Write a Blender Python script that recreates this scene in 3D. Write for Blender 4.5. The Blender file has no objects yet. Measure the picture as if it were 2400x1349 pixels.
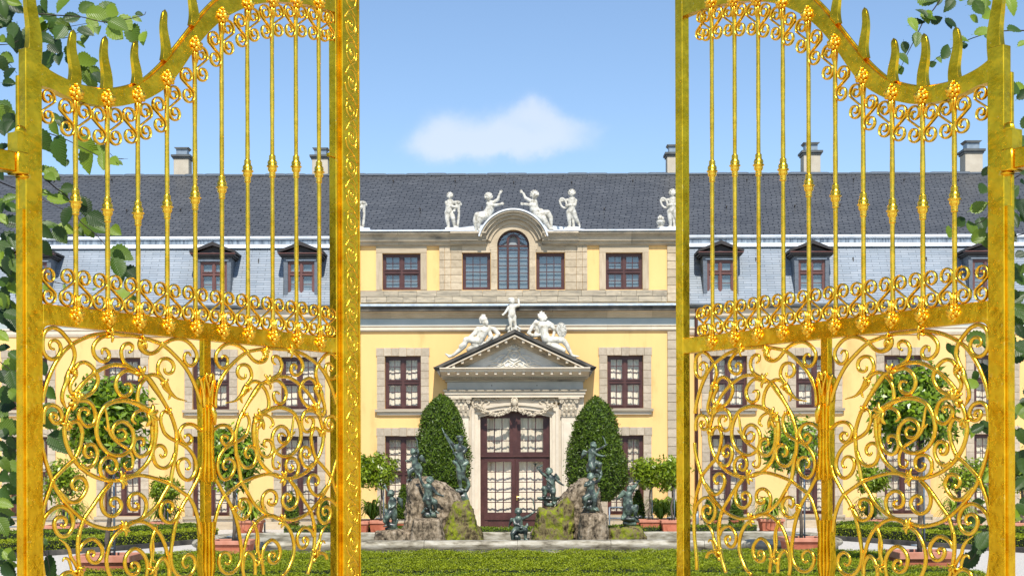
import bpy, bmesh, math, random
import numpy as np
from mathutils import Vector, Matrix

random.seed(7)
NPR = np.random.default_rng(11)
R = math.radians
scene = bpy.context.scene
COL = scene.collection

# ------------------------------------------------------------------ camera
# picture units: a 2400 x 1349 frame, principal point at (1200, 1090)
F, CX, CY, EYE, ROLL = 3333.0, 1200.0, 1090.0, 1.7, 0.0030
cam_data = bpy.data.cameras.new('camera')
cam = bpy.data.objects.new('camera', cam_data)
COL.objects.link(cam)
cam_data.sensor_width = 36.0
cam_data.sensor_fit = 'HORIZONTAL'
cam_data.lens = 36.0 * F / 2400.0
cam_data.shift_y = (CY - 674.5) / 2400.0
cam_data.clip_start = 0.1
cam_data.clip_end = 3000.0
cam.location = (0, 0, EYE)
cam.rotation_euler = (Matrix.Rotation(R(90), 3, 'X') @ Matrix.Rotation(-ROLL, 3, 'Z')).to_euler()
scene.camera = cam

# ------------------------------------------------------------------ light
SUN_EL, SUN_AZ = R(50), R(5)            # sun behind the camera, a little to the right
sun_pos = Vector((math.sin(SUN_AZ) * math.cos(SUN_EL), -math.cos(SUN_AZ) * math.cos(SUN_EL), math.sin(SUN_EL)))
sun_data = bpy.data.lights.new('sun', 'SUN')
sun = bpy.data.objects.new('sun', sun_data)
COL.objects.link(sun)
sun_data.energy = 4.6
sun_data.angle = R(0.53)
sun_data.color = (1.0, 0.945, 0.86)
sun.rotation_euler = (-sun_pos).to_track_quat('-Z', 'Y').to_euler()
sun.location = (3, -10, 20)

world = bpy.data.worlds.new('World')
scene.world = world
world.use_nodes = True
wt = world.node_tree
wt.nodes.clear()
W = wt.nodes.new
wl = wt.links.new
w_out = W('ShaderNodeOutputWorld')
w_bg = W('ShaderNodeBackground')
w_bg.inputs['Strength'].default_value = 0.135
sky = W('ShaderNodeTexSky')
sky.sky_type = 'NISHITA'
sky.sun_disc = False
sky.sun_elevation = SUN_EL
sky.sun_rotation = math.pi - SUN_AZ
sky.air_density = 1.0
sky.dust_density = 0.1
sky.ozone_density = 3.0
sky.altitude = 0


def wmath(op, a, b=None, clamp=False):
    n = W('ShaderNodeMath')
    n.operation = op
    n.use_clamp = clamp
    for i, v in enumerate((a, b)):
        if v is None:
            continue
        if isinstance(v, (int, float)):
            n.inputs[i].default_value = v
        else:
            wl(v, n.inputs[i])
    return n.outputs[0]


# one small fair-weather cloud low over the roof
w_tc = W('ShaderNodeTexCoord')
w_sep = W('ShaderNodeSeparateXYZ')
wl(w_tc.outputs['Generated'], w_sep.inputs[0])
w_yy = wmath('MAXIMUM', w_sep.outputs['Y'], 0.02)
w_u0 = wmath('DIVIDE', w_sep.outputs['X'], w_yy)
w_v0 = wmath('DIVIDE', w_sep.outputs['Z'], w_yy)
w_nz = W('ShaderNodeTexNoise')
w_nz.inputs['Scale'].default_value = 34.0
w_nz.inputs['Detail'].default_value = 9.0
w_nz.inputs['Roughness'].default_value = 0.58
wl(w_tc.outputs['Generated'], w_nz.inputs['Vector'])
w_nsep = W('ShaderNodeSeparateColor')
wl(w_nz.outputs['Color'], w_nsep.inputs[0])
w_u = wmath('ADD', w_u0, wmath('MULTIPLY', wmath('SUBTRACT', w_nsep.outputs[0], 0.5), 0.024))
w_v = wmath('ADD', w_v0, wmath('MULTIPLY', wmath('SUBTRACT', w_nsep.outputs[1], 0.5), 0.024))
field = None
for (px, py, ax, ay, amp) in ((1245, 262, 58, 36, 1.0), (1165, 298, 62, 40, 0.95), (1310, 298, 70, 36, 0.95),
                              (1045, 300, 62, 44, 1.0), (1250, 338, 140, 28, 0.9), (1110, 345, 130, 34, 0.95),
                              (1390, 295, 55, 20, 0.3), (1005, 350, 55, 38, 0.5)):
    du = wmath('MULTIPLY', wmath('SUBTRACT', w_u, (px - CX) / F), F / ax)
    dv = wmath('MULTIPLY', wmath('SUBTRACT', w_v, (CY - py) / F), F / ay)
    r2 = wmath('ADD', wmath('MULTIPLY', du, du), wmath('MULTIPLY', dv, dv))
    g = wmath('MULTIPLY', wmath('EXPONENT', wmath('MULTIPLY', r2, -1.0)), amp)
    field = g if field is None else wmath('ADD', field, g)
w_rng = W('ShaderNodeMapRange')
w_rng.interpolation_type = 'SMOOTHSTEP'
w_rng.inputs['From Min'].default_value = 0.12
w_rng.inputs['From Max'].default_value = 1.35
w_rng.inputs['To Max'].default_value = 0.68
wl(field, w_rng.inputs['Value'])
w_front = wmath('GREATER_THAN', w_sep.outputs['Y'], 0.05)
w_fac = wmath('MULTIPLY', w_rng.outputs[0], w_front)
w_mix = W('ShaderNodeMix')
w_mix.data_type = 'RGBA'
wl(w_fac, w_mix.inputs['Factor'])
wl(sky.outputs[0], w_mix.inputs['A'])
w_mix.inputs['B'].default_value = (4.9, 5.3, 6.2, 1)
wl(w_mix.outputs['Result'], w_bg.inputs['Color'])
wl(w_bg.outputs[0], w_out.inputs[0])

scene.view_settings.view_transform = 'Standard'
scene.view_settings.look = 'None'
scene.view_settings.exposure = 0.35
scene.view_settings.gamma = 1.0
scene.view_settings.use_curve_mapping = False
scene.render.engine = 'CYCLES'
scene.cycles.use_denoising = True
scene.cycles.max_bounces = 8
scene.cycles.transparent_max_bounces = 12
scene.cycles.caustics_reflective = False
scene.cycles.caustics_refractive = False
scene.render.film_transparent = False


# ------------------------------------------------------------------ picture -> place
def fx(px, Y):
    return (px - CX) / F * Y


def fz(py, Y):
    return EYE + (CY - py) / F * Y


def un(px, py, Y):
    dx, dy = px - CX, CY - py
    c, s = math.cos(-ROLL), math.sin(-ROLL)
    ix, iy = c * dx - s * dy, s * dx + c * dy
    return Vector((ix / F * Y, Y, EYE + iy / F * Y))


# ------------------------------------------------------------------ materials
def lin(v):
    v /= 255.0
    return v / 12.92 if v <= 0.04045 else ((v + 0.055) / 1.055) ** 2.4


def srgb(r, g, b, k=1.0):
    return (lin(r) * k, lin(g) * k, lin(b) * k, 1)


def c4(c):
    return tuple(c) if len(c) == 4 else (c[0], c[1], c[2], 1)


def new_mat(name):
    m = bpy.data.materials.new(name)
    m.use_nodes = True
    nt = m.node_tree
    bs = nt.nodes.get('Principled BSDF')
    return m, nt, bs


def make_mat(name, stops, rough=0.7, metal=0.0, scale=3.0, detail=6.0, bump=0.0, bscale=30.0, rand=0.0,
             spec=0.5, trans=0.0, stretch=None, rough_var=0.0, coat=0.0, noise_rough=0.6):
    """stops: list of (position, colour) over a noise; rand: brightness change from object to object."""
    m, nt, bs = new_mat(name)
    N, L = nt.nodes.new, nt.links.new
    tc = N('ShaderNodeTexCoord')
    vec = tc.outputs['Object']
    if stretch:
        mp = N('ShaderNodeMapping')
        mp.inputs['Scale'].default_value = stretch
        L(vec, mp.inputs[0])
        vec = mp.outputs[0]
    if rand:
        oi = N('ShaderNodeObjectInfo')
        off = N('ShaderNodeVectorMath')
        off.operation = 'ADD'
        sc = N('ShaderNodeVectorMath')
        sc.operation = 'SCALE'
        L(oi.outputs['Random'], sc.inputs['Scale'])
        sc.inputs[0].default_value = (37.0, 53.0, 71.0)
        L(vec, off.inputs[0])
        L(sc.outputs[0], off.inputs[1])
        vec = off.outputs[0]
    nz = N('ShaderNodeTexNoise')
    nz.inputs['Scale'].default_value = scale
    nz.inputs['Detail'].default_value = detail
    nz.inputs['Roughness'].default_value = noise_rough
    L(vec, nz.inputs['Vector'])
    if len(stops) == 1:
        stops = [(0.0, stops[0][1]), (1.0, stops[0][1])]
    rp = N('ShaderNodeValToRGB')
    els = rp.color_ramp.elements
    while len(els) < len(stops):
        els.new(0.5)
    for e, (p, c) in zip(els, stops):
        e.position = p
        e.color = c4(c)
    L(nz.outputs['Fac'], rp.inputs[0])
    colr = rp.outputs[0]
    if rand:
        hs = N('ShaderNodeHueSaturation')
        mr = N('ShaderNodeMapRange')
        mr.inputs['To Min'].default_value = 1 - rand
        mr.inputs['To Max'].default_value = 1 + rand
        L(oi.outputs['Random'], mr.inputs[0])
        L(mr.outputs[0], hs.inputs['Value'])
        L(colr, hs.inputs['Color'])
        colr = hs.outputs[0]
    L(colr, bs.inputs['Base Color'])
    bs.inputs['Roughness'].default_value = rough
    bs.inputs['Metallic'].default_value = metal
    bs.inputs['Specular IOR Level'].default_value = spec
    if coat:
        bs.inputs['Coat Weight'].default_value = coat
    if rough_var:
        mr2 = N('ShaderNodeMapRange')
        mr2.inputs['To Min'].default_value = max(0.02, rough - rough_var)
        mr2.inputs['To Max'].default_value = rough + rough_var
        L(nz.outputs['Fac'], mr2.inputs[0])
        L(mr2.outputs[0], bs.inputs['Roughness'])
    if bump:
        nb = N('ShaderNodeTexNoise')
        nb.inputs['Scale'].default_value = bscale
        nb.inputs['Detail'].default_value = 5
        L(vec, nb.inputs['Vector'])
        bp = N('ShaderNodeBump')
        bp.inputs['Strength'].default_value = bump
        bp.inputs['Distance'].default_value = 0.02
        L(nb.outputs['Fac'], bp.inputs['Height'])
        L(bp.outputs[0], bs.inputs['Normal'])
    if trans:
        tr = N('ShaderNodeBsdfTranslucent')
        mx = N('ShaderNodeMixShader')
        mx.inputs[0].default_value = trans
        L(colr, tr.inputs[0])
        L(bs.outputs[0], mx.inputs[1])
        L(tr.outputs[0], mx.inputs[2])
        L(mx.outputs[0], nt.nodes['Material Output'].inputs[0])
    return m


def slate_mat(name, c_lo, c_hi, bw, bh, tilt, rough, wav, spec=0.5, mort=0.012, mdark=0.35):
    """courses of slates on a roof plane: object x across, object z up the slope"""
    m, nt, bs = new_mat(name)
    N, L = nt.nodes.new, nt.links.new
    uv = N('ShaderNodeUVMap')
    mp = N('ShaderNodeMapping')
    mp.inputs['Rotation'].default_value = (0, 0, tilt)
    L(uv.outputs[0], mp.inputs[0])
    nz0 = N('ShaderNodeTexNoise')
    nz0.inputs['Scale'].default_value = 1.6
    nz0.inputs['Detail'].default_value = 3
    L(uv.outputs[0], nz0.inputs['Vector'])
    mulv = N('ShaderNodeVectorMath')
    mulv.operation = 'MULTIPLY_ADD'
    mulv.inputs[1].default_value = (wav, wav, 0)
    L(nz0.outputs['Color'], mulv.inputs[0])
    L(mp.outputs[0], mulv.inputs[2])
    br = N('ShaderNodeTexBrick')
    br.offset = 0.5
    br.inputs['Scale'].default_value = 1.0
    br.inputs['Brick Width'].default_value = bw
    br.inputs['Row Height'].default_value = bh
    br.inputs['Mortar Size'].default_value = mort
    br.inputs['Mortar Smooth'].default_value = 0.25
    br.inputs['Bias'].default_value = 0.0
    br.inputs['Color1'].default_value = c4(c_lo)
    br.inputs['Color2'].default_value = c4(c_hi)
    br.inputs['Mortar'].default_value = c4([v * mdark for v in c_lo[:3]])
    L(mulv.outputs[0], br.inputs['Vector'])
    nz = N('ShaderNodeTexNoise')
    nz.inputs['Scale'].default_value = 1.1
    nz.inputs['Detail'].default_value = 8
    L(uv.outputs[0], nz.inputs['Vector'])
    mr = N('ShaderNodeMapRange')
    mr.inputs['To Min'].default_value = 0.7
    mr.inputs['To Max'].default_value = 1.3
    L(nz.outputs['Fac'], mr.inputs[0])
    mx = N('ShaderNodeMix')
    mx.data_type = 'RGBA'
    mx.blend_type = 'MULTIPLY'
    mx.inputs['Factor'].default_value = 1.0
    L(br.outputs['Color'], mx.inputs['A'])
    L(mr.outputs[0], mx.inputs['B'])
    L(mx.outputs['Result'], bs.inputs['Base Color'])
    bs.inputs['Roughness'].default_value = rough
    bs.inputs['Specular IOR Level'].default_value = spec
    # each slate steps up towards its lower edge
    sp = N('ShaderNodeSeparateXYZ')
    L(mulv.outputs[0], sp.inputs[0])
    dv = N('ShaderNodeMath')
    dv.operation = 'DIVIDE'
    L(sp.outputs['Y'], dv.inputs[0])
    dv.inputs[1].default_value = bh
    fr = N('ShaderNodeMath')
    fr.operation = 'FRACT'
    L(dv.outputs[0], fr.inputs[0])
    su = N('ShaderNodeMath')
    su.operation = 'SUBTRACT'
    su.inputs[0].default_value = 1.0
    L(fr.outputs[0], su.inputs[1])
    ad = N('ShaderNodeMath')
    ad.operation = 'SUBTRACT'
    L(su.outputs[0], ad.inputs[0])
    L(br.outputs['Fac'], ad.inputs[1])
    bp = N('ShaderNodeBump')
    bp.inputs['Strength'].default_value = 0.7
    bp.inputs['Distance'].default_value = 0.03
    L(ad.outputs[0], bp.inputs['Height'])
    L(bp.outputs[0], bs.inputs['Normal'])
    return m


def glass_mat(name, tint, base_refl):
    m, nt, bs = new_mat(name)
    N, L = nt.nodes.new, nt.links.new
    nt.nodes.remove(bs)
    tr = N('ShaderNodeBsdfTransparent')
    tr.inputs[0].default_value = c4(tint)
    gl = N('ShaderNodeBsdfGlossy')
    gl.inputs['Roughness'].default_value = 0.03
    fr = N('ShaderNodeFresnel')
    geo = N('ShaderNodeNewGeometry')          # thin pane: same reflectance from both faces
    io = N('ShaderNodeMapRange')
    io.inputs['To Min'].default_value = 1.5
    io.inputs['To Max'].default_value = 1 / 1.5
    L(geo.outputs['Backfacing'], io.inputs[0])
    L(io.outputs[0], fr.inputs[0])
    ad = N('ShaderNodeMath')
    ad.operation = 'ADD'
    ad.use_clamp = True
    ad.inputs[1].default_value = base_refl
    L(fr.outputs[0], ad.inputs[0])
    mx = N('ShaderNodeMixShader')
    L(ad.outputs[0], mx.inputs[0])
    L(tr.outputs[0], mx.inputs[1])
    L(gl.outputs[0], mx.inputs[2])
    L(mx.outputs[0], nt.nodes['Material Output'].inputs[0])
    return m


# ------------------------------------------------------------------ objects
ORG = {}


def link(o):
    COL.objects.link(o)
    return o


def tag(o, label=None, cat=None, group=None, kind=None):
    if label:
        o['label'] = label
    if cat:
        o['category'] = cat
    if group:
        o['group'] = group
    if kind:
        o['kind'] = kind
    return o


def empty(name, loc, label=None, cat=None, group=None):
    o = link(bpy.data.objects.new(name, None))
    o.empty_display_size = 0.2
    o.location = loc
    ORG[o.name] = Vector(loc)
    return tag(o, label, cat, group)


def mesh_obj(name, me, mat=None, parent=None):
    o = link(bpy.data.objects.new(name, me))
    if mat is not None and not me.materials:
        me.materials.append(mat)
    if parent is not None:
        o.parent = parent
        ORG[o.name] = ORG.get(parent.name, Vector((0, 0, 0)))
    return o


class MB:
    """collects geometry in world (or leaf) coordinates"""

    def __init__(self):
        self.v, self.f, self.uv = [], [], None

    def add(self, vs, fs):
        o = len(self.v)
        self.v += [tuple(p) for p in vs]
        self.f += [tuple(i + o for i in f) for f in fs]
        return self

    def box(self, x0, x1, y0, y1, z0, z1):
        vs = [(x0, y0, z0), (x1, y0, z0), (x1, y1, z0), (x0, y1, z0), (x0, y0, z1), (x1, y0, z1), (x1, y1, z1), (x0, y1, z1)]
        fs = [(0, 3, 2, 1), (4, 5, 6, 7), (0, 1, 5, 4), (1, 2, 6, 5), (2, 3, 7, 6), (3, 0, 4, 7)]
        return self.add(vs, fs)

    def prism(self, poly, y0, y1):
        """poly: list of (x, z), counter-clockwise seen from -y"""
        n = len(poly)
        vs = [(x, y0, z) for x, z in poly] + [(x, y1, z) for x, z in poly]
        fs = [tuple(range(n)), tuple(range(2 * n - 1, n - 1, -1))]
        fs += [(i, n + i, n + (i + 1) % n, (i + 1) % n) for i in range(n)]
        return self.add(vs, fs)

    def band(self, inner, outer, y0, y1, closed=False):
        """ribbon between two polylines in x-z, given thickness in y"""
        n = len(inner)
        vs = []
        for (a, b), (c, d) in zip(inner, outer):
            vs += [(a, y0, b), (c, y0, d), (c, y1, d), (a, y1, b)]
        fs = []
        for i in range(n if closed else n - 1):
            j = (i + 1) % n
            for k in range(4):
                fs.append((i * 4 + k, i * 4 + (k + 1) % 4, j * 4 + (k + 1) % 4, j * 4 + k))
        if not closed:
            fs += [(3, 2, 1, 0), (4 * n - 4, 4 * n - 3, 4 * n - 2, 4 * n - 1)]
        return self.add(vs, fs)

    def profile_x(self, prof, x0, x1):
        """prof: closed list of (y, z) swept along x"""
        n = len(prof)
        vs = [(x0, y, z) for y, z in prof] + [(x1, y, z) for y, z in prof]
        fs = [tuple(range(n)), tuple(range(2 * n - 1, n - 1, -1))]
        fs += [(i, n + i, n + (i + 1) % n, (i + 1) % n) for i in range(n)]
        return self.add(vs, fs)

    def tube(self, pts, rad, n=8, ky=1.0, cap=True, up=None):
        pts = [Vector(p) for p in pts]
        m = len(pts)
        if not hasattr(rad, '__len__'):
            rad = [rad] * m
        vs, fs = [], []
        prev = None
        for i, p in enumerate(pts):
            t = (pts[min(i + 1, m - 1)] - pts[max(i - 1, 0)])
            if t.length < 1e-9:
                t = Vector((0, 0, 1))
            t.normalize()
            ref = up if up is not None else (Vector((0, 1, 0)) if abs(t.y) < 0.9 else Vector((1, 0, 0)))
            b = ref - t * ref.dot(t)
            if b.length < 1e-6:
                b = t.orthogonal()
            b.normalize()
            a = t.cross(b)
            for k in range(n):
                an = 2 * math.pi * (k + 0.5) / n
                vs.append(p + a * (math.cos(an) * rad[i]) + b * (math.sin(an) * rad[i] * ky))
        for i in range(m - 1):
            for k in range(n):
                fs.append((i * n + k, i * n + (k + 1) % n, (i + 1) * n + (k + 1) % n, (i + 1) * n + k))
        if cap:
            fs.append(tuple(range(n - 1, -1, -1)))
            fs.append(tuple(range((m - 1) * n, m * n)))
        return self.add(vs, fs)

    def lathe(self, prof, cx, cy, n=16, cap=True, sq=None):
        """prof: list of (r, z)"""
        m = len(prof)
        vs, fs = [], []
        for r, z in prof:
            for k in range(n):
                a = 2 * math.pi * k / n
                vs.append((cx + r * math.cos(a), cy + r * math.sin(a), z))
        for i in range(m - 1):
            for k in range(n):
                fs.append((i * n + k, i * n + (k + 1) % n, (i + 1) * n + (k + 1) % n, (i + 1) * n + k))
        if cap:
            fs.append(tuple(range(n - 1, -1, -1)))
            fs.append(tuple(range((m - 1) * n, m * n)))
        return self.add(vs, fs)

    def ball(self, c, r, nu=8, nv=6, rot=None):
        if not hasattr(r, '__len__'):
            r = (r, r, r)
        vs = [(0, 0, -1)]
        for i in range(1, nv):
            th = math.pi * i / nv - math.pi / 2
            for k in range(nu):
                a = 2 * math.pi * k / nu
                vs.append((math.cos(th) * math.cos(a), math.cos(th) * math.sin(a), math.sin(th)))
        vs.append((0, 0, 1))
        vs = [Vector((x * r[0], y * r[1], z * r[2])) for x, y, z in vs]
        if rot is not None:
            vs = [rot @ p for p in vs]
        c = Vector(c)
        vs = [p + c for p in vs]
        fs = [(0, 1 + (k + 1) % nu, 1 + k) for k in range(nu)]
        for i in range(nv - 2):
            for k in range(nu):
                a, b = 1 + i * nu, 1 + (i + 1) * nu
                fs.append((a + k, a + (k + 1) % nu, b + (k + 1) % nu, b + k))
        top = len(vs) - 1
        a = 1 + (nv - 2) * nu
        fs += [(a + k, a + (k + 1) % nu, top) for k in range(nu)]
        return self.add(vs, fs)

    def mesh(self, name, org=None, smooth=False):
        me = bpy.data.meshes.new(name)
        v = self.v if org is None else [(a - org[0], b - org[1], c - org[2]) for a, b, c in self.v]
        me.from_pydata(v, [], self.f)
        if smooth:
            me.shade_smooth()
        me.update()
        return me

    def build(self, name, mat, parent=None, smooth=False, bevel=0.0, label=None):
        org = ORG.get(parent.name) if parent is not None else None
        me = self.mesh(name, org, smooth)
        bm = bmesh.new()
        bm.from_mesh(me)
        bmesh.ops.recalc_face_normals(bm, faces=bm.faces)
        if bevel:
            es = [e for e in bm.edges if len(e.link_faces) == 2 and e.calc_face_angle(0) > 0.6]
            bmesh.ops.bevel(bm, geom=es, offset=bevel, segments=1, affect='EDGES', clamp_overlap=True)
        bm.to_mesh(me)
        bm.free()
        if smooth == 'auto':
            me.shade_smooth()
            try:
                me.set_sharp_from_angle(angle=R(38))
            except Exception:
                pass
        o = mesh_obj(name, me, mat, parent)
        if label:
            o['label'] = label
        return o


def catmull(pts, sub=6, closed=False):
    P = [Vector(p) if len(p) == 3 else Vector((p[0], p[1], 0)) for p in pts]
    out = []
    n = len(P)
    for i in range(n if closed else n - 1):
        p0 = P[i - 1] if (i > 0 or closed) else P[0] * 2 - P[1]
        p1, p2 = P[i], P[(i + 1) % n]
        p3 = P[(i + 2) % n] if (i + 2 < n or closed) else P[-1] * 2 - P[-2]
        for k in range(sub):
            t = k / sub
            out.append(0.5 * ((2 * p1) + (-p0 + p2) * t + (2 * p0 - 5 * p1 + 4 * p2 - p3) * t * t + (-p0 + 3 * p1 - 3 * p2 + p3) * t ** 3))
    if not closed:
        out.append(P[-1])
    return out


# shared bevelled unit block: stones, panes, bars
UNIT = {}


def unit_mesh(mat, bev):
    key = (mat.name, bev)
    if key not in UNIT:
        bm = bmesh.new()
        bmesh.ops.create_cube(bm, size=1.0)
        if bev:
            bmesh.ops.bevel(bm, geom=list(bm.edges), offset=bev, segments=1, affect='EDGES')
        me = bpy.data.meshes.new('block_' + mat.name)
        bm.to_mesh(me)
        bm.free()
        me.materials.append(mat)
        UNIT[key] = me
    return UNIT[key]


COUNT = {}
REST = {}


def piece(name, parent, x0, x1, y0, y1, z0, z1, mat, bev=0.04, limit=300, bucket=None):
    """one block of its own; past the limit of a kind the rest are joined into one mesh"""
    key = bucket or name
    COUNT[key] = COUNT.get(key, 0) + 1
    if COUNT[key] > limit:
        REST.setdefault((name, mat.name), [MB(), mat, parent])[0].box(x0, x1, y0, y1, z0, z1)
        return None
    o = link(bpy.data.objects.new(name, unit_mesh(mat, bev)))
    o.parent = parent
    g = ORG.get(parent.name, Vector((0, 0, 0)))
    o.location = ((x0 + x1) / 2 - g[0], (y0 + y1) / 2 - g[1], (z0 + z1) / 2 - g[2])
    o.scale = (abs(x1 - x0), abs(y1 - y0), abs(z1 - z0))
    return o


def copy_tree(o, parent=None):
    c = link(o.copy())
    if parent is not None:
        c.parent = parent
    ORG[c.name] = ORG.get(o.name, Vector((0, 0, 0)))
    for ch in list(o.children):
        copy_tree(ch, c)
    return c


def leaf_mesh_np(name, P, D, U, length, width, mat):
    """diamond leaves: base P, along D, side U (all n x 3)"""
    n = len(P)
    L = np.asarray(length).reshape(-1, 1)
    Wd = np.asarray(width).reshape(-1, 1)
    v = np.empty((n, 4, 3))
    v[:, 0] = P
    v[:, 1] = P + D * L * 0.45 + U * Wd * 0.5
    v[:, 2] = P + D * L
    v[:, 3] = P + D * L * 0.45 - U * Wd * 0.5
    me = bpy.data.meshes.new(name)
    me.vertices.add(n * 4)
    me.vertices.foreach_set('co', v.reshape(-1).astype(np.float32))
    me.loops.add(n * 4)
    me.loops.foreach_set('vertex_index', np.arange(n * 4, dtype=np.int32))
    me.polygons.add(n)
    me.polygons.foreach_set('loop_start', (np.arange(n) * 4).astype(np.int32))
    try:
        me.polygons.foreach_set('loop_total', np.full(n, 4, dtype=np.int32))
    except Exception:
        pass
    me.update()
    me.validate()
    me.materials.append(mat)
    return me


def rand_unit(n):
    a = NPR.normal(size=(n, 3))
    return a / np.linalg.norm(a, axis=1, keepdims=True)


def norm_rows(a):
    return a / np.maximum(np.linalg.norm(a, axis=1, keepdims=True), 1e-9)


def leaf_frame(Nrm, spread):
    """leaf axis roughly along the surface, facing outwards with scatter"""
    n = len(Nrm)
    N2 = norm_rows(Nrm + rand_unit(n) * spread)
    D = norm_rows(np.cross(N2, rand_unit(n)))
    D = norm_rows(D + Nrm * 0.35)
    U = norm_rows(np.cross(N2, D))
    return D, U


def spiral_pts(turns, r0, r1, a0, n=40, sx=1.0, sz=1.0):
    out = []
    for i in range(n + 1):
        t = i / n
        a = a0 + 2 * math.pi * turns * t
        r = r1 + (r0 - r1) * (t ** 0.8)
        out.append((r * math.cos(a) * sx, r * math.sin(a) * sz))
    return out



# ------------------------------------------------------------------ palette
def gold_mat(name, lo, hi, rough, bump, bscale, leafing=0.25):
    m, nt, bs = new_mat(name)
    N, L = nt.nodes.new, nt.links.new
    tc = N('ShaderNodeTexCoord')
    nz = N('ShaderNodeTexNoise')
    nz.inputs['Scale'].default_value = 9.0
    nz.inputs['Detail'].default_value = 8.0
    nz.inputs['Roughness'].default_value = 0.65
    L(tc.outputs['Object'], nz.inputs['Vector'])
    rp = N('ShaderNodeValToRGB')
    rp.color_ramp.elements[0].position = 0.28
    rp.color_ramp.elements[0].color = c4(lo)
    rp.color_ramp.elements[1].position = 0.62
    rp.color_ramp.elements[1].color = c4(hi)
    L(nz.outputs['Fac'], rp.inputs[0])
    # little flakes where the leaf has rubbed thin
    vo = N('ShaderNodeTexNoise')
    vo.inputs['Scale'].default_value = 46.0
    vo.inputs['Detail'].default_value = 4.0
    L(tc.outputs['Object'], vo.inputs['Vector'])
    st = N('ShaderNodeMapRange')
    st.inputs['From Min'].default_value = 0.66
    st.inputs['From Max'].default_value = 0.72
    st.inputs['To Max'].default_value = leafing
    L(vo.outputs['Fac'], st.inputs[0])
    mx = N('ShaderNodeMix')
    mx.data_type = 'RGBA'
    L(st.outputs[0], mx.inputs['Factor'])
    L(rp.outputs[0], mx.inputs['A'])
    mx.inputs['B'].default_value = (1.0, 0.72, 0.2, 1)
    L(mx.outputs['Result'], bs.inputs['Base Color'])
    bs.inputs['Metallic'].default_value = 1.0
    mr = N('ShaderNodeMapRange')
    mr.inputs['To Min'].default_value = rough - 0.09
    mr.inputs['To Max'].default_value = rough + 0.14
    L(nz.outputs['Fac'], mr.inputs[0])
    L(mr.outputs[0], bs.inputs['Roughness'])
    nb = N('ShaderNodeTexNoise')
    nb.inputs['Scale'].default_value = bscale
    nb.inputs['Detail'].default_value = 6
    L(tc.outputs['Object'], nb.inputs['Vector'])
    n2 = N('ShaderNodeTexNoise')               # hammer dimples
    n2.inputs['Scale'].default_value = 12.0
    n2.inputs['Detail'].default_value = 2
    L(tc.outputs['Object'], n2.inputs['Vector'])
    su = N('ShaderNodeMath')
    su.operation = 'MULTIPLY_ADD'
    su.inputs[1].default_value = 2.2
    L(n2.outputs['Fac'], su.inputs[0])
    L(nb.outputs['Fac'], su.inputs[2])
    bp = N('ShaderNodeBump')
    bp.inputs['Strength'].default_value = bump
    bp.inputs['Distance'].default_value = 0.006
    L(su.outputs[0], bp.inputs['Height'])
    L(bp.outputs[0], bs.inputs['Normal'])
    return m


M_GOLD = gold_mat('gilded_iron', (0.80, 0.40, 0.010), (1.0, 0.63, 0.065), 0.24, 0.30, 55, 0.4)
M_GOLDF = gold_mat('gilded_frame', (0.66, 0.335, 0.006), (0.97, 0.585, 0.028), 0.25, 0.30, 40, 0.45)
M_YELLOW = make_mat('yellow_render', [(0.30, (0.62, 0.375, 0.145)), (0.45, (0.78, 0.495, 0.20)), (0.75, (0.83, 0.53, 0.215))], 0.9, scale=1.1, detail=9, bump=0.1, bscale=30, spec=0.2, stretch=(1.6, 1, 0.5))
M_STONE = make_mat('sandstone', [(0.2, (0.33, 0.26, 0.175)), (0.5, (0.46, 0.375, 0.26)), (0.8, (0.54, 0.455, 0.33))], 0.9, scale=2.2, detail=8, bump=0.25, bscale=14, rand=0.14, spec=0.25)
M_STONES = make_mat('tan_dressed_stone', [(0.2, (0.33, 0.27, 0.195)), (0.75, (0.50, 0.425, 0.325))], 0.9, scale=2.4, detail=8, bump=0.2, bscale=14, rand=0.12, spec=0.25)
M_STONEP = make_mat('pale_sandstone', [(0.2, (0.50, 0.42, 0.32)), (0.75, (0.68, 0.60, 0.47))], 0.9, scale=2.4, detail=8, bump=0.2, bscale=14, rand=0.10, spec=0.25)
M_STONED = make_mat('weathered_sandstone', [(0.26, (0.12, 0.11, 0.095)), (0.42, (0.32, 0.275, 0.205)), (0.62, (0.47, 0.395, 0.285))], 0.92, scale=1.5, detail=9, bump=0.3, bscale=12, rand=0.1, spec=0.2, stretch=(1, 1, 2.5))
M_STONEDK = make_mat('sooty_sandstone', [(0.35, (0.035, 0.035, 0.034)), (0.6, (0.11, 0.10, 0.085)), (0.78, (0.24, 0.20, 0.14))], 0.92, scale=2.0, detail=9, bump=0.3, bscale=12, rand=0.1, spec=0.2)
M_CARVE = make_mat('carved_sandstone', [(0.25, (0.36, 0.30, 0.22)), (0.7, (0.62, 0.54, 0.41))], 0.9, scale=9, detail=6, bump=0.4, bscale=40, spec=0.2)
M_FRIEZE = make_mat('blue_grey_paint', [(0.3, (0.33, 0.38, 0.38)), (0.7, (0.42, 0.47, 0.47))], 0.85, scale=1.2, detail=5, spec=0.2)
M_PFRIEZE = make_mat('grey_stone', [(0.3, (0.38, 0.36, 0.31)), (0.7, (0.52, 0.50, 0.44))], 0.88, scale=2, detail=7, spec=0.2)
M_TYMP = make_mat('grey_tympanum', [(0.3, (0.40, 0.42, 0.41)), (0.7, (0.54, 0.55, 0.53))], 0.88, scale=4, detail=6, bump=0.4, bscale=18, spec=0.2)
M_WOOD = make_mat('oxblood_painted_wood', [(0.3, (0.047, 0.014, 0.012)), (0.7, (0.085, 0.030, 0.025))], 0.42, scale=5, detail=6, rand=0.1, bump=0.05)
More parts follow.
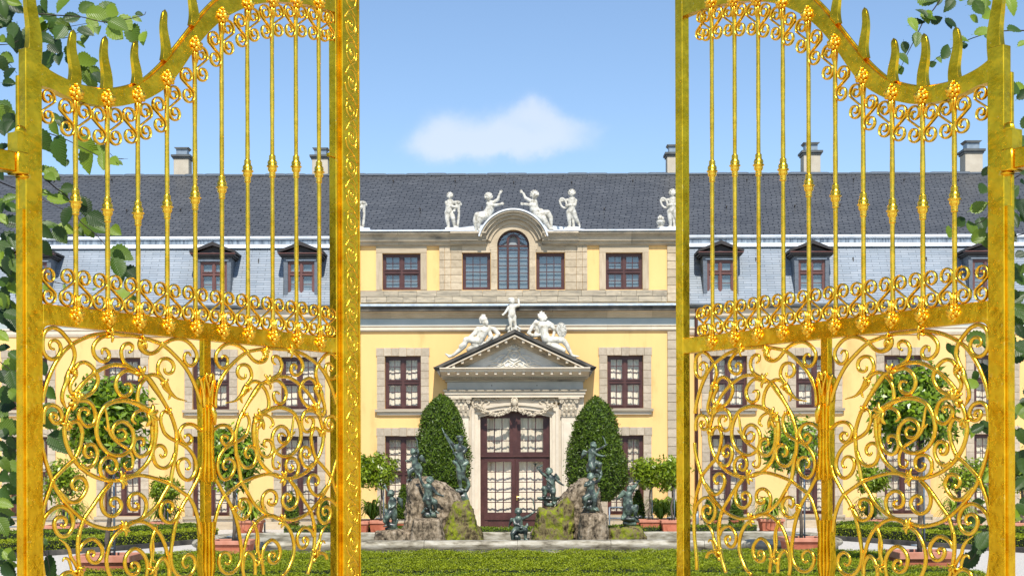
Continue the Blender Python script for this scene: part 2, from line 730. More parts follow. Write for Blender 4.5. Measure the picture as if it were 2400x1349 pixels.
M_WOODR = make_mat('brown_red_dormer_wood', [(0.3, (0.10, 0.038, 0.033)), (0.7, (0.15, 0.06, 0.05))], 0.5, scale=5, detail=6)
M_DARKW = make_mat('blackened_wood', [(0.3, (0.010, 0.008, 0.008)), (0.7, (0.026, 0.020, 0.019))], 0.6, scale=4, detail=4)
M_PANE = glass_mat('window_glass', (1.0, 1.0, 1.0), 0.0)
M_PANEB = glass_mat('upper_window_glass', (0.86, 0.89, 0.90), 0.05)
M_CURT = make_mat('white_curtain', [(0.3, (0.76, 0.67, 0.52)), (0.7, (0.86, 0.78, 0.63))], 0.9, scale=3, spec=0.1, rand=0.12)
M_BLIND = make_mat('grey_blind', [(0.3, (0.26, 0.29, 0.30)), (0.7, (0.34, 0.37, 0.385))], 0.8, scale=2)
M_ROOM = make_mat('dim_interior', [(0.5, (0.03, 0.03, 0.032))], 0.9)
M_SLATE_HI = slate_mat('dark_slate_roof', (0.070, 0.073, 0.077), (0.098, 0.101, 0.105), 0.30, 0.14, 0.12, 0.5, 0.22, mort=0.014, mdark=0.22)
M_SLATE_LO = slate_mat('pale_slate_roof', (0.235, 0.275, 0.315), (0.30, 0.335, 0.37), 0.42, 0.082, 0.0, 0.42, 0.0, mort=0.005, mdark=0.55)
M_CHEEK = make_mat('dormer_slate', [(0.3, (0.065, 0.082, 0.105)), (0.7, (0.14, 0.165, 0.195))], 0.5, scale=9, detail=4, bump=0.2, bscale=30)
M_LEAD = make_mat('lead_sheet', [(0.25, (0.45, 0.50, 0.56)), (0.6, (0.68, 0.72, 0.76)), (0.85, (0.78, 0.80, 0.82))], 0.45, scale=3.5, detail=7, bump=0.15, bscale=9, spec=0.6)
M_LEADD = make_mat('stained_lead', [(0.35, (0.06, 0.085, 0.12)), (0.6, (0.28, 0.34, 0.40))], 0.5, scale=6, detail=7, stretch=(3, 1, 0.4))
M_LEADB = make_mat('blue_lead_flashing', [(0.3, (0.28, 0.35, 0.42)), (0.6, (0.52, 0.60, 0.66)), (0.8, (0.66, 0.70, 0.74))], 0.5, scale=5, detail=7, stretch=(1.0, 1, 0.3))
M_MARBLE = make_mat('weathered_marble', [(0.32, (0.17, 0.15, 0.11)), (0.44, (0.42, 0.40, 0.34)), (0.62, (0.60, 0.585, 0.53))], 0.75, scale=11, detail=8, bump=0.15, bscale=50, spec=0.3)
M_WHITE = make_mat('limewashed_stone', [(0.33, (0.26, 0.225, 0.16)), (0.43, (0.52, 0.49, 0.41)), (0.6, (0.66, 0.64, 0.575))], 0.7, scale=8, detail=7, bump=0.1, bscale=50, spec=0.3)
M_BRONZE = make_mat('verdigris_bronze', [(0.38, (0.007, 0.009, 0.008)), (0.48, (0.040, 0.055, 0.045)), (0.64, (0.155, 0.222, 0.165))], 0.36, metal=0.0, scale=7, detail=8, bump=0.15, bscale=60, rough_var=0.12, spec=0.6)
M_ROCK = make_mat('fountain_rock', [(0.38, (0.020, 0.015, 0.010)), (0.46, (0.125, 0.095, 0.06)), (0.55, (0.29, 0.225, 0.15)), (0.7, (0.46, 0.39, 0.30))], 0.9, scale=8.0, stretch=(1, 1, 0.55), detail=10, bump=1.0, bscale=30, rand=0.05, spec=0.3, noise_rough=0.72)
M_MOSS = make_mat('mossy_rock', [(0.36, (0.025, 0.018, 0.010)), (0.44, (0.11, 0.085, 0.04)), (0.49, (0.20, 0.16, 0.075)), (0.53, (0.15, 0.16, 0.022)), (0.70, (0.31, 0.36, 0.015))], 0.95, scale=7.0, stretch=(1, 1, 0.6), detail=10, bump=1.0, bscale=30, spec=0.15, noise_rough=0.72)
M_BASIN = make_mat('lichened_basin_stone', [(0.34, (0.09, 0.075, 0.05)), (0.48, (0.30, 0.27, 0.20)), (0.64, (0.47, 0.44, 0.36))], 0.92, scale=5.0, detail=9, bump=0.4, bscale=14, spec=0.2, stretch=(0.6, 1, 2.0))
M_WATER = make_mat('basin_water', [(0.5, (0.02, 0.035, 0.03))], 0.06, spec=0.5)
M_GRAVEL = make_mat('pale_gravel', [(0.3, (0.40, 0.375, 0.335)), (0.5, (0.55, 0.52, 0.47)), (0.72, (0.66, 0.63, 0.58))], 0.95, scale=22, detail=10, bump=0.8, bscale=60, spec=0.15)
M_TERRA = make_mat('terracotta', [(0.3, (0.30, 0.085, 0.045)), (0.6, (0.44, 0.15, 0.085)), (0.8, (0.52, 0.26, 0.17))], 0.85, scale=4, detail=7, bump=0.15, bscale=25, rand=0.1, spec=0.2)
M_TERRAP = make_mat('pale_terracotta', [(0.3, (0.40, 0.15, 0.09)), (0.7, (0.54, 0.26, 0.18))], 0.85, scale=4, detail=7, spec=0.2)
M_BARK = make_mat('grey_bark', [(0.3, (0.06, 0.045, 0.032)), (0.7, (0.15, 0.12, 0.09))], 0.9, scale=14, detail=6, bump=0.5, bscale=30)
M_TWIG = make_mat('dark_twig', [(0.3, (0.018, 0.011, 0.009)), (0.7, (0.045, 0.028, 0.02))], 0.8, scale=20)
M_STEEL = make_mat('blue_grey_steel', [(0.3, (0.16, 0.21, 0.26)), (0.7, (0.26, 0.31, 0.36))], 0.5, metal=0.4, scale=6)
M_IRON = make_mat('dark_iron', [(0.5, (0.03, 0.024, 0.02))], 0.7)
M_CHIM = make_mat('chimney_render', [(0.3, (0.40, 0.35, 0.27)), (0.7, (0.50, 0.45, 0.36))], 0.9, scale=3, detail=8)
M_BRICK = make_mat('red_brick_base', [(0.3, (0.09, 0.035, 0.03)), (0.7, (0.16, 0.07, 0.06))], 0.9, scale=8)
M_ZINC = make_mat('zinc_cap', [(0.3, (0.045, 0.05, 0.05)), (0.7, (0.09, 0.10, 0.10))], 0.6, metal=0.0, scale=4)
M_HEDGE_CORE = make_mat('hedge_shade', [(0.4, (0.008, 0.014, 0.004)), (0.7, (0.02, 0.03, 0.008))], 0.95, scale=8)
M_BRASS = make_mat('brass_handle', [(0.5, (0.6, 0.42, 0.14))], 0.35, metal=1.0)


def leaf_mat(name, lo, hi, scale, trans=0.3, rough=0.45, spec=0.5):
    m, nt, bs = new_mat(name)
    N, L = nt.nodes.new, nt.links.new
    tc = N('ShaderNodeTexCoord')
    geo = N('ShaderNodeNewGeometry')
    nz = N('ShaderNodeTexNoise')
    nz.inputs['Scale'].default_value = scale
    nz.inputs['Detail'].default_value = 3
    L(tc.outputs['Object'], nz.inputs['Vector'])
    ad = N('ShaderNodeMath')
    ad.operation = 'MULTIPLY_ADD'
    ad.inputs[1].default_value = 0.55
    L(geo.outputs['Random Per Island'], ad.inputs[0])
    mu = N('ShaderNodeMath')
    mu.operation = 'MULTIPLY'
    mu.inputs[1].default_value = 0.5
    L(nz.outputs['Fac'], mu.inputs[0])
    L(mu.outputs[0], ad.inputs[2])
    rp = N('ShaderNodeValToRGB')
    rp.color_ramp.elements[0].position = 0.15
    rp.color_ramp.elements[0].color = c4(lo)
    rp.color_ramp.elements[1].position = 0.85
    rp.color_ramp.elements[1].color = c4(hi)
    L(ad.outputs[0], rp.inputs[0])
    L(rp.outputs[0], bs.inputs['Base Color'])
    bs.inputs['Roughness'].default_value = rough
    bs.inputs['Specular IOR Level'].default_value = spec
    tr = N('ShaderNodeBsdfTranslucent')
    L(rp.outputs[0], tr.inputs[0])
    mx = N('ShaderNodeMixShader')
    mx.inputs[0].default_value = trans
    L(bs.outputs[0], mx.inputs[1])
    L(tr.outputs[0], mx.inputs[2])
    L(mx.outputs[0], nt.nodes['Material Output'].inputs[0])
    return m


M_BOX = leaf_mat('box_leaves', (0.095, 0.135, 0.004), (0.37, 0.43, 0.010), 5, 0.25, 0.5, 0.3)
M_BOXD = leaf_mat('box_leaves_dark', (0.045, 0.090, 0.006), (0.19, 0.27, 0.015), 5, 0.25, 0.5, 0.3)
M_LAUREL = leaf_mat('laurel_leaves', (0.010, 0.034, 0.003), (0.125, 0.20, 0.010), 9, 0.15, 0.48, 0.35)
M_CITRUS = leaf_mat('citrus_leaves', (0.06, 0.12, 0.006), (0.34, 0.45, 0.02), 5, 0.3, 0.35, 0.5)
M_CITRUSD = leaf_mat('dark_citrus_leaves', (0.035, 0.090, 0.005), (0.29, 0.42, 0.02), 5, 0.25, 0.35, 0.5)
M_AGAP = leaf_mat('strap_leaves', (0.07, 0.14, 0.008), (0.33, 0.44, 0.04), 5, 0.25, 0.4, 0.4)
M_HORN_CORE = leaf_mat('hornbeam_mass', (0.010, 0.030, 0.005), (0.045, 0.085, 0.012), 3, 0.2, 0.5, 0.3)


def hornbeam_leaf(name, lo, hi):
    """leaf with paired side veins, in leaf coordinates (x along, y across, -1..1)"""
    m, nt, bs = new_mat(name)
    N, L = nt.nodes.new, nt.links.new
    tc = N('ShaderNodeTexCoord')
    oi = N('ShaderNodeObjectInfo')
    sp = N('ShaderNodeSeparateXYZ')
    L(tc.outputs['Object'], sp.inputs[0])
    ab = N('ShaderNodeMath')
    ab.operation = 'ABSOLUTE'
    L(sp.outputs['Y'], ab.inputs[0])
    mm = N('ShaderNodeMath')
    mm.operation = 'MULTIPLY_ADD'
    mm.inputs[1].default_value = -0.8
    L(ab.outputs[0], mm.inputs[0])
    L(sp.outputs['X'], mm.inputs[2])
    sn = N('ShaderNodeMath')
    sn.operation = 'SINE'
    m2 = N('ShaderNodeMath')
    m2.operation = 'MULTIPLY'
    m2.inputs[1].default_value = 68.0
    L(mm.outputs[0], m2.inputs[0])
    L(m2.outputs[0], sn.inputs[0])
    rp = N('ShaderNodeValToRGB')
    rp.color_ramp.elements[0].color = c4(lo)
    rp.color_ramp.elements[1].color = c4(hi)
    L(oi.outputs['Random'], rp.inputs[0])
    L(rp.outputs[0], bs.inputs['Base Color'])
    bs.inputs['Roughness'].default_value = 0.42
    bp = N('ShaderNodeBump')
    bp.inputs['Strength'].default_value = 0.22
    bp.inputs['Distance'].default_value = 0.03
    L(sn.outputs[0], bp.inputs['Height'])
    L(bp.outputs[0], bs.inputs['Normal'])
    tr = N('ShaderNodeBsdfTranslucent')
    L(rp.outputs[0], tr.inputs[0])
    mx = N('ShaderNodeMixShader')
    mx.inputs[0].default_value = 0.28
    L(bs.outputs[0], mx.inputs[1])
    L(tr.outputs[0], mx.inputs[2])
    L(mx.outputs[0], nt.nodes['Material Output'].inputs[0])
    return m


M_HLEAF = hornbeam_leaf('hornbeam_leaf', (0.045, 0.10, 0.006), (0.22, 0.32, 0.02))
M_HLEAFD = hornbeam_leaf('hornbeam_leaf_shaded', (0.010, 0.032, 0.004), (0.05, 0.105, 0.009))  # darker copy for leaves in shade, the shade is in the colour

# ================================================================== ground
def sheet(name, poly, z, mat):
    me = bpy.data.meshes.new(name)
    me.from_pydata([(x, y, z) for x, y in poly], [], [tuple(range(len(poly)))])
    me.update()
    return tag(mesh_obj(name, me, mat), kind='structure')


sheet('ground', [(-600, -300), (600, -300), (600, 900), (-600, 900)], 0.0, M_GRAVEL)

# ================================================================== the palace
PY = 38.0                                  # front of the middle block
WY = 38.35                                 # front of the wings
MX = fx(1207, PY)                          # its axis
palace = empty('palace', (MX, PY, 0), 'long yellow palace front with sandstone dressings under a slate mansard roof', 'palace')
X = lambda px, Y=PY: fx(px, Y)
Z = lambda py, Y=PY: fz(py, Y)


def holed_wall(mb, x0, x1, z0, z1, y, holes, depth=0.22):
    """front of a wall with rectangular openings and their reveals"""
    xs = sorted({x0, x1} | {h[0] for h in holes} | {h[1] for h in holes})
    zs = sorted({z0, z1} | {h[2] for h in holes} | {h[3] for h in holes})
    xs = [v for v in xs if x0 <= v <= x1]
    zs = [v for v in zs if z0 <= v <= z1]
    for a, b_ in zip(xs, xs[1:]):
        for c, d in zip(zs, zs[1:]):
            mx, mz = (a + b_) / 2, (c + d) / 2
            if any(h[0] < mx < h[1] and h[2] < mz < h[3] for h in holes):
                continue
            mb.add([(a, y, c), (b_, y, c), (b_, y, d), (a, y, d)], [(0, 1, 2, 3)])
    for a, b_, c, d in holes:
        e = y + depth
        mb.add([(a, y, c), (a, e, c), (a, e, d), (a, y, d)], [(0, 1, 2, 3)])
        mb.add([(b_, y, c), (b_, y, d), (b_, e, d), (b_, e, c)], [(0, 1, 2, 3)])
        mb.add([(a, y, d), (a, e, d), (b_, e, d), (b_, y, d)], [(0, 1, 2, 3)])
        mb.add([(a, y, c), (b_, y, c), (b_, e, c), (a, e, c)], [(0, 1, 2, 3)])


def raw(mb, name, mat, parent, smooth=False):
    me = mb.mesh(name, ORG.get(parent.name), smooth)
    return mesh_obj(name, me, mat, parent)


CL, CR = X(806), X(1608)                   # ends of the middle block
holes = []
WIN_A = [(903, 987), (1424, 1508)]         # first floor
for a, b_ in WIN_A:
    holes.append((X(a), X(b_), Z(957), Z(833)))
    holes.append((X(a), X(b_), Z(1206), Z(1020)))
door_hole = (X(1126), X(1289), 0.04, Z(962))
holes.append(door_hole)
TOPW = [(898, 987), (1421, 1507)]
for a, b_ in TOPW:
    holes.append((X(a), X(b_), Z(679), Z(593)))
for a, b_ in ((1085, 1151), (1258, 1325)):
    holes.append((X(a), X(b_), Z(679), Z(592)))
holes.append((X(1167), X(1242), Z(679), Z(539)))
mb = MB()
holed_wall(mb, CL, CR, 0.0, Z(548), PY, holes)
mb.box(CL, CR, PY + 0.6, PY + 0.7, 0, Z(548))
for xx in (CL, CR):
    mb.add([(xx, PY, 0), (xx, PY + 1.6, 0), (xx, PY + 1.6, Z(548)), (xx, PY, Z(548))], [(0, 1, 2, 3)])
wall = raw(mb, 'wall', M_YELLOW, palace)

WXL, WXR = -19.5, 19.5
wing_px_l = [(-175, -91), (24, 112), (245, 330), (452, 538), (660, 744)]
wing_px_r = [(1664, 1751), (1866, 1956), (2073, 2161), (2283, 2371), (2490, 2575)]
wing_walls = []
for nm, x0, x1, wl_ in (('l', WXL, CL, wing_px_l), ('r', CR, WXR, wing_px_r)):
    hs = []
    for a, b_ in wl_:
        hs.append((X(a, WY), X(b_, WY), Z(957, WY), Z(835, WY)))
        hs.append((X(a, WY), X(b_, WY), Z(1206, WY), Z(1020, WY)))
    mb = MB()
    holed_wall(mb, x0, x1, 0.0, Z(716, WY), WY, hs)
    mb.box(x0, x1, WY + 0.6, WY + 0.7, 0, Z(716, WY))
    wing_walls.append(raw(mb, 'wing_wall', M_YELLOW, palace))

# ------------------------------------------------------------ windows
PN = [0]


def window(x0, x1, z0, z1, y, transom, cols, rows_u, rows_l, mat_f=M_WOOD, glass=M_PANE, lining='curtain', name='window', ncas=2, fw=0.062, sill_rail=True, parent=None, sw_=0.042):
    """joinery standing in an opening: frame mesh with bars, panes, curtain as children"""
    yf = y + 0.10
    mb = MB()
    mb.box(x0 + 0.002, x0 + fw, yf, yf + 0.07, z0 + 0.002, z1 - 0.002)
    mb.box(x1 - fw, x1 - 0.002, yf, yf + 0.07, z0 + 0.002, z1 - 0.002)
    mb.box(x0 + fw, x1 - fw, yf, yf + 0.07, z1 - fw, z1 - 0.002)
    mb.box(x0 + fw, x1 - fw, yf, yf + 0.07, z0 + 0.002, z0 + fw * 0.9)
    xm = (x0 + x1) / 2
    fields = []
    mw = fw * 0.55
    xs = [(x0 + fw, xm - mw), (xm + mw, x1 - fw)] if ncas == 2 else [(x0 + fw, x1 - fw)]
    if ncas == 2:
        mb.box(xm - mw, xm + mw, yf - 0.012, yf + 0.07, z0 + fw * 0.9, z1 - fw)
    if transom is not None:
        for a, b_ in xs:
            mb.box(a, b_, yf - 0.02, yf + 0.07, transom - 0.045, transom + 0.03)
            mb.box(a, b_, yf - 0.045, yf - 0.0205, transom + 0.03, transom + 0.052)
        zz = [(transom + 0.03, z1 - fw, rows_u), (z0 + fw * 0.9, transom - 0.045, rows_l)]
    else:
        zz = [(z0 + fw * 0.9, z1 - fw, rows_u)]
    bars = MB()
    panes = []
    for a, b_ in xs:
        for c, d, rw in zz:
            mb.box(a, a + sw_, yf + 0.012, yf + 0.055, c, d)
            mb.box(b_ - sw_, b_, yf + 0.012, yf + 0.055, c, d)
            mb.box(a + sw_, b_ - sw_, yf + 0.012, yf + 0.055, d - sw_, d)
            mb.box(a + sw_, b_ - sw_, yf + 0.012, yf + 0.055, c, c + sw_)
            if sill_rail:
                mb.box(a, b_, yf - 0.028, yf + 0.011, c + 0.008, c + 0.036)
            ax, bx_, cz, dz = a + sw_, b_ - sw_, c + sw_, d - sw_
            for k in range(1, cols):
                q = ax + (bx_ - ax) * k / cols
                bars.box(q - 0.009, q + 0.009, yf + 0.016, yf + 0.046, cz, dz)
            for k in range(1, rw):
                q = cz + (dz - cz) * k / rw
                bars.box(ax, bx_, yf + 0.018, yf + 0.044, q - 0.009, q + 0.009)
            for i in range(cols):
                for j in range(rw):
                    panes.append((ax + (bx_ - ax) * i / cols, ax + (bx_ - ax) * (i + 1) / cols, cz + (dz - cz) * j / rw, cz + (dz - cz) * (j + 1) / rw))
    o = mb.build(name, mat_f, parent or palace)
    if bars.v:
        bars.build('glazing_bars', mat_f, o)['kind'] = 'stuff'
    for a, b_, c, d in panes:
        piece('pane', o, a - 0.004, b_ + 0.004, yf + 0.028, yf + 0.034, c - 0.004, d + 0.004, glass, 0.0, 300)
    if lining == 'curtain':
        cu = MB()
        n = 64
        ph = random.random() * 6
        fq = random.uniform(15, 34)
        for a, b_ in (xs if ncas == 2 else xs):
            vs, fs = [], []
            rows = 2
            for i in range(n + 1):
                t = i / n
                q = a + (b_ - a) * t
                w = 0.009 * math.sin(t * fq + ph) + 0.006 * math.sin(t * fq * 2.3 + ph * 2) + 0.012 * math.sin(t * 7 + ph * 3)
                for zv in (z0 + 0.03, z1 - 0.03):
                    vs.append((q, yf + 0.17 + w, zv))
            for i in range(n):
                fs.append((2 * i, 2 * i + 2, 2 * i + 3, 2 * i + 1))
            cu.add(vs, fs)
        me = cu.mesh('curtain', ORG.get(o.name), True)
        mesh_obj('curtain', me, M_CURT, o)
    else:
        bl = MB().box(x0 + 0.01, x1 - 0.01, yf + 0.10, yf + 0.115, z0 + 0.01, z1 - 0.01)
        bl.build('blind', M_BLIND, o)
        # slats of the inner sash seen through the glass
        ib = MB()
        for c, d, rw in zz:
            for k in range(1, rw + 1):
                q = c + (d - c) * (k - 0.35) / rw
                ib.box(x0 + fw, x1 - fw, yf + 0.085, yf + 0.098, q - 0.008, q + 0.008)
        ib.build('inner_bars', M_ZINC, o)['kind'] = 'stuff'
    return o


def surround(wallobj, x0, x1, z0, z1, y, y_off, jw=0.215, lh=0.215, nj=7, sill=True, bucket='stone'):
    """rusticated jambs, keyed lintel and sill of one window"""
    pr = y - 0.035
    for sx in (0, 1):
        h = (z1 - z0) / nj
        for k in range(nj):
            a, b_ = (x0 - jw, x0 - 0.004) if sx == 0 else (x1 + 0.004, x1 + jw)
            e = 0.012 * ((k % 2) * 1.0)
            piece('stone', wallobj, a, b_, pr - e * 0.3, y + 0.05, z0 + k * h + 0.004, z0 + (k + 1) * h - 0.004, M_STONES, 0.03, 300, bucket)
    n = 7
    xa, xb = x0 - jw - 0.02, x1 + jw + 0.02
    for k in range(n):
        a = xa + (xb - xa) * k / n
        b_ = xa + (xb - xa) * (k + 1) / n
        up = 0.018 if k == n // 2 else 0.0
        piece('lintel_stone', wallobj, a + 0.003, b_ - 0.003, pr - 0.006 - up, y + 0.05, z1 + 0.003 - up * 0.7, z1 + lh + up * 0.4, M_STONES, 0.03, 300)
    if sill:
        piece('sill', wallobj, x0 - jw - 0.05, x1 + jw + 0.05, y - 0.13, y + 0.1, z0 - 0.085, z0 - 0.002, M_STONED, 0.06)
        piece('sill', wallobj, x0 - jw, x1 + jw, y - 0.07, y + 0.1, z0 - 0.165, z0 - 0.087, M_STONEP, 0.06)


allw = [(PY, a, b_, wall, 833) for a, b_ in WIN_A]
for wobj, lst in zip(wing_walls, (wing_px_l[::-1], wing_px_r)):
    allw += [(WY, a, b_, wobj, 835) for a, b_ in lst]
allw.sort(key=lambda t: abs((t[1] + t[2]) / 2 - 1200))

# top floor of the middle block first: its panes show largest
for a, b_ in TOPW:
    window(X(a), X(b_), Z(679), Z(593), PY, (Z(679) + Z(593)) / 2 + 0.01, 2, 2, 2, glass=M_PANEB, lining='blind', fw=0.05, sill_rail=False)
for a, b_ in ((1085, 1151), (1258, 1325)):
    window(X(a), X(b_), Z(679), Z(592), PY, None, 3, 4, 0, glass=M_PANEB, lining='blind', ncas=1, fw=0.05, sill_rail=False)

# arched window
ax0, ax1, az0 = X(1167), X(1242), Z(679)
acx, ar = (ax0 + ax1) / 2, (ax1 - ax0) / 2
asp = Z(539) - ar                               # springing


def arc(cx, cz, r, a0=0.0, a1=180.0, n=24, k=1.0):
    return [(cx + r * math.cos(R(a0 + (a1 - a0) * i / n)), cz + k * r * math.sin(R(a0 + (a1 - a0) * i / n))) for i in range(n + 1)]


mb = MB()
yf = PY + 0.10
fwid = 0.045
mb.band([(ax1 - fwid, az0)] + arc(acx, asp, ar - fwid) + [(ax0 + fwid, az0)], [(ax1 - 0.002, az0)] + arc(acx, asp, ar - 0.002) + [(ax0 + 0.002, az0)], yf, yf + 0.07)
mb.box(ax0 + fwid, ax1 - fwid, yf, yf + 0.07, az0, az0 + fwid)
lw = X(1208.5 + 15.5) - X(1208.5)
lsp = Z(562)
mb.band([(acx + lw - 0.06, az0 + fwid)] + arc(acx, lsp, lw - 0.06) + [(acx - lw + 0.06, az0 + fwid)], [(acx + lw, az0 + fwid)] + arc(acx, lsp, lw) + [(acx - lw, az0 + fwid)], yf - 0.012, yf + 0.065)
mb.box(ax0 + fwid, acx - lw, yf - 0.005, yf + 0.06, Z(577), Z(573))
mb.box(acx + lw, ax1 - fwid, yf - 0.005, yf + 0.06, Z(577), Z(573))
mb.box(acx - lw + 0.06, acx + lw - 0.06, yf - 0.003, yf + 0.06, Z(576.5), Z(572.5))
arch_win = mb.build('arched_window', M_WOOD, palace)
mb = MB()
for k in range(1, 6):
    q = az0 + fwid + (Z(577) - az0 - fwid) * k / 5.4
    mb.box(ax0 + fwid, acx - lw, yf + 0.018, yf + 0.044, q - 0.009, q + 0.009)
    mb.box(acx + lw, ax1 - fwid, yf + 0.018, yf + 0.044, q - 0.009, q + 0.009)
    mb.box(acx - lw + 0.06, acx + lw - 0.06, yf + 0.018, yf + 0.044, q - 0.009, q + 0.009)
for an in (25, 58, 90, 122, 155):
    ca, sa = math.cos(R(an)), math.sin(R(an))
    c0 = (acx + lw * 0.9 * ca, lsp + lw * 0.9 * sa)
    c1 = (acx + (ar - 0.03) * ca, asp + (ar - 0.03) * sa)
    mb.tube([(c0[0], yf + 0.03, c0[1]), (c1[0], yf + 0.03, c1[1])], 0.010, 4)
mb.build('glazing_bars', M_WOOD, arch_win)['kind'] = 'stuff'
for k in range(6):
    za = az0 + fwid + (Z(577) - az0 - fwid) * k / 5.4
    zb_ = min(Z(577), az0 + fwid + (Z(577) - az0 - fwid) * (k + 1) / 5.4)
    for a, b_ in ((ax0 + fwid, acx - lw), (acx - lw + 0.06, acx + lw - 0.06), (acx + lw, ax1 - fwid)):
        piece('pane', arch_win, a, b_, yf + 0.028, yf + 0.034, za, zb_, M_PANEB, 0.0)
for a0, a1 in ((0, 25), (25, 58), (58, 90), (90, 122), (122, 155), (155, 180)):
    mb = MB()
    ins = arc(acx, lsp, lw - 0.02, a0, a1, 4)
    outs = arc(acx, asp, ar - 0.02, a0, a1, 4)
    mb.band(ins, outs, yf + 0.028, yf + 0.034)
    mb.build('fanlight_pane', M_PANEB, arch_win)
bl = MB().prism([(ax0 + .01, az0), (ax1 - .01, az0)] + arc(acx, asp, ar - 0.01), yf + 0.10, yf + 0.115)
bl.build('blind', M_BLIND, arch_win)

# remaining floors, nearest the middle first
for y, a, b_, wobj, ty in allw:
    window(X(a, y), X(b_, y), Z(957, y), Z(ty, y), y, Z(894, y), 2, 3, 3)
    window(X(a, y), X(b_, y), Z(1206, y), Z(1020, y), y, Z(1107, y), 2, 4, 4)
for y, a, b_, wobj, ty in allw:
    surround(wobj, X(a, y), X(b_, y), Z(957, y), Z(ty, y), y, 0)
    surround(wobj, X(a, y), X(b_, y), Z(1206, y), Z(1020, y), y, 0, nj=9)

# ------------------------------------------------------------ stonework of the middle block
# rusticated corner strips
for x0, x1 in ((X(806), X(846)), (X(1565), X(1608))):
    n = 21
    z0, z1 = 0.30, Z(777)
    for k in range(n):
        piece('quoin', wall, x0, x1, PY - 0.06, PY + 0.05, z0 + (z1 - z0) * k / n + 0.006, z0 + (z1 - z0) * (k + 1) / n - 0.006, M_STONES, 0.035)
    z0, z1 = Z(708), Z(576)
    n = 7
    for k in range(n):
        piece('quoin', wall, x0, x1, PY - 0.06, PY + 0.05, z0 + (z1 - z0) * k / n + 0.006, z0 + (z1 - z0) * (k + 1) / n - 0.006, M_STONE, 0.035)
# plinth course
for x0, x1, y, wobj in ((CL, X(1040), PY, wall), (X(1372), CR, PY, wall), (WXL, CL, WY, wing_walls[0]), (CR, WXR, WY, wing_walls[1])):
    q = x0
    while q < x1 - 0.05:
        w = min(random.uniform(0.7, 1.15), x1 - q)
        piece('plinth_stone', wobj, q + 0.003, q + w - 0.003, y - 0.07, y + 0.05, 0.0, 0.21, M_STONE, 0.02)
        piece('plinth_stone', wobj, q + 0.003 + 0.0, q + w - 0.003, y - 0.06, y + 0.05, 0.214, Z(1213, y), M_STONE, 0.02)
        q += w
# ashlar between the top floor windows
rows = [Z(v) for v in (679.5, 662, 644, 627, 609, 591.5, 576)]
for cols_ in ((1031, 1044, 1058, 1084.5), (1325.5, 1352, 1366, 1378)):
    for a, b_ in zip(cols_, cols_[1:]):
        for c, d in zip(rows, rows[1:]):
            piece('ashlar_block', wall, X(a) + 0.004, X(b_) - 0.004, PY - 0.045, PY + 0.05, c + 0.005, d - 0.005, M_STONE, 0.03)
# plain dressings of the top floor windows
for a, b_ in TOPW:
    piece('jamb', wall, X(a) - 0.17, X(a) - 0.003, PY - 0.04, PY + 0.05, Z(679), Z(593), M_STONE, 0.03)
    piece('jamb', wall, X(b_) + 0.003, X(b_) + 0.17, PY - 0.04, PY + 0.05, Z(679), Z(593), M_STONE, 0.03)
    piece('lintel', wall, X(a) - 0.17, X(b_) + 0.17, PY - 0.042, PY + 0.05, Z(593) + 0.003, Z(576), M_STONE, 0.03)
for a, b_ in ((1084.5, 1151.5), (1257.5, 1325.5)):
    piece('lintel', wall, X(a), X(b_), PY - 0.042, PY + 0.05, Z(592) + 0.003, Z(576), M_STONE, 0.03)
# upright stones beside the arched window, then its arch
for a, b_ in ((1152, 1166.5), (1242.5, 1257)):
    for c, d in zip(rows[:-1], rows[1:-1] + [Z(585)]):
        piece('jamb', wall, X(a), X(b_), PY - 0.05, PY + 0.05, c + 0.002, d - 0.002, M_STONE, 0.02)
zsp = asp
mb = MB()
ra, rb = ar + 0.004, X(1207 + 56) - X(1207)
mb.band(arc(acx, zsp, ra) , arc(acx, zsp - 0.05, rb), PY - 0.055, PY + 0.06)
mb.box(ax0 - (rb - ar), ax0 - 0.004, PY - 0.052, PY + 0.06, Z(585), zsp)
mb.box(ax1 + 0.004, ax1 + (rb - ar), PY - 0.052, PY + 0.06, Z(585), zsp)
for a, b_ in ((1104, 1153), (1256, 1305)):
    piece('ashlar_block', wall, X(a), X(b_), PY - 0.044, PY + 0.05, Z(576) + 0.003, Z(549), M_STONE, 0.02)
mb.build('arch_surround', M_STONE, palace, 'auto')
# courses under the windows
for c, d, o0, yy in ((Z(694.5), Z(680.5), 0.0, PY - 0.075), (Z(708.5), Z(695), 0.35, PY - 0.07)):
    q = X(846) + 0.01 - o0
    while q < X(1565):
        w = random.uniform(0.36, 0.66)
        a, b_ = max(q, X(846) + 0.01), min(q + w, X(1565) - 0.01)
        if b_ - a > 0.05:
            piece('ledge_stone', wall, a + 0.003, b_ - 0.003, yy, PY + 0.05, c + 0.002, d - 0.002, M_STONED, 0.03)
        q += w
# lead flashing and main cornice
mb = MB()
mb.profile_x([(PY + 0.05, Z(710)), (PY - 0.33, Z(715)), (PY - 0.40, Z(717)), (PY - 0.40, Z(720)), (PY + 0.05, Z(719))], CL - 0.05, CR + 0.05)
mb.build('lead_flashing', M_LEADB, palace)


def cornice_run(x0, x1, y, zt, k, mat, name, ret=True):
    """zt: list of (dy, py) profile, drawn outwards"""
    prof = [(y + 0.05, Z(zt[0][1], y))] + [(y - d, Z(p, y)) for d, p in zt] + [(y + 0.05, Z(zt[-1][1], y))]
    return MB().profile_x(prof, x0, x1)


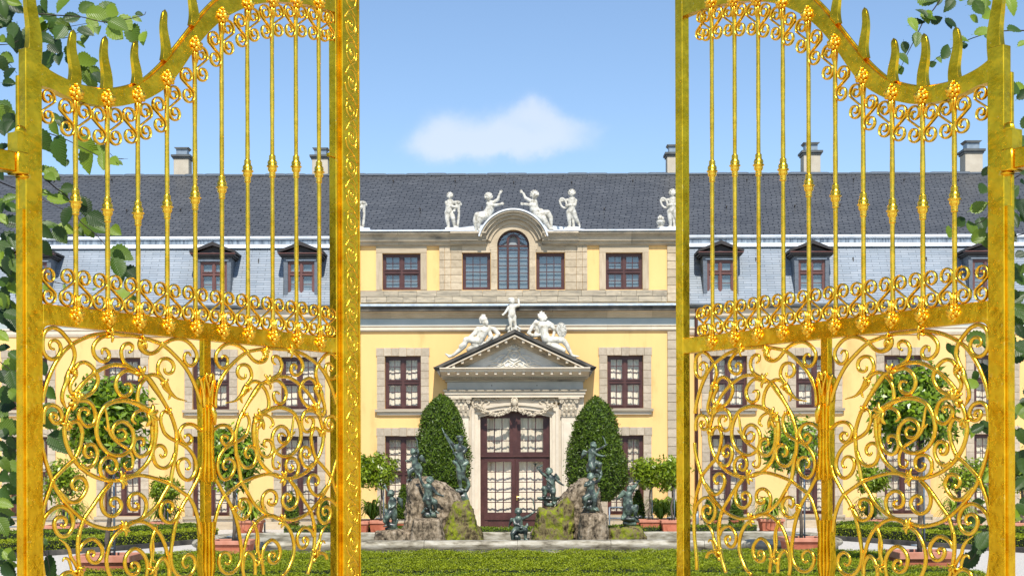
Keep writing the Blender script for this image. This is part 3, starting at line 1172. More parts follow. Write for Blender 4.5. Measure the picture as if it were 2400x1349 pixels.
seg = X(806) - 0.0
cuts = [CL - 0.04] + [CL + (CR - CL) * t for t in (0.14, 0.32, 0.46, 0.61, 0.77, 0.9)] + [CR + 0.04]
for a, b_ in zip(cuts, cuts[1:]):
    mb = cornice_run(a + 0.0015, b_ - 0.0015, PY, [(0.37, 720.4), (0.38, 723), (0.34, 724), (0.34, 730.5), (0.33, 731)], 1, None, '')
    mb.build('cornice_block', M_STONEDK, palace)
    mb = cornice_run(a + 0.0015, b_ - 0.0015, PY, [(0.30, 731.3), (0.26, 733), (0.20, 735), (0.19, 738), (0.12, 742), (0.10, 745.5)], 1, None, '')
    mb.build('bed_mould', M_STONE, palace)
mb = MB().box(CL - 0.01, CR + 0.01, PY - 0.05, PY + 0.05, Z(762), Z(745.8))
mb.build('frieze', M_FRIEZE, palace)
for a, b_ in zip(cuts, cuts[1:]):
    mb = cornice_run(a + 0.0015, b_ - 0.0015, PY, [(0.10, 762.3), (0.10, 764), (0.07, 766), (0.07, 770), (0.085, 770.2), (0.085, 773), (0.04, 773.4), (0.04, 776)], 1, None, '')
    mb.build('architrave_block', M_STONEP, palace)
# upper cornice, interrupted by the arch
aL, aR = X(1142), X(1272)
for a, b_ in ((CL - 0.03, X(935)), (X(935), X(1058)), (X(1058), aL), (aR, X(1356)), (X(1356), X(1480)), (X(1480), CR + 0.03)):
    e = 0.06 if (a > X(1000) and b_ < X(1420)) else 0.0
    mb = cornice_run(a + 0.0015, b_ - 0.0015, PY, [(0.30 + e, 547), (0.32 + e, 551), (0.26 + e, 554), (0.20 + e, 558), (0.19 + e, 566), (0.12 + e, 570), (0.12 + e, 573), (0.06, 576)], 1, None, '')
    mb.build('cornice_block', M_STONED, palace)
# arched hood: three receding mouldings
zc_ = asp - 0.06
for r0, r1, yy, m_ in ((0.62, 0.72, 0.10, M_STONE), (0.722, 0.80, 0.19, M_STONED), (0.802, 0.875, 0.28, M_STONED), (0.877, 0.925, 0.36, M_STONED)):
    k0 = 16
    mb = MB()
    mb.band(arc(acx, zc_, r0, 16, 164, 30, 1.04), arc(acx, zc_, r1, 16, 164, 30, 1.04), PY - yy, PY + 0.05)
    mb.build('arch_moulding', m_, palace, 'auto')
mb = MB()
mb.band(arc(acx, zc_, 0.927, 16, 164, 30, 1.04), arc(acx, zc_, 0.965, 16, 164, 30, 1.04), PY - 0.39, PY + 0.9)
mb.build('arch_flashing', M_LEAD, palace, 'auto')
# lead covered low gable behind the statues
mb = MB()
zb0 = Z(546)
mb.box(CL - 0.06, aL - 0.3, PY - 0.36, PY + 0.4, zb0, zb0 + 0.035)
mb.box(aR + 0.3, CR + 0.06, PY - 0.36, PY + 0.4, zb0, zb0 + 0.035)
mb.build('lead_ledge', M_LEAD, palace)
mb = MB()
g0 = PY + 0.36
gl, gr, gm = X(905), X(1510), acx
zt_ = Z(513)
for a, b_, c in ((gl, gm, 1), (gm, gr, -1)):
    pass
mb.prism([(gl, zb0 - 0.02), (gr, zb0 - 0.02), (gm, zt_)], g0, g0 + 2.6)
mb.prism([(CL, zb0 - 0.06), (CR, zb0 - 0.06), (CR, zb0 + 0.02), (CL, zb0 + 0.02)], g0, g0 + 1.9)
mb.build('lead_gable', M_LEAD, palace)
for px, w in ((1064, 36), (1342, 36), (852, 36), (1566, 40)):
    mb = MB().box(X(px - w / 2), X(px + w / 2), PY - 0.22, PY + 0.15, zb0 + 0.03, Z(536))
    mb.build('statue_plinth', M_LEAD, palace)

# ------------------------------------------------------------ mansard roofs
RY0, RY1, RYR = WY - 0.16, WY + 0.95, 44.2      # eave, top of lower slope, ridge
ZE = Z(717, RY0)
ZM = Z(573, RY1)
ZU = Z(556, RY1)
ZR = Z(409, RYR)


def roof_quad(name, x0, x1, ya, za, yb, zb_, mat, nx=24, sag=0.0, parent=None):
    me = bpy.data.meshes.new(name)
    vs, fs, uv = [], [], []
    ny = 6
    ln = math.hypot(yb - ya, zb_ - za)
    org = ORG[palace.name]
    for j in range(ny + 1):
        t = j / ny
        for i in range(nx + 1):
            xx = x0 + (x1 - x0) * i / nx
            w = sag * math.sin(xx * 0.7) * math.sin(math.pi * t) + (sag * 0.6 * math.sin(xx * 0.45 + 1.0) if j == ny else 0)
            vs.append((xx - org[0], ya + (yb - ya) * t - org[1], za + (zb_ - za) * t + w))
            uv.append((xx, ln * t))
    for j in range(ny):
        for i in range(nx):
            a = j * (nx + 1) + i
            fs.append((a, a + 1, a + nx + 2, a + nx + 1))
    me.from_pydata(vs, [], fs)
    l = me.uv_layers.new(name='UVMap')
    for p in me.polygons:
        for li in p.loop_indices:
            l.data[li].uv = uv[me.loops[li].vertex_index]
    me.update()
    return mesh_obj(name, me, mat, parent or palace)


roof = roof_quad('roof', WXL, WXR, RY1 + 0.02, ZU + 0.0, RYR, ZR, M_SLATE_HI, 60, 0.012)
roof_quad('rear_slope', WXL, WXR, RYR, ZR, RYR + 5, ZU, M_SLATE_HI, 10)
mans = []
for x0, x1 in ((WXL, CL - 0.02), (CR + 0.02, WXR)):
    mo = roof_quad('mansard_slope', x0, x1, RY0, ZE, RY1, ZM, M_SLATE_LO, 20)
    mans.append(mo)
    # rolled lead edge, stained hollow and lower flashing
    mb = MB().tube([(x0, RY1 - 0.06, Z(557, RY1)), (x1, RY1 - 0.06, Z(557, RY1))], 0.052, 10)
    mb.build('lead_roll', M_LEAD, mo, True)
    mb = MB().profile_x([(RY1 - 0.05, Z(558, RY1)), (RY1 - 0.05, Z(573, RY1)), (RY1 + 0.05, Z(573, RY1)), (RY1 + 0.05, Z(558, RY1))], x0, x1)
    mb.build('lead_hollow', M_LEADD, mo)
    mb = MB().profile_x([(RY1 - 0.055, Z(571.5, RY1)), (RY1 - 0.15, Z(581, RY1)), (RY1 - 0.11, Z(582, RY1)), (RY1 + 0.05, Z(573, RY1))], x0, x1)
    mb.build('lead_apron', M_LEAD, mo)
    # gutter and cornice of the wing
    mb = MB().tube([(x0, RY0 - 0.05, ZE - 0.02), (x1, RY0 - 0.05, ZE - 0.02)], 0.06, 10)
    mb.build('gutter', M_ZINC, palace, True)
    q = x0
    while q < x1 - 0.05:
        e = min(q + 2.6, x1)
        mb = cornice_run(q + 0.0015, e - 0.0015, WY, [(0.20, 720), (0.22, 726), (0.14, 732), (0.12, 742), (0.06, 746)], 1, None, '')
        mb.build('bed_mould', M_STONEP, palace)
        mb = cornice_run(q + 0.0015, e - 0.0015, WY, [(0.09, 768), (0.09, 771), (0.06, 774), (0.06, 780), (0.03, 786)], 1, None, '')
        mb.build('architrave_block', M_STONEP, palace)
        q = e
    mb = MB().box(x0, x1, WY - 0.045, WY + 0.05, Z(768.3, WY), Z(745.8, WY))
    mb.build('frieze', M_FRIEZE, palace)

# ridge tiles
q = WXL
kk = 0
while q < WXR:
    piece('ridge_tile', roof, q, q + 0.62, RYR - 0.11, RYR + 0.11, ZR - 0.045, ZR + 0.03 + 0.012 * math.sin(kk * 1.7), M_CHEEK, 0.12)
    q += 0.625
    kk += 1
# iron roof hooks
hk = MB()
hk.box(-0.012, 0.012, -0.02, 0.0, -0.09, 0.02)
hk.box(-0.022, 0.022, -0.07, -0.02, -0.01, 0.02)
me_hook = hk.mesh('roof_hook')
me_hook.materials.append(M_IRON)


def on_roof(px, py):
    v = un(px, py, 1.0)
    a, c = v.x, v.z - EYE
    k = (ZR - ZU) / (RYR - RY1 - 0.02)
    t = (ZU - k * (RY1 + 0.02) - EYE) / (c - k)
    return Vector((a * t, t, EYE + c * t))


for px, py in ((922, 427), (1067, 427), (1204, 430), (1340, 430), (1483, 426), (985, 493), (1130, 490), (1265, 492), (1416, 492), (128, 426), (263, 424), (392, 426), (640, 424), (30, 494), (298, 495), (424, 494), (565, 494), (745, 493), (1617, 424), (1750, 424), (2000, 422), (2118, 424), (2245, 424), (1702, 487), (1862, 485), (1968, 482), (2230, 481)):
    p = on_roof(px, py)
    o = link(bpy.data.objects.new('roof_hook', me_hook))
    o.parent = roof
    o.location = p - ORG[palace.name] + Vector((0, -0.02, 0.03))

# chimneys
for px0, px1, pt in ((413, 448, 345), (736, 773, 347), (1564, 1600, 342), (1882, 1921, 338), (2258, 2299, 335)):
    yb = RYR + 0.35
    x0, x1 = X(px0, yb), X(px1, yb)
    xm = (x0 + x1) / 2
    w = (x1 - x0) / 2
    zt = Z(pt, yb)
    z0 = ZR - 0.12
    u = (zt - z0) / 75.0
    mb = MB().box(x0, x1, yb - w, yb + w, z0 + 9 * u, z0 + 48 * u)
    ch = mb.build('chimney', M_CHIM, roof, False, 0.01)
    MB().box(x0 - 0.02, x1 + 0.02, yb - w - 0.02, yb + w + 0.02, z0 - 0.3, z0 + 9 * u).build('brick_base', M_BRICK, ch)
    mb = MB().box(x0 - 0.03, x1 + 0.03, yb - w - 0.03, yb + w + 0.03, z0 + 48 * u, z0 + 52 * u)
    mb.box(x0 - 0.07, x1 + 0.07, yb - w - 0.07, yb + w + 0.07, z0 + 52 * u, z0 + 56.5 * u)
    mb.build('chimney_cornice', M_ZINC, ch)
    MB().box(xm - w * 0.72, xm + w * 0.72, yb - w * 0.72, yb + w * 0.72, z0 + 56.5 * u, z0 + 70 * u).build('flue', M_STEEL, ch)
    MB().prism([(xm - w * 1.0, z0 + 74 * u), (xm - w * 0.72, z0 + 70 * u), (xm + w * 0.72, z0 + 70 * u), (xm + w * 1.0, z0 + 74 * u)], yb - w * 0.9, yb + w * 0.9).build('rain_cap', M_ZINC, ch)

# dormers
def mans_y(z):
    return RY0 + (RY1 - RY0) * (z - ZE) / (ZM - ZE)


for pc in (80, 502, 707, 1690, 1904, 2312):
    yd = RY0 + 0.22
    x0, x1 = X(pc - 41, yd), X(pc + 41, yd)
    xm = (x0 + x1) / 2
    za, zb_ = Z(701, yd), Z(598, yd)
    ze, zp = Z(588, yd), Z(566, yd)
    wx0, wx1, wz0, wz1 = X(pc - 31, yd), X(pc + 31, yd), Z(689, yd), Z(611, yd)
    mb = MB()
    # slate front left and right of the window, then the cheeks going back into the roof
    holed_wall(mb, x0, x1, za, zb_, yd, [(wx0, wx1, wz0, wz1)], 0.12)
    dm = raw(mb, 'dormer', M_CHEEK, palace)
    for xx in (x0, x1):
        raw(MB().add([(xx, yd, za), (xx, mans_y(za) + 0.02, za), (xx, mans_y(zb_) + 0.05, zb_), (xx, yd, zb_)], [(0, 1, 2, 3)]), 'cheek', M_CHEEK, dm)
    ov = 0.135
    mb = MB()
    yb = mans_y(zp) + 0.1
    yo = yd - 0.16
    # little gabled roof with a deep dark cornice
    mb.prism([(x0 - ov, ze - 0.05), (xm, zp - 0.10), (x1 + ov, ze - 0.05), (x1 + ov + 0.02, ze + 0.0), (xm, zp), (x0 - ov - 0.02, ze + 0.0)], yo, yb)
    mb.build('gable_roof', M_DARKW, dm)
    mb = MB().prism([(x0 - 0.02, ze - 0.05), (x1 + 0.02, ze - 0.05), (xm, zp - 0.11)], yd - 0.03, yd + 0.02)
    mb.build('gable_panel', M_DARKW, dm)
    mb = MB()
    mb.box(x0 - ov, x1 + ov, yo - 0.012, yd + 0.0, ze - 0.075, ze - 0.052)
    mb.build('gable_ledge', M_WOODR, dm)
    mb = MB()
    for d, za_, zc2 in ((0.105, ze - 0.12, ze - 0.076), (0.065, ze - 0.16, ze - 0.121), (0.03, zb_ - 0.02, ze - 0.161)):
        mb.box(x0 - d, x1 + d, yo + 0.12 - d, mans_y(zb_) + 0.08, za_, zc2)
    mb.build('dormer_cornice', M_DARKW, dm)
    wd = window(wx0, wx1, wz0, wz1, yd - 0.06, wz1 - (wz1 - wz0) * 0.36, 1, 1, 2, mat_f=M_WOODR, glass=M_PANEB, lining='blind', fw=0.05, sill_rail=False, name='dormer_window', sw_=0.026)
    mb = MB().box(x0 - 0.01, x1 + 0.01, yd - 0.05, yd + 0.02, za + 0.0, za + 0.075)
    mb.build('dormer_sill', M_WOODR, dm)
    mb = MB().box(wx0 - 0.05, wx1 + 0.05, yd - 0.02, yd + 0.0, wz1 + 0.02, wz1 + 0.045)
    mb.build('lead_drip', M_LEAD, dm)
    # wave-edged slates beside the window
    for sx in (x0 + 0.05, x1 - 0.05):
        n = 11
        for k in range(n):
            zz = za + 0.1 + (zb_ - za - 0.12) * k / n
            mb_h = (zb_ - za - 0.12) / n
            piece('slate', dm, sx - 0.052, sx + 0.052, yd - 0.016 + 0.004 * (k % 2), yd + 0.0, zz, zz + mb_h * 1.02, M_CHEEK, 0.12)
for px in (592, 820 - 26, 248, 2022, 2198, 1788):
    mb = MB().box(X(px) - 0.01, X(px) + 0.01, mans_y(Z(590)) - 0.09, mans_y(Z(590)), Z(607), Z(592))
    mb.build('roof_hook', M_IRON, mans[0] if px < 1200 else mans[1])
# rain pipes
for px in (784, 1633):
    yy = WY - 0.09
    mb = MB().tube([(X(px, yy), yy, 0.45), (X(px, yy), yy, Z(735, yy)), (X(px, yy), RY0 - 0.05, ZE - 0.08)], 0.045, 10)
    dp = mb.build('rain_pipe', M_WOODR, palace, True)
    MB().tube([(X(px, yy), yy, 0.02), (X(px, yy), yy, 0.46)], 0.055, 10).build('pipe_shoe', M_STEEL, dp, True)

# ================================================================== the portal (still part of the palace)
QY = PY - 0.16                                   # door case
ped = Vector((MX, 0, 0))
mx = MX


def P_(px, Y=QY):
    return fx(px, Y)


# door case: moulded architrave with a flat arch
dx0, dx1 = X(1126), X(1289)
dz_side, dz_mid = Z(977), Z(963)


def seg_arch(off, lift=0.0, n=16):
    """outline of the opening grown by off"""
    pts = [(dx0 - off, 0.05)]
    for i in range(n + 1):
        t = i / n
        xx = dx0 - off + (dx1 - dx0 + 2 * off) * t
        pts.append((xx, dz_side + off + (dz_mid - dz_side) * math.sin(math.pi * t) + lift))
    pts.append((dx1 + off, 0.05))
    return pts


for o0, o1, pr, m_ in ((0.0, 0.055, 0.10, M_STONEP), (0.056, 0.15, 0.15, M_STONEP), (0.151, 0.225, 0.20, M_STONEP), (0.226, 0.30, 0.13, M_STONEP)):
    mb = MB().band(seg_arch(o0), seg_arch(o1), PY - pr, PY + 0.05)
    mb.build('door_moulding', m_, palace, 'auto')
# backing wall of the portal
mb = MB()
mb.box(P_(1046), dx0 - 0.26, QY + 0.06, PY + 0.03, 0.02, Z(914, QY))
mb.box(dx1 + 0.26, P_(1369), QY + 0.06, PY + 0.03, 0.02, Z(914, QY))
mb.box(dx0 - 0.26, dx1 + 0.26, QY + 0.055, PY + 0.03, dz_mid + 0.22, Z(914, QY))
mb.build('portal_wall', M_STONEP, palace)
# pilasters and capitals
def capital(xc, w, z0, z1, y, parent):
    mb = MB()
    mb.box(xc - w * 0.5, xc + w * 0.5, y - 0.05, y + 0.08, z0, z0 + 0.03)
    mb.box(xc - w * 0.40, xc + w * 0.40, y - 0.06, y + 0.08, z0 + 0.03, z1 - 0.06)
    mb.box(xc - w * 0.62, xc + w * 0.62, y - 0.13, y + 0.08, z1 - 0.045, z1)
    h = z1 - z0
    for rw, n, zz, ln in ((0, 4, z0 + 0.05, h * 0.34), (1, 3, z0 + h * 0.28, h * 0.36)):
        for k in range(n):
            xx = xc + (k - (n - 1) / 2) * w * 0.27
            mb.tube([(xx, y - 0.065, zz), (xx, y - 0.085, zz + ln * 0.6), (xx, y - 0.125, zz + ln * 0.95), (xx, y - 0.135, zz + ln * 0.75)], [0.03, 0.042, 0.032, 0.014], 6)
    for sg in (-1, 1):
        sp = spiral_pts(1.7, 0.012, 0.062, 0.0, 26)
        mb.tube([(xc + sg * (w * 0.44 - x * 1.0), y - 0.10, z1 - 0.115 + z_) for x, z_ in sp], 0.014, 6)
        sp = spiral_pts(1.2, 0.01, 0.035, 0.0, 16)
        mb.tube([(xc + sg * (w * 0.13 - x), y - 0.10, z1 - 0.10 + z_) for x, z_ in sp], 0.011, 6)
    mb.ball((xc, y - 0.13, z1 - 0.02), (0.04, 0.03, 0.04), 8, 6)
    mb.build('capital', M_CARVE, parent, 'auto')


for a, b_ in ((1064, 1099), (1316, 1351)):
    x0, x1 = P_(a), P_(b_)
    mb = MB()
    mb.box(x0, x1, QY - 0.02, QY + 0.06, 0.32, Z(976, QY))
    mb.box(x0 + 0.05, x1 - 0.05, QY - 0.034, QY - 0.0205, 0.45, Z(990, QY))
    mb.box(x0 - 0.05, x1 + 0.05, QY - 0.09, QY + 0.06, 0.02, 0.22)
    mb.box(x0 - 0.03, x1 + 0.03, QY - 0.06, QY + 0.06, 0.222, 0.318)
    pl = mb.build('pilaster', M_STONEP, palace, False, 0.006)
    capital((x0 + x1) / 2, (x1 - x0) * 1.12, Z(976, QY), Z(931, QY), QY, pl)
# entablature
for a, b_, y0, z0, z1, m_, nm in ((1046, 1369, 0.10, 931, 924.3, M_STONEP, 'architrave_block'), (1043, 1372, 0.13, 924, 917.3, M_STONEP, 'architrave_block'), (1040, 1375, 0.17, 917, 912.5, M_STONED, 'architrave_block'),
                                   (1049, 1367, 0.07, 912.2, 894.3, M_PFRIEZE, 'portal_frieze'), (1044, 1371, 0.12, 894, 889.3, M_STONED, 'bed_mould'), (1038, 1377, 0.20, 889, 884.3, M_STONED, 'bed_mould')):
    MB().box(P_(a), P_(b_), QY - y0, PY + 0.02, Z(z0, QY), Z(z1, QY)).build(nm, m_, palace, False, 0.004)
for px in (1153, 1259):
    MB().ball((P_(px), QY - 0.072, Z(903, QY)), 0.014, 8, 6).build('iron_bolt', M_IRON, palace)
CYF = QY - 0.55                                  # front of the corona
prof = [(PY + 0.02, Z(864, QY)), (CYF - 0.06, Z(864, QY)), (CYF - 0.07, Z(866, QY)), (CYF, Z(870, QY)), (CYF, Z(873, QY)), (CYF + 0.03, Z(873.5, QY)), (CYF + 0.33, Z(881, QY)), (CYF + 0.35, Z(884, QY)), (PY + 0.02, Z(884, QY))]
e0, e1 = P_(1031, CYF), P_(1384, CYF)
corona = MB().profile_x(prof, e0, e1).build('corona', M_STONEP, palace)
for sg, xx in ((-1, e0), (1, e1)):
    pts = [(0.0, Z(863, QY)), (0.17, Z(862, QY)), (0.16, Z(866, QY)), (0.10, Z(869, QY)), (0.07, Z(874, QY)), (0.03, Z(880, QY)), (0.0, Z(884, QY))]
    mb = MB().prism([(xx + sg * (a - 0.005), z_) for a, z_ in pts], CYF + 0.02, PY - 0.02)
    mb.build('cornice_return', M_STONEDK, palace)
# modillions under the corona
n = 15
for k in range(n):
    xx = P_(1052, CYF) + (P_(1360, CYF) - P_(1052, CYF)) * k / (n - 1)
    piece('modillion', corona, xx - 0.035, xx + 0.035, CYF + 0.035, CYF + 0.30, Z(880, QY) , Z(873.7, QY), M_STONEP, 0.06)
n = 60
for k in range(n):
    xx = P_(1046, QY) + (P_(1369, QY) - P_(1046, QY)) * k / (n - 1)
    piece('dentil', corona, xx - 0.016, xx + 0.016, QY - 0.235, QY - 0.19, Z(888.5, QY), Z(884.6, QY), M_STONED, 0.0)
# raking cornices of the pediment
apx, apz = mx, Z(776, QY)
Zb = Z(864, QY)


def rake(sg, a_out, a_in, y0, mat, name):
    """band parallel to the slope; a_* distances below the top line, in picture units"""
    xo = apx + sg * (e1 - e0 + 0.34) / 2
    k = (apz - Zb) / (abs(xo - apx))
    u = 0.0113 / math.cos(math.atan(k))
    top = [(apx, apz - a_out * u), (xo, Zb - a_out * u)]
    bot = [(apx, apz - a_in * u), (xo, Zb - a_in * u)]
    # stop at the horizontal cornice
    def cut(p, q, zlim):
        if q[1] >= zlim:
            return q
        t = (p[1] - zlim) / (p[1] - q[1])
        return (p[0] + (q[0] - p[0]) * t, zlim)
    t1, b1 = cut(top[0], top[1], Zb + 0.001), cut(bot[0], bot[1], Zb + 0.001)
    poly = [bot[0], b1, t1, top[0]] if sg > 0 else [top[0], t1, b1, bot[0]]
    return MB().prism(poly, y0, PY + 0.01).build(name, mat, palace)


for sg in (-1, 1):
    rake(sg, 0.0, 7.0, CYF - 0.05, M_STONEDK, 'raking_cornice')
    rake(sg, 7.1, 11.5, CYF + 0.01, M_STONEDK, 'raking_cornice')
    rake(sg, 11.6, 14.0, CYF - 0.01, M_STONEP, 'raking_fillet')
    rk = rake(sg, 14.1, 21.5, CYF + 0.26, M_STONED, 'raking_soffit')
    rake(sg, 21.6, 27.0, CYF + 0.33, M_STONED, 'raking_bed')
    slope = (apz - Zb) / ((e1 - e0 + 0.34) / 2)
    for k in range(8 if sg > 0 else 7):
        t = (k + (0 if sg > 0 else 1)) / 8.0
        xx = apx + sg * t * (e1 - e0) / 2 * 0.93
        zz = apz - abs(xx - apx) * slope - 0.0113 * 16.5 * math.hypot(1, slope)
        piece('modillion', rk, xx - 0.037, xx + 0.037, CYF + 0.03, CYF + 0.26, zz - 0.042, zz + 0.04, M_STONEP, 0.06)
# tympanum and its carving
ty0 = QY - 0.10
mb = MB().prism([(P_(1060), Zb + 0.0), (P_(1353), Zb + 0.0), (apx, apz - 0.24)], ty0, PY)
tym = mb.build('tympanum', M_TYMP, palace)
TT = lambda x, y: (P_(1000 + x / 4.217), Z(680 + y / 4.217, QY))
cv = MB()


def relief(mb, pts, r, K=TT, y=None, t0=1.0, t1=1.0):
    p = catmull([(*K(a, b_),) for a, b_ in pts], 6)
    n_ = len(p)
    mb.tube([(q.x, (ty0 if y is None else y) - 0.012, q.y) for q in p], [r * (t0 + (t1 - t0) * i / (n_ - 1)) for i in range(n_)], 6)


for sg in (-1, 1):
    m_ = lambda pts: [(866 + sg * (a - 866), b_) for a, b_ in pts]
    relief(cv, m_([(866, 700), (900, 680), (925, 640), (905, 605), (866, 600)]), 0.022)
    relief(cv, m_([(866, 720), (830, 735), (790, 755), (770, 730), (800, 700), (850, 720), (890, 755), (930, 740)]), 0.018)
    relief(cv, m_([(930, 650), (970, 680), (1000, 720), (1050, 715), (1085, 720)]), 0.022, t1=0.5)
    relief(cv, m_([(920, 690), (960, 720), (1010, 750), (1080, 740), (1130, 755)]), 0.022, t1=0.4)
    relief(cv, m_([(900, 720), (940, 750), (1000, 768), (1060, 765), (1120, 772)]), 0.018, t1=0.4)
    relief(cv, m_([(950, 640), (1010, 650), (1060, 690), (1120, 700)]), 0.014, t1=0.5)
    relief(cv, m_([(880, 590), (915, 585), (930, 560), (900, 560)]), 0.018)
    relief(cv, m_([(985, 700), (1015, 690), (1030, 720), (1005, 735), (985, 720)]), 0.013)
for k in range(5):
    cv.ball((TT(822 + k * 22, 0)[0], ty0 - 0.02, TT(0, 560 - 14 * (k % 2))[1]), (0.028, 0.025, 0.03), 8, 6)
relief(cv, [(800, 590), (866, 600), (930, 590)], 0.02)
relief(cv, [(840, 640), (866, 665), (895, 640), (866, 620), (840, 640)], 0.016)
cv.build('carved_cartouche', M_WHITE, tym, 'auto')
# garland, brackets and mask over the door
GK = lambda x, y: (P_(1000 + x / 4.217), Z(680 + y / 4.217, QY))
for sg in (-1, 1):
    m_ = lambda pts: [(870 + sg * (a - 870), b_) for a, b_ in pts]
    g = MB()
    pts = catmull([(*GK(a, b_),) for a, b_ in m_([(905, 1170), (960, 1205), (1040, 1225), (1120, 1210), (1200, 1165), (1250, 1130)])], 9)
    for i, q in enumerate(pts):
        for j in range(3):
            g.ball((q.x + random.uniform(-.035, .035), QY - 0.10 - random.uniform(0, .05), q.y + random.uniform(-.045, .04)), random.uniform(0.022, 0.036), 6, 5)
    g.build('garland', M_CARVE, palace, True)
    g = MB()
    y_ = QY + 0.02
    for pp, r in (([(1270, 1160), (1285, 1110), (1255, 1070), (1205, 1080), (1195, 1125), (1230, 1140), (1245, 1110)], 0.028), ([(1190, 1110), (1150, 1085), (1120, 1100), (1140, 1125)], 0.022), ([(1180, 1085), (1120, 1070), (1075, 1080), (1045, 1095), (1035, 1075), (1060, 1065)], 0.018), ([(1270, 1150), (1290, 1175), (1260, 1180)], 0.02), ([(1225, 1130), (1200, 1160), (1170, 1150)], 0.018)):
        relief(g, m_(pp), r, GK, y_)
    g.build('acanthus_bracket', M_CARVE, palace, 'auto')
g = MB()
g.ball((*[GK(870, 1110)[0]], QY - 0.12, GK(870, 1110)[1]), (0.07, 0.07, 0.11), 10, 8)
for k in range(16):
    a = k / 16 * 2 * math.pi
    g.ball((GK(870, 0)[0] + math.cos(a) * 0.075, QY - 0.11, GK(0, 1095)[1] + math.sin(a) * 0.10), 0.026, 6, 5)
for k in range(12):
    g.ball((GK(870, 0)[0] + random.uniform(-.05, .05), QY - 0.13, GK(0, 1165)[1] + random.uniform(-.09, .05)), 0.028, 6, 5)
g.build('carved_mask', M_CARVE, palace, True)

# door: upper lights and two leaves
dyf = PY + 0.07
zt = Z(1068)
mb = MB()
dm_ = (dx0 + dx1) / 2
mb.prism([(dx0 - 0.01, 0.04), (dx0 + 0.09, 0.04), (dx0 + 0.09, dz_side - 0.02), (dx0 - 0.01, dz_side + 0.05)], dyf, dyf + 0.08)
mb.prism([(dx1 - 0.09, 0.04), (dx1 + 0.01, 0.04), (dx1 + 0.01, dz_side + 0.05), (dx1 - 0.09, dz_side - 0.02)], dyf, dyf + 0.08)
mb.box(dm_ - 0.06, dm_ + 0.06, dyf - 0.02, dyf + 0.08, zt, dz_mid + 0.1)
mb.box(dx0 + 0.09, dx1 - 0.09, dyf, dyf + 0.08, Z(979), dz_mid + 0.12)
mb.box(dx0, dx1, dyf - 0.02, dyf + 0.08, zt - 0.055, zt)
mb.tube([(dx0, dyf - 0.03, zt - 0.01), (dx1, dyf - 0.03, zt - 0.01)], 0.025, 8)
door = mb.build('door', M_WOOD, palace)
glz = MB()
for sg in (-1, 1):
    a, b_ = (dx0 + 0.09, dm_ - 0.06) if sg < 0 else (dm_ + 0.06, dx1 - 0.09)
    lf = MB()
    # upper light
    lf.box(a, a + 0.09, dyf + 0.01, dyf + 0.07, zt, Z(979))
    lf.box(b_ - 0.09, b_, dyf + 0.01, dyf + 0.07, zt, Z(979))
    lf.box(a + 0.09, b_ - 0.09, dyf + 0.01, dyf + 0.07, zt, zt + 0.11)
    up0, up1 = zt + 0.11, Z(979)
    # lower leaf
    a2, b2 = (dx0 + 0.09, dm_ - 0.003) if sg < 0 else (dm_ + 0.003, dx1 - 0.09)
    lf.box(a2, a2 + 0.10, dyf - 0.01, dyf + 0.06, 0.07, zt - 0.055)
    lf.box(b2 - 0.10, b2, dyf - 0.01, dyf + 0.06, 0.07, zt - 0.055)
    lf.box(a2 + 0.10, b2 - 0.10, dyf - 0.01, dyf + 0.06, zt - 0.15, zt - 0.055)
    lf.box(a2 + 0.10, b2 - 0.10, dyf - 0.01, dyf + 0.06, Z(1214), Z(1200))
    lf.box(a2 + 0.10, b2 - 0.10, dyf + 0.01, dyf + 0.06, 0.07, Z(1214))
    lf.box(a2 + 0.02, b2 - 0.02, dyf - 0.03, dyf - 0.0105, Z(1217), Z(1214))
    leaf_ = lf.build('door_leaf', M_WOOD, door)
    for (xa, xb, za, zb_, cols_, rws) in ((a + 0.09, b_ - 0.09, up0, up1, 3, 3), (a2 + 0.10, b2 - 0.10, Z(1200), zt - 0.15, 3, 5)):
        for k in range(1, cols_):
            q = xa + (xb - xa) * k / cols_
            glz.box(q - 0.011, q + 0.011, dyf + 0.016, dyf + 0.05, za, zb_)
        for k in range(1, rws):
            q = za + (zb_ - za) * k / rws
            glz.box(xa, xb, dyf + 0.018, dyf + 0.048, q - 0.011, q + 0.011)
        for i in range(cols_):
            for j in range(rws):
                piece('door_pane', door, xa + (xb - xa) * i / cols_, xa + (xb - xa) * (i + 1) / cols_, dyf + 0.03, dyf + 0.036, za + (zb_ - za) * j / rws, za + (zb_ - za) * (j + 1) / rws, M_PANE, 0.0)
        cu = MB()
        vs, fs = [], []
        nn = 70
        for i in range(nn + 1):
            t = i / nn
            w = 0.011 * math.sin(t * 21 + sg) + 0.007 * math.sin(t * 47 + za) + 0.012 * math.sin(t * 8 + sg * 2)
            for zv in (za - 0.05, zb_ + 0.05):
                vs.append((xa - 0.05 + (xb - xa + 0.1) * t, dyf + 0.20 + w, zv))
        for i in range(nn):
            fs.append((2 * i, 2 * i + 2, 2 * i + 3, 2 * i + 1))
        cu.add(vs, fs)
        mesh_obj('curtain', cu.mesh('curtain', ORG[door.name], True), M_CURT, door)
glz.build('glazing_bars', M_WOOD, door)['kind'] = 'stuff'
hd = MB().box(dm_ + 0.03, dm_ + 0.06, dyf - 0.045, dyf - 0.011, Z(1172), Z(1160))
hd.tube([(dm_ + 0.045, dyf - 0.04, Z(1164)), (dm_ + 0.045, dyf - 0.08, Z(1164)), (dm_ + 0.13, dyf - 0.08, Z(1164))], 0.011, 6)
hd.build('door_handle', M_BRASS, door, 'auto')
MB().box(dx0 - 0.1, dx1 + 0.1, PY - 0.42, PY + 0.15, 0.0, 0.045).build('door_step', M_STONED, palace, False, 0.01)

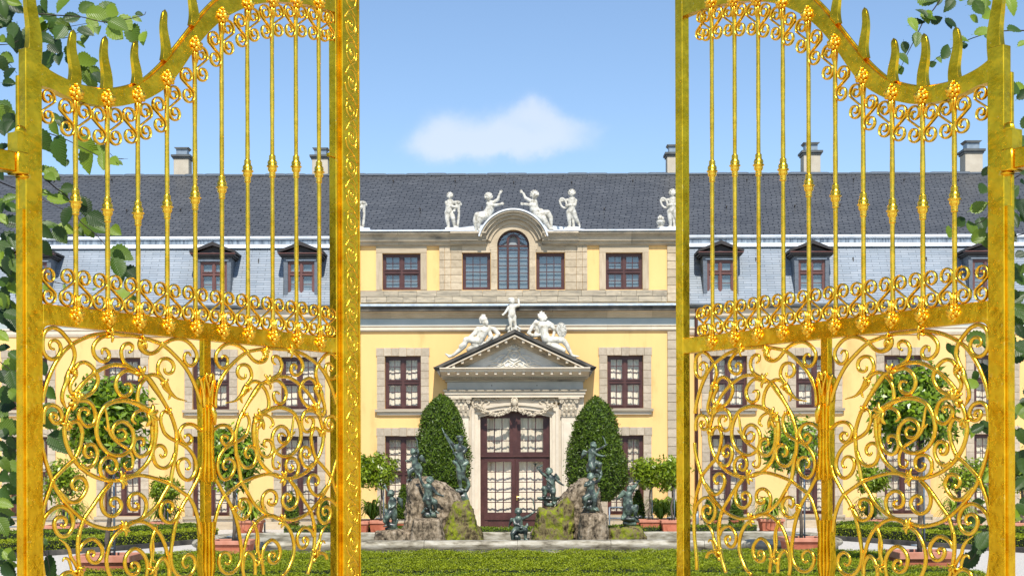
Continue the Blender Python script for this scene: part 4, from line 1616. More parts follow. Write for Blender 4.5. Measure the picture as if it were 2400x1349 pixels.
for (nm, mname), (mb, mat, par) in REST.items():
    o = mb.build(nm + 's', mat, palace)
    o['kind'] = 'stuff'

# ================================================================== garden
def box_hedge(label, pts, w, h, n_per_m2, mat=M_BOX, group=None, leaf=0.034, z0=0.0, name='box_hedge', wave=0.02):
    """clipped hedge along a ground polyline: dark core and a coat of small leaves"""
    P2 = [Vector((p[0], p[1])) for p in pts]
    c = P2[0]
    root = empty(name, (c.x, c.y, z0), label, 'hedge', group)
    L_, R_ = [], []
    for i, p in enumerate(P2):
        t = (P2[min(i + 1, len(P2) - 1)] - P2[max(i - 1, 0)]).normalized()
        nrm = Vector((-t.y, t.x))
        L_.append(p + nrm * w / 2)
        R_.append(p - nrm * w / 2)
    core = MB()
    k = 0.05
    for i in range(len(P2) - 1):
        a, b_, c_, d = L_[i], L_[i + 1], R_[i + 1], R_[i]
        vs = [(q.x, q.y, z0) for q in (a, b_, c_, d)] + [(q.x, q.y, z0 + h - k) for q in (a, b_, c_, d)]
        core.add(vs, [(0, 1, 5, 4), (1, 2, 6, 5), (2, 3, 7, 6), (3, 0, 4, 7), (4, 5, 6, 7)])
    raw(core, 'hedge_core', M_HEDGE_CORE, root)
    PP, NN = [], []
    for i in range(len(P2) - 1):
        a, b_, c_, d = L_[i], L_[i + 1], R_[i + 1], R_[i]
        ln = (b_ - a).length
        for (p0, p1, p2, nrm) in ((a, b_, None, None), (d, c_, None, None)):
            pass
        # top
        n = int(ln * w * n_per_m2)
        u, v = NPR.random(n), NPR.random(n)
        xy = np.outer((1 - u) * (1 - v), a) + np.outer(u * (1 - v), b_) + np.outer(u * v, c_) + np.outer((1 - u) * v, d)
        wob = wave * (np.sin(xy[:, 0] * 5.1 + xy[:, 1] * 2.3) + np.sin(xy[:, 0] * 11.0 - xy[:, 1] * 7.0)) * 0.5
        edge = np.minimum(v, 1 - v) * w
        zz = z0 + h - 0.03 - np.where(edge < 0.06, (0.06 - edge) * 0.6, 0) + wob + NPR.normal(0, 0.012, n)
        PP.append(np.column_stack([xy, zz]))
        NN.append(np.tile([0, 0, 1.0], (n, 1)))
        # long sides
        for p0, p1, sg in ((a, b_, 1), (d, c_, -1)):
            t = (p1 - p0).normalized()
            nr = np.array([-t.y * sg, t.x * sg, 0.0])
            n = int(ln * h * n_per_m2)
            u = NPR.random(n)
            z = z0 + NPR.random(n) * h
            q = np.outer(1 - u, p0) + np.outer(u, p1)
            PP.append(np.column_stack([q + nr[:2] * NPR.normal(0, 0.015, n)[:, None], z]))
            NN.append(np.tile(nr, (n, 1)))
    for i0, i1, sg in ((0, 1, -1), (len(P2) - 1, len(P2) - 2, -1)):
        t = (P2[i1] - P2[i0]).normalized()
        nr = np.array([-t.x, -t.y, 0.0])
        n = int(w * h * n_per_m2)
        u = NPR.random(n)
        q = np.outer(1 - u, L_[i0]) + np.outer(u, R_[i0])
        PP.append(np.column_stack([q, z0 + NPR.random(n) * h]))
        NN.append(np.tile(nr, (n, 1)))
    PP, NN = np.vstack(PP), np.vstack(NN)
    D, U = leaf_frame(NN, 0.9)
    n = len(PP)
    me = leaf_mesh_np('foliage', PP - np.array(ORG[root.name]) - D * leaf * 0.4, D, U, leaf * NPR.uniform(0.7, 1.4, n), leaf * 0.62 * NPR.uniform(0.7, 1.3, n), mat)
    o = mesh_obj('foliage', me, None, root)
    o['kind'] = 'stuff'
    return root


# parterre rows in front of the basin
rows_y = [(16.6, 18.1), (18.35, 18.9), (19.15, 20.9), (21.1, 21.5), (21.65, 23.0)]  # thin rows: darker leaf colour stands in for the shade between hedges
names = ['row nearest the gates', 'second row from the gates', 'middle row of the parterre', 'row behind the middle of the parterre', 'row right in front of the basin rim']
for (y0, y1), nm in zip(rows_y, names):
    xa, xb = -5.75, 5.95
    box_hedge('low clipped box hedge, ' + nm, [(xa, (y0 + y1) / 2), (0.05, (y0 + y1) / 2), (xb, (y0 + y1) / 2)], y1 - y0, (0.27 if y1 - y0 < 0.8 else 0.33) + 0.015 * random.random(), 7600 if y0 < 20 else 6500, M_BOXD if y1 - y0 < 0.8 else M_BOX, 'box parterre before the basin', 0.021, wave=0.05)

side_l = [(-13.5, 25.0), (-9.7, 26.8), (-8.3, 29.2), (-7.0, 32.3)]
side_r = [(14.0, 25.2), (10.4, 27.2), (8.9, 29.6), (7.5, 32.6)]
for pts, tx in ((side_l, 'left'), (side_r, 'right')):
    box_hedge('clipped box hedge edged in dark stone along the gravel path on the %s' % tx, pts, 0.75, 0.32, 2200, M_BOX, 'side hedges along the paths', 0.036)
    kb = MB()
    sg = 1 if tx == 'left' else -1
    off = [(x + sg * 0.42, y - 0.16) for x, y in pts]
    for (ax_, ay_), (bx_, by_) in zip(off, off[1:]):
        dv = Vector((bx_ - ax_, by_ - ay_)).normalized()
        nv = Vector((-dv.y, dv.x)) * 0.06
        vs = [(ax_ - nv.x, ay_ - nv.y, 0), (bx_ - nv.x, by_ - nv.y, 0), (bx_ + nv.x, by_ + nv.y, 0), (ax_ + nv.x, ay_ + nv.y, 0)]
        vs += [(a, b_, 0.10) for a, b_, c in vs]
        kb.add(vs, [(0, 1, 5, 4), (1, 2, 6, 5), (2, 3, 7, 6), (3, 0, 4, 7), (4, 5, 6, 7)])
    ko = kb.build('kerb', M_STONEDK, None)
    tag(ko, kind='structure')
for pts, tx in (([(-12.5, 29.3), (-9.6, 31.0), (-7.6, 34.3)], 'left'), ([(13.0, 29.6), (10.2, 31.4), (8.1, 34.4)], 'right')):
    box_hedge('farther box hedge before the potted trees on the %s side' % tx, pts, 0.9, 0.34, 1500, M_BOXD, 'farther side hedges', 0.042)
# low planting between basin and palace
box_hedge('low dark green edging hedge behind the basin, left of the door', [(-5.6, 35.3), (-1.7, 35.3)], 0.8, 0.22, 1300, M_BOXD, 'edging behind the basin', 0.045)
box_hedge('low dark green edging hedge behind the basin, before the door', [(-1.55, 35.4), (1.75, 35.4)], 0.8, 0.17, 1300, M_BOXD, 'edging behind the basin', 0.045)
box_hedge('low dark green edging hedge behind the basin, right of the door', [(1.95, 35.3), (6.0, 35.3)], 0.8, 0.22, 1300, M_BOXD, 'edging behind the basin', 0.045)

# ------------------------------------------------------------------ basin
BX0, BX1, BY0, BY1 = fx(462, 28), fx(1962, 28), 27.55, 31.1
basin = empty('fountain_basin', ((BX0 + BX1) / 2, (BY0 + BY1) / 2, 0), 'long low stone fountain basin with a rounded lichened rim', 'fountain')


def rrect(x0, x1, y0, y1, r, n=10):
    out = []
    for cx_, cy_, a in ((x1 - r, y0 + r, -90), (x1 - r, y1 - r, 0), (x0 + r, y1 - r, 90), (x0 + r, y0 + r, 180)):
        for i in range(n + 1):
            aa = R(a + 90 * i / n)
            out.append((cx_ + r * math.cos(aa), cy_ + r * math.sin(aa)))
    return out


rim = rrect(BX0, BX1, BY0, BY1, 0.9)
# rim cut into blocks: long straight runs get joints
path = []
for (x0, y0), (x1, y1) in zip(rim, rim[1:] + rim[:1]):
    n = max(1, int(math.hypot(x1 - x0, y1 - y0) / 1.6))
    for k in range(n):
        path.append((x0 + (x1 - x0) * k / n, y0 + (y1 - y0) * k / n))
m = len(path)
blocks, cur = [], [0]
acc = 0
for i in range(1, m + 1):
    a, b_ = path[i - 1], path[i % m]
    acc += math.hypot(a[0] - b_[0], a[1] - b_[1])
    cur.append(i % m)
    if acc > 1.45 or i == m:
        blocks.append(cur)
        cur = [i % m]
        acc = 0
for bl_ in blocks:
    pts = [Vector((path[i][0], path[i][1])) for i in bl_]
    prof = [(-0.10, 0.0), (-0.10, 0.09), (-0.15, 0.11), (-0.185, 0.145), (-0.19, 0.18), (-0.165, 0.22), (-0.12, 0.245), (0.12, 0.255), (0.17, 0.22), (0.17, 0.0)]
    vs, fs = [], []
    q = len(prof)
    e = 0.004 / max((pts[1] - pts[0]).length, 1e-6)
    pts2 = list(pts)
    pts2[0] = pts[0].lerp(pts[1], e)
    pts2[-1] = pts[-1].lerp(pts[-2], 0.004 / max((pts[-1] - pts[-2]).length, 1e-6))
    for i, p in enumerate(pts2):
        t = (pts[min(i + 1, len(pts) - 1)] - pts[max(i - 1, 0)]).normalized()
        nr = Vector((-t.y, t.x))
        for d, zz in prof:
            vs.append((p.x + nr.x * d, p.y + nr.y * d, zz))
    for i in range(len(pts) - 1):
        for k in range(q):
            fs.append((i * q + k, i * q + (k + 1) % q, (i + 1) * q + (k + 1) % q, (i + 1) * q + k))
    fs += [tuple(range(q)), tuple(range(len(vs) - 1, len(vs) - q - 1, -1))]
    MB().add(vs, fs).build('rim_stone', M_BASIN, basin, 'auto')
w_me = bpy.data.meshes.new('basin_water')
rw = rrect(BX0 + 0.1, BX1 - 0.1, BY0 + 0.1, BY1 - 0.1, 0.8)
g = ORG[basin.name]
w_me.from_pydata([(x - g.x, y - g.y, 0.09) for x, y in rw], [], [tuple(range(len(rw)))])
w_me.update()
mesh_obj('water', w_me, M_WATER, basin)


# ------------------------------------------------------------------ rocks
def voxel(mb, name, size, mat, parent=None, smooth_it=2, disp=None, org=None):
    """weld overlapping solids into one continuous surface"""
    me = mb.mesh(name + '_src', org)
    tmp = bpy.data.objects.new('tmp', me)
    COL.objects.link(tmp)
    md = tmp.modifiers.new('r', 'REMESH')
    md.mode = 'VOXEL'
    md.voxel_size = size
    md.adaptivity = 0.0
    if smooth_it:
        sm_ = tmp.modifiers.new('s', 'SMOOTH')
        sm_.factor = 0.5
        sm_.iterations = smooth_it
    if disp:
        for st, sc in disp:
            tx = bpy.data.textures.new('d', 'CLOUDS')
            tx.noise_scale = sc
            tx.noise_depth = 3
            dm2 = tmp.modifiers.new('d', 'DISPLACE')
            dm2.texture = tx
            dm2.strength = st
            dm2.mid_level = 0.5
    bpy.context.view_layer.update()
    dg = bpy.context.evaluated_depsgraph_get()
    out = bpy.data.meshes.new_from_object(tmp.evaluated_get(dg))
    out.name = name
    bpy.data.objects.remove(tmp)
    out.materials.clear()
    out.shade_smooth()
    o = mesh_obj(name, out, mat, parent)
    return o


def boulder(root, name, outline, Yc, d0, d1, mat, vox=0.028, disp=((0.16, 0.40), (0.07, 0.12), (0.06, 0.05))):
    """outline in picture units at depth Yc; back-to-front thickness from Yc-d0 to Yc+d1"""
    mb = MB()
    poly = [(fx(a, Yc), max(fz(b_, Yc), 0.02)) for a, b_ in outline]
    cx_ = sum(p[0] for p in poly) / len(poly)
    n = len(poly)
    lay = [(Yc - d0, 0.80), (Yc - d0 * 0.75, 0.95), (Yc - d0 * 0.2, 1.0), (Yc + d1 * 0.4, 1.0), (Yc + d1, 0.75)]
    vs, fs = [], []
    for y, k in lay:
        for x, z in poly:
            vs.append((cx_ + (x - cx_) * k, y, z * (0.35 + 0.65 * k) if z > 0.05 else z))
    for j in range(len(lay) - 1):
        for i in range(n):
            fs.append((j * n + i, j * n + (i + 1) % n, (j + 1) * n + (i + 1) % n, (j + 1) * n + i))
    fs += [tuple(range(n))[::-1], tuple(range((len(lay) - 1) * n, len(lay) * n))]
    mb.add(vs, fs)
    return voxel(mb, name, vox, mat, root, 1, disp, ORG[root.name])


RY = 29.9
rl = empty('fountain_rock', (fx(1040, RY), RY, 0.05), 'brown fountain rock with bright moss on its right flank, left of the door', 'rock', 'fountain rocks')
boulder(rl, 'boulder', [(940, 1285), (948, 1225), (956, 1140), (968, 1120), (1000, 1118), (1040, 1132), (1074, 1155), (1100, 1190), (1118, 1235), (1134, 1285)], RY, 0.55, 0.7, M_ROCK)
boulder(rl, 'mossy_boulder', [(1034, 1285), (1046, 1215), (1066, 1172), (1098, 1180), (1116, 1220), (1136, 1285)], RY - 0.42, 0.35, 0.7, M_MOSS)
boulder(rl, 'pedestal', [(958, 1285), (968, 1213), (1034, 1212), (1046, 1285)], RY - 0.75, 0.30, 0.55, M_ROCK, 0.025, ((0.05, 0.25), (0.05, 0.06)))
boulder(rl, 'pedestal', [(874, 1285), (880, 1243), (932, 1238), (972, 1248), (972, 1285)], RY - 0.6, 0.3, 0.6, M_ROCK, 0.025, ((0.05, 0.25), (0.05, 0.06)))
boulder(rl, 'pedestal', [(1064, 1285), (1066, 1171), (1100, 1170), (1102, 1285)], RY + 0.25, 0.28, 0.5, M_MOSS, 0.03, ((0.04, 0.25), (0.06, 0.09)))
rr_ = empty('fountain_rock', (fx(1370, RY), RY, 0.05), 'orange brown fountain rock with mossy foot, right of the door', 'rock', 'fountain rocks')
boulder(rr_, 'boulder', [(1240, 1285), (1252, 1240), (1270, 1200), (1302, 1188), (1332, 1145), (1362, 1122), (1392, 1118), (1404, 1150), (1412, 1200), (1424, 1240), (1440, 1285)], RY, 0.5, 0.7, M_ROCK)
boulder(rr_, 'mossy_boulder', [(1244, 1285), (1254, 1225), (1263, 1190), (1304, 1188), (1330, 1160), (1346, 1185), (1344, 1285)], RY - 0.36, 0.32, 0.6, M_MOSS, 0.03, ((0.08, 0.3), (0.08, 0.1), (0.04, 0.04)))
boulder(rr_, 'pedestal', [(1352, 1285), (1360, 1202), (1420, 1202), (1430, 1285)], RY - 0.75, 0.30, 0.55, M_ROCK, 0.025, ((0.06, 0.2), (0.05, 0.06)))
boulder(rr_, 'mossy_boulder', [(1420, 1285), (1424, 1240), (1452, 1234), (1500, 1236), (1524, 1285)], RY - 0.55, 0.35, 0.6, M_MOSS)


# ------------------------------------------------------------------ plants
def crown_leaves(root, cx_, cy_, cz_, rx, ry, rz, n, leaf, mat, name='crown', droop=0.0, hollow=0.35, lobes=9):
    """leafy crown: leaves gathered into clumps through an uneven ball"""
    cl = rand_unit(lobes) * NPR.uniform(0.45, 0.8, (lobes, 1))
    which = NPR.integers(0, lobes, n)
    loc = cl[which] + rand_unit(n) * (NPR.random((n, 1)) ** 0.45) * NPR.uniform(0.36, 0.56, (lobes, 1))[which]
    k = n // 3
    loc[:k] = rand_unit(k) * NPR.uniform(hollow, 0.98, (k, 1))
    P = loc * np.array([rx, ry, rz]) + np.array([cx_, cy_, cz_])
    Nn = norm_rows(loc * np.array([1, 1, 1.0]) + np.array([0, 0, 0.25]))
    D, U = leaf_frame(Nn, 0.8)
    D = norm_rows(D + np.array([0, 0, -droop]))
    U = norm_rows(np.cross(D, rand_unit(n)) * 0.6 + U)
    me = leaf_mesh_np(name, P - np.array(ORG[root.name]), D, U, leaf * NPR.uniform(0.7, 1.35, n), leaf * 0.46 * NPR.uniform(0.8, 1.2, n), mat)
    return mesh_obj(name, me, None, root)


def pot(root, xc, yc, w, h, mat=M_TERRA, rim_mat=M_TERRAP, round_=False):
    mb = MB()
    if round_:
        mb.lathe([(w * 0.36, 0.0), (w * 0.46, h * 0.82), (w * 0.52, h * 0.83), (w * 0.53, h), (w * 0.45, h), (w * 0.43, h * 0.9)], xc, yc, 20)
        p = mb.build('pot', mat, root, 'auto')
        return p
    # square tapering planter with a heavy rim and a round boss on each face
    for z0, z1, a, b_ in ((0.0, h * 0.10, 0.42, 0.42), (h * 0.10, h * 0.80, 0.39, 0.45)):
        vs = [(xc + sx * w * k, yc + sy * w * k, z) for z, k in ((z0, a), (z1, b_)) for sx, sy in ((-1, -1), (1, -1), (1, 1), (-1, 1))]
        mb.add(vs, [(0, 3, 2, 1), (4, 5, 6, 7), (0, 1, 5, 4), (1, 2, 6, 5), (2, 3, 7, 6), (3, 0, 4, 7)])
    n = 18
    vs = [(xc + math.cos(2 * math.pi * k / n) * w * 0.26, yc - w * 0.435, h * 0.42 + math.sin(2 * math.pi * k / n) * h * 0.27) for k in range(n)]
    vs += [(a, yc - w * 0.40, c) for a, b_, c in vs]
    mb.add(vs, [tuple(range(n))] + [(k, (k + 1) % n, n + (k + 1) % n, n + k) for k in range(n)])
    p = mb.build('pot', mat, root, False, 0.006)
    rm = MB()
    z0, z1 = h * 0.80, h
    for a, b_, c, d in ((-.5, .5, -.5, -.42), (-.5, .5, .42, .5), (-.5, -.42, -.42, .42), (.42, .5, -.42, .42)):
        rm.box(xc + a * w, xc + b_ * w, yc + c * w, yc + d * w, z0, z1)
    rm.build('rim', rim_mat, p, False, 0.008)
    MB().box(xc - 0.42 * w, xc + 0.42 * w, yc - 0.42 * w, yc + 0.42 * w, h * 0.8, h * 0.9).build('soil', M_TWIG, p)
    return p


def trunk(root, xc, yc, z0, z1, r, crown_r, seed=0):
    rnd = random.Random(seed)
    mb = MB()
    pts = [(xc + rnd.uniform(-.03, .03) * (i > 0), yc, z0 + (z1 - z0) * i / 5) for i in range(6)]
    mb.tube(pts, [r * (1 - 0.06 * i) for i in range(6)], 8)
    for k in range(7):
        a = k * 2.4 + rnd.random()
        q = pts[-1]
        e = (q[0] + math.cos(a) * crown_r * 0.6, q[1] + math.sin(a) * crown_r * 0.6, q[2] + crown_r * rnd.uniform(0.3, 1.0))
        m_ = ((q[0] + e[0]) / 2, (q[1] + e[1]) / 2, q[2] + (e[2] - q[2]) * 0.3)
        mb.tube([q, m_, e], [r * 0.55, r * 0.35, r * 0.12], 6)
    return mb.build('trunk', M_BARK, root, True)


def standard_tree(label, cpx, cpy, rx, ry, pot_px, pot_w, Yc, leaves, mat, leaf=0.10, group='potted standard trees', pot_h=None, lean=0.0, stake=True, droop=0.2):
    xc = fx(pot_px, Yc)
    root = empty('potted_tree', (xc, Yc, 0), label, 'tree', group)
    k = Yc / F
    cx_, cz_ = fx(cpx, Yc), fz(cpy, Yc)
    h = pot_h or 0.44
    pot(root, xc, Yc, pot_w, h)
    trunk(root, xc, Yc, h * 0.8, cz_ - ry * k * 0.6, 0.032 * (pot_w / 0.8) + 0.006, rx * k * 0.9, int(cpx))
    crown_leaves(root, cx_, Yc, cz_, rx * k, rx * k, ry * k, leaves, leaf, mat, droop=droop, lobes=11)
    if stake:
        mb = MB().tube([(xc + 0.07, Yc + 0.02, h * 0.8), (xc + 0.06, Yc + 0.02, cz_ - ry * k * 0.4)], 0.016, 6)
        mb.tube([(xc + 0.07, Yc + 0.02, h * 1.15), (xc - 0.12, Yc + 0.0, h * 1.15)], 0.012, 6)
        mb.build('stake', M_STEEL, root, True)
    return root


# trees standing before the basin
standard_tree('large citrus tree in the nearest square terracotta pot, behind the left gate', 252, 995, 104, 112, 255, 0.76, 19.6, 4200, M_CITRUSD, 0.115, pot_h=0.50)
standard_tree('smaller citrus tree in a square terracotta pot at the left end of the basin', 545, 1072, 64, 82, 546, 0.73, 25.6, 2600, M_CITRUSD, 0.115, pot_h=0.38)
standard_tree('large citrus tree in the nearest square terracotta pot, behind the right gate', 2140, 955, 106, 108, 2155, 0.76, 19.8, 4200, M_CITRUSD, 0.115, pot_h=0.50)
standard_tree('smaller citrus tree in a square terracotta pot at the right end of the basin', 1857, 1040, 72, 72, 1877, 0.72, 26.0, 2600, M_CITRUSD, 0.115, pot_h=0.38)
# trees along the palace wall
for nm, a in (('round citrus tree in a square pot beside the bronze boy left of the fountain', (887, 1102, 48, 44, 892, 0.56, 35.0)),
              ('round citrus tree half hidden by the edge strip of the left gate', (836, 1098, 40, 42, 838, 0.56, 34.6)),
              ('small round citrus tree seen through the scrolls of the left gate', (388, 1142, 36, 30, 386, 0.60, 34.4)),
              ('bushy citrus tree before the wall next to the left hinge upright', (150, 1130, 56, 58, 150, 0.85, 32.8)),
              ('round citrus tree in a square pot right of the bronze figure on the turtle', (1517, 1105, 42, 38, 1522, 0.56, 35.2)),
              ('round citrus tree in a square pot beside the lock upright of the right gate', (1572, 1107, 48, 44, 1574, 0.56, 34.8)),
              ('small round citrus tree seen through the scrolls of the right gate', (2040, 1122, 38, 36, 2036, 0.60, 34.4)),
              ('bushy citrus tree before the wall next to the right hinge upright', (2262, 1112, 70, 44, 2245, 0.85, 32.8)),
              ('bushy citrus tree at the far right edge of the picture', (2400, 1108, 48, 52, 2395, 0.85, 32.8))):
    standard_tree(nm, *a[:5], a[5], a[6], 1700, M_CITRUS, 0.105, pot_h=0.36)


def strap_plant(label, px, Yc, w, h, n=95, pot_w=0.62, pot_h=0.34, dx=0.0):
    xc = fx(px, Yc)
    root = empty('strap_leaf_plant', (xc, Yc, 0), label, 'plant', 'potted strap-leaved plants')
    pot(root, xc, Yc, pot_w, pot_h)
    mb = MB()
    for k in range(n):
        a = random.uniform(0, 2 * math.pi)
        ln = random.uniform(0.7, 1.1)
        rise = random.uniform(0.45, 1.0)
        pts = []
        for i in range(6):
            t = i / 5
            rad = w * 0.52 * ln * t ** 0.9 * (1.15 - 0.4 * rise)
            zz = pot_h * 0.9 + h * (rise * 1.7 * t - (1.15 * rise + 0.25) * t * t) * ln
            pts.append(Vector((xc + math.cos(a) * rad, Yc + math.sin(a) * rad, max(zz, 0.12))))
        wd = random.uniform(0.020, 0.032)
        side = Vector((-math.sin(a), math.cos(a), 0))
        vs = []
        for i, p in enumerate(pts):
            q = wd * (1 - (i / 5) ** 2.5 * 0.9)
            vs += [p - side * q, p + side * q]
        mb.add(vs, [(2 * i, 2 * i + 1, 2 * i + 3, 2 * i + 2) for i in range(5)])
    raw(mb, 'strap_leaves', M_AGAP, root)
    return root


for nm, px, Yc in (('strap-leaved plant in a square pot left of the bronze boy by the left gate', 872, 36.2), ('strap-leaved plant in a pot seen through the left gate under the small tree', 383, 35.4), ('strap-leaved plant in a pot right of the middle upright of the left gate', 588, 36.0),
                   ('strap-leaved plant in a pot behind the left hinge upright', 165, 34.6), ('strap-leaved plant in a square pot between the two round trees right of the fountain', 1548, 36.2), ('strap-leaved plant in a pot seen through the middle of the right gate', 1806, 36.0),
                   ('strap-leaved plant in a pot under the small tree behind the right gate', 2040, 35.4), ('strap-leaved plant in a pot by the bushy tree behind the right gate', 2245, 34.8), ('strap-leaved plant in a pot just left of the right lock upright', 1590, 36.1)):
    strap_plant(nm, px, Yc, 1.25, 1.15, 130)


def cone_bush(label, px, Yc, prof, leaves, leaf, mat, group, potted=None, name='topiary_cone'):
    """prof: (py, half width in px)"""
    xc = fx(px, Yc)
    root = empty(name, (xc, Yc, 0), label, 'bush' if not potted else 'potted bush', group)
    k = Yc / F
    pz = [fz(p, Yc) for p, _ in prof]
    pr = [w * k for _, w in prof]
    if potted:
        pot(root, xc, Yc, potted[0], potted[1], round_=True)
    else:
        MB().tube([(xc, Yc, 0), (xc, Yc, pz[-1] + 0.3)], 0.06, 8).build('trunk', M_BARK, root, True)
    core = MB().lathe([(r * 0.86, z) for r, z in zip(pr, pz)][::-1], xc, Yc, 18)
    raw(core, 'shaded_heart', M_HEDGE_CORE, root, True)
    n = leaves
    zz = NPR.random(n) * (pz[0] - pz[-1]) + pz[-1]
    rr = np.interp(zz, pz[::-1], pr[::-1])
    keep = NPR.random(n) < (rr / max(pr) + 0.08)
    zz, rr = zz[keep], rr[keep]
    n = len(zz)
    an = NPR.random(n) * 2 * math.pi
    lump = 1 + 0.06 * np.sin(an * 3 + zz * 4 + px) + 0.05 * np.sin(an * 7 - zz * 9) + NPR.normal(0, 0.035, n) + np.where(NPR.random(n) < 0.03, 0.12, 0)
    rad = rr * lump * NPR.uniform(0.88, 1.03, n)
    P = np.column_stack([xc + np.cos(an) * rad, Yc + np.sin(an) * rad, zz])
    Nn = norm_rows(np.column_stack([np.cos(an), np.sin(an), np.full(n, 0.35)]))
    D, U = leaf_frame(Nn, 0.85)
    D = norm_rows(D + np.array([0, 0, 0.35]))
    me = leaf_mesh_np('foliage', P - np.array(ORG[root.name]), D, U, leaf * NPR.uniform(0.7, 1.4, n), leaf * 0.5 * NPR.uniform(0.8, 1.2, n), mat)
    mesh_obj('foliage', me, None, root)
    return root


big = [(926, 3), (934, 16), (946, 27), (962, 37), (985, 46), (1010, 49), (1040, 56), (1075, 62), (1110, 64), (1140, 58), (1160, 44), (1172, 25)]
cone_bush('tall dark laurel cone left of the door behind the bronze spear bearer', 1036, 33.4, big, 24000, 0.06, M_LAUREL, 'laurel cones beside the door')
big2 = [(930, 3), (940, 15), (955, 28), (975, 40), (1000, 49), (1030, 54), (1065, 63), (1100, 68), (1135, 66), (1158, 52), (1174, 30)]
cone_bush('tall dark laurel cone right of the door behind the bronze archer', 1397, 33.4, big2, 24000, 0.06, M_LAUREL, 'laurel cones beside the door')
small = [(0, 2), (14, 7), (32, 12), (50, 15), (70, 16.5), (80, 14)]
for nm, px, py, Yc in (('small clipped cone in a round pot nearest the free edge of the left gate', 760, 1160, 37.2), ('small clipped cone in a round pot behind the right half of the left gate', 683, 1152, 37.2), ('small clipped cone behind the bronze boy at the left end of the fountain', 946, 1135, 35.6),
                       ('small clipped cone behind the bronze figure on the turtle', 1494, 1148, 35.8), ('small clipped cone in a round pot right of the right lock upright', 1667, 1150, 37.2), ('small clipped cone in a round pot left of the middle of the right gate', 1726, 1160, 37.2)):
    cone_bush(nm, px, Yc, [(py + a, w) for a, w in small], 2600, 0.055, M_LAUREL, 'small potted cones', (0.36, 0.26), 'potted_cone')


# low steel barriers by the wall
def barrier(label, px0, px1, Yc, zt=0.42):
    x0, x1 = fx(px0, Yc), fx(px1, Yc)
    root = empty('steel_barrier', ((x0 + x1) / 2, Yc, 0), label, 'barrier', 'steel plant racks')
    for xx in (x0, x1):
        MB().tube([(xx, Yc, 0.0), (xx, Yc, zt)], 0.022, 8).build('post', M_STEEL, root, True)
    for zz in (zt, zt * 0.55):
        MB().tube([(x0, Yc, zz), (x1, Yc, zz)], 0.018, 8).build('rail', M_STEEL, root, True)


barrier('low blue-grey steel rack by the wall left of the left gate', -30, 45, 34.0, 0.5)
barrier('low blue-grey steel rack behind the bronze figure on the turtle', 1428, 1490, 36.6, 0.62)
barrier('low blue-grey steel rack under the strap-leaved plant by the left gate middle', 566, 620, 36.6, 0.5)

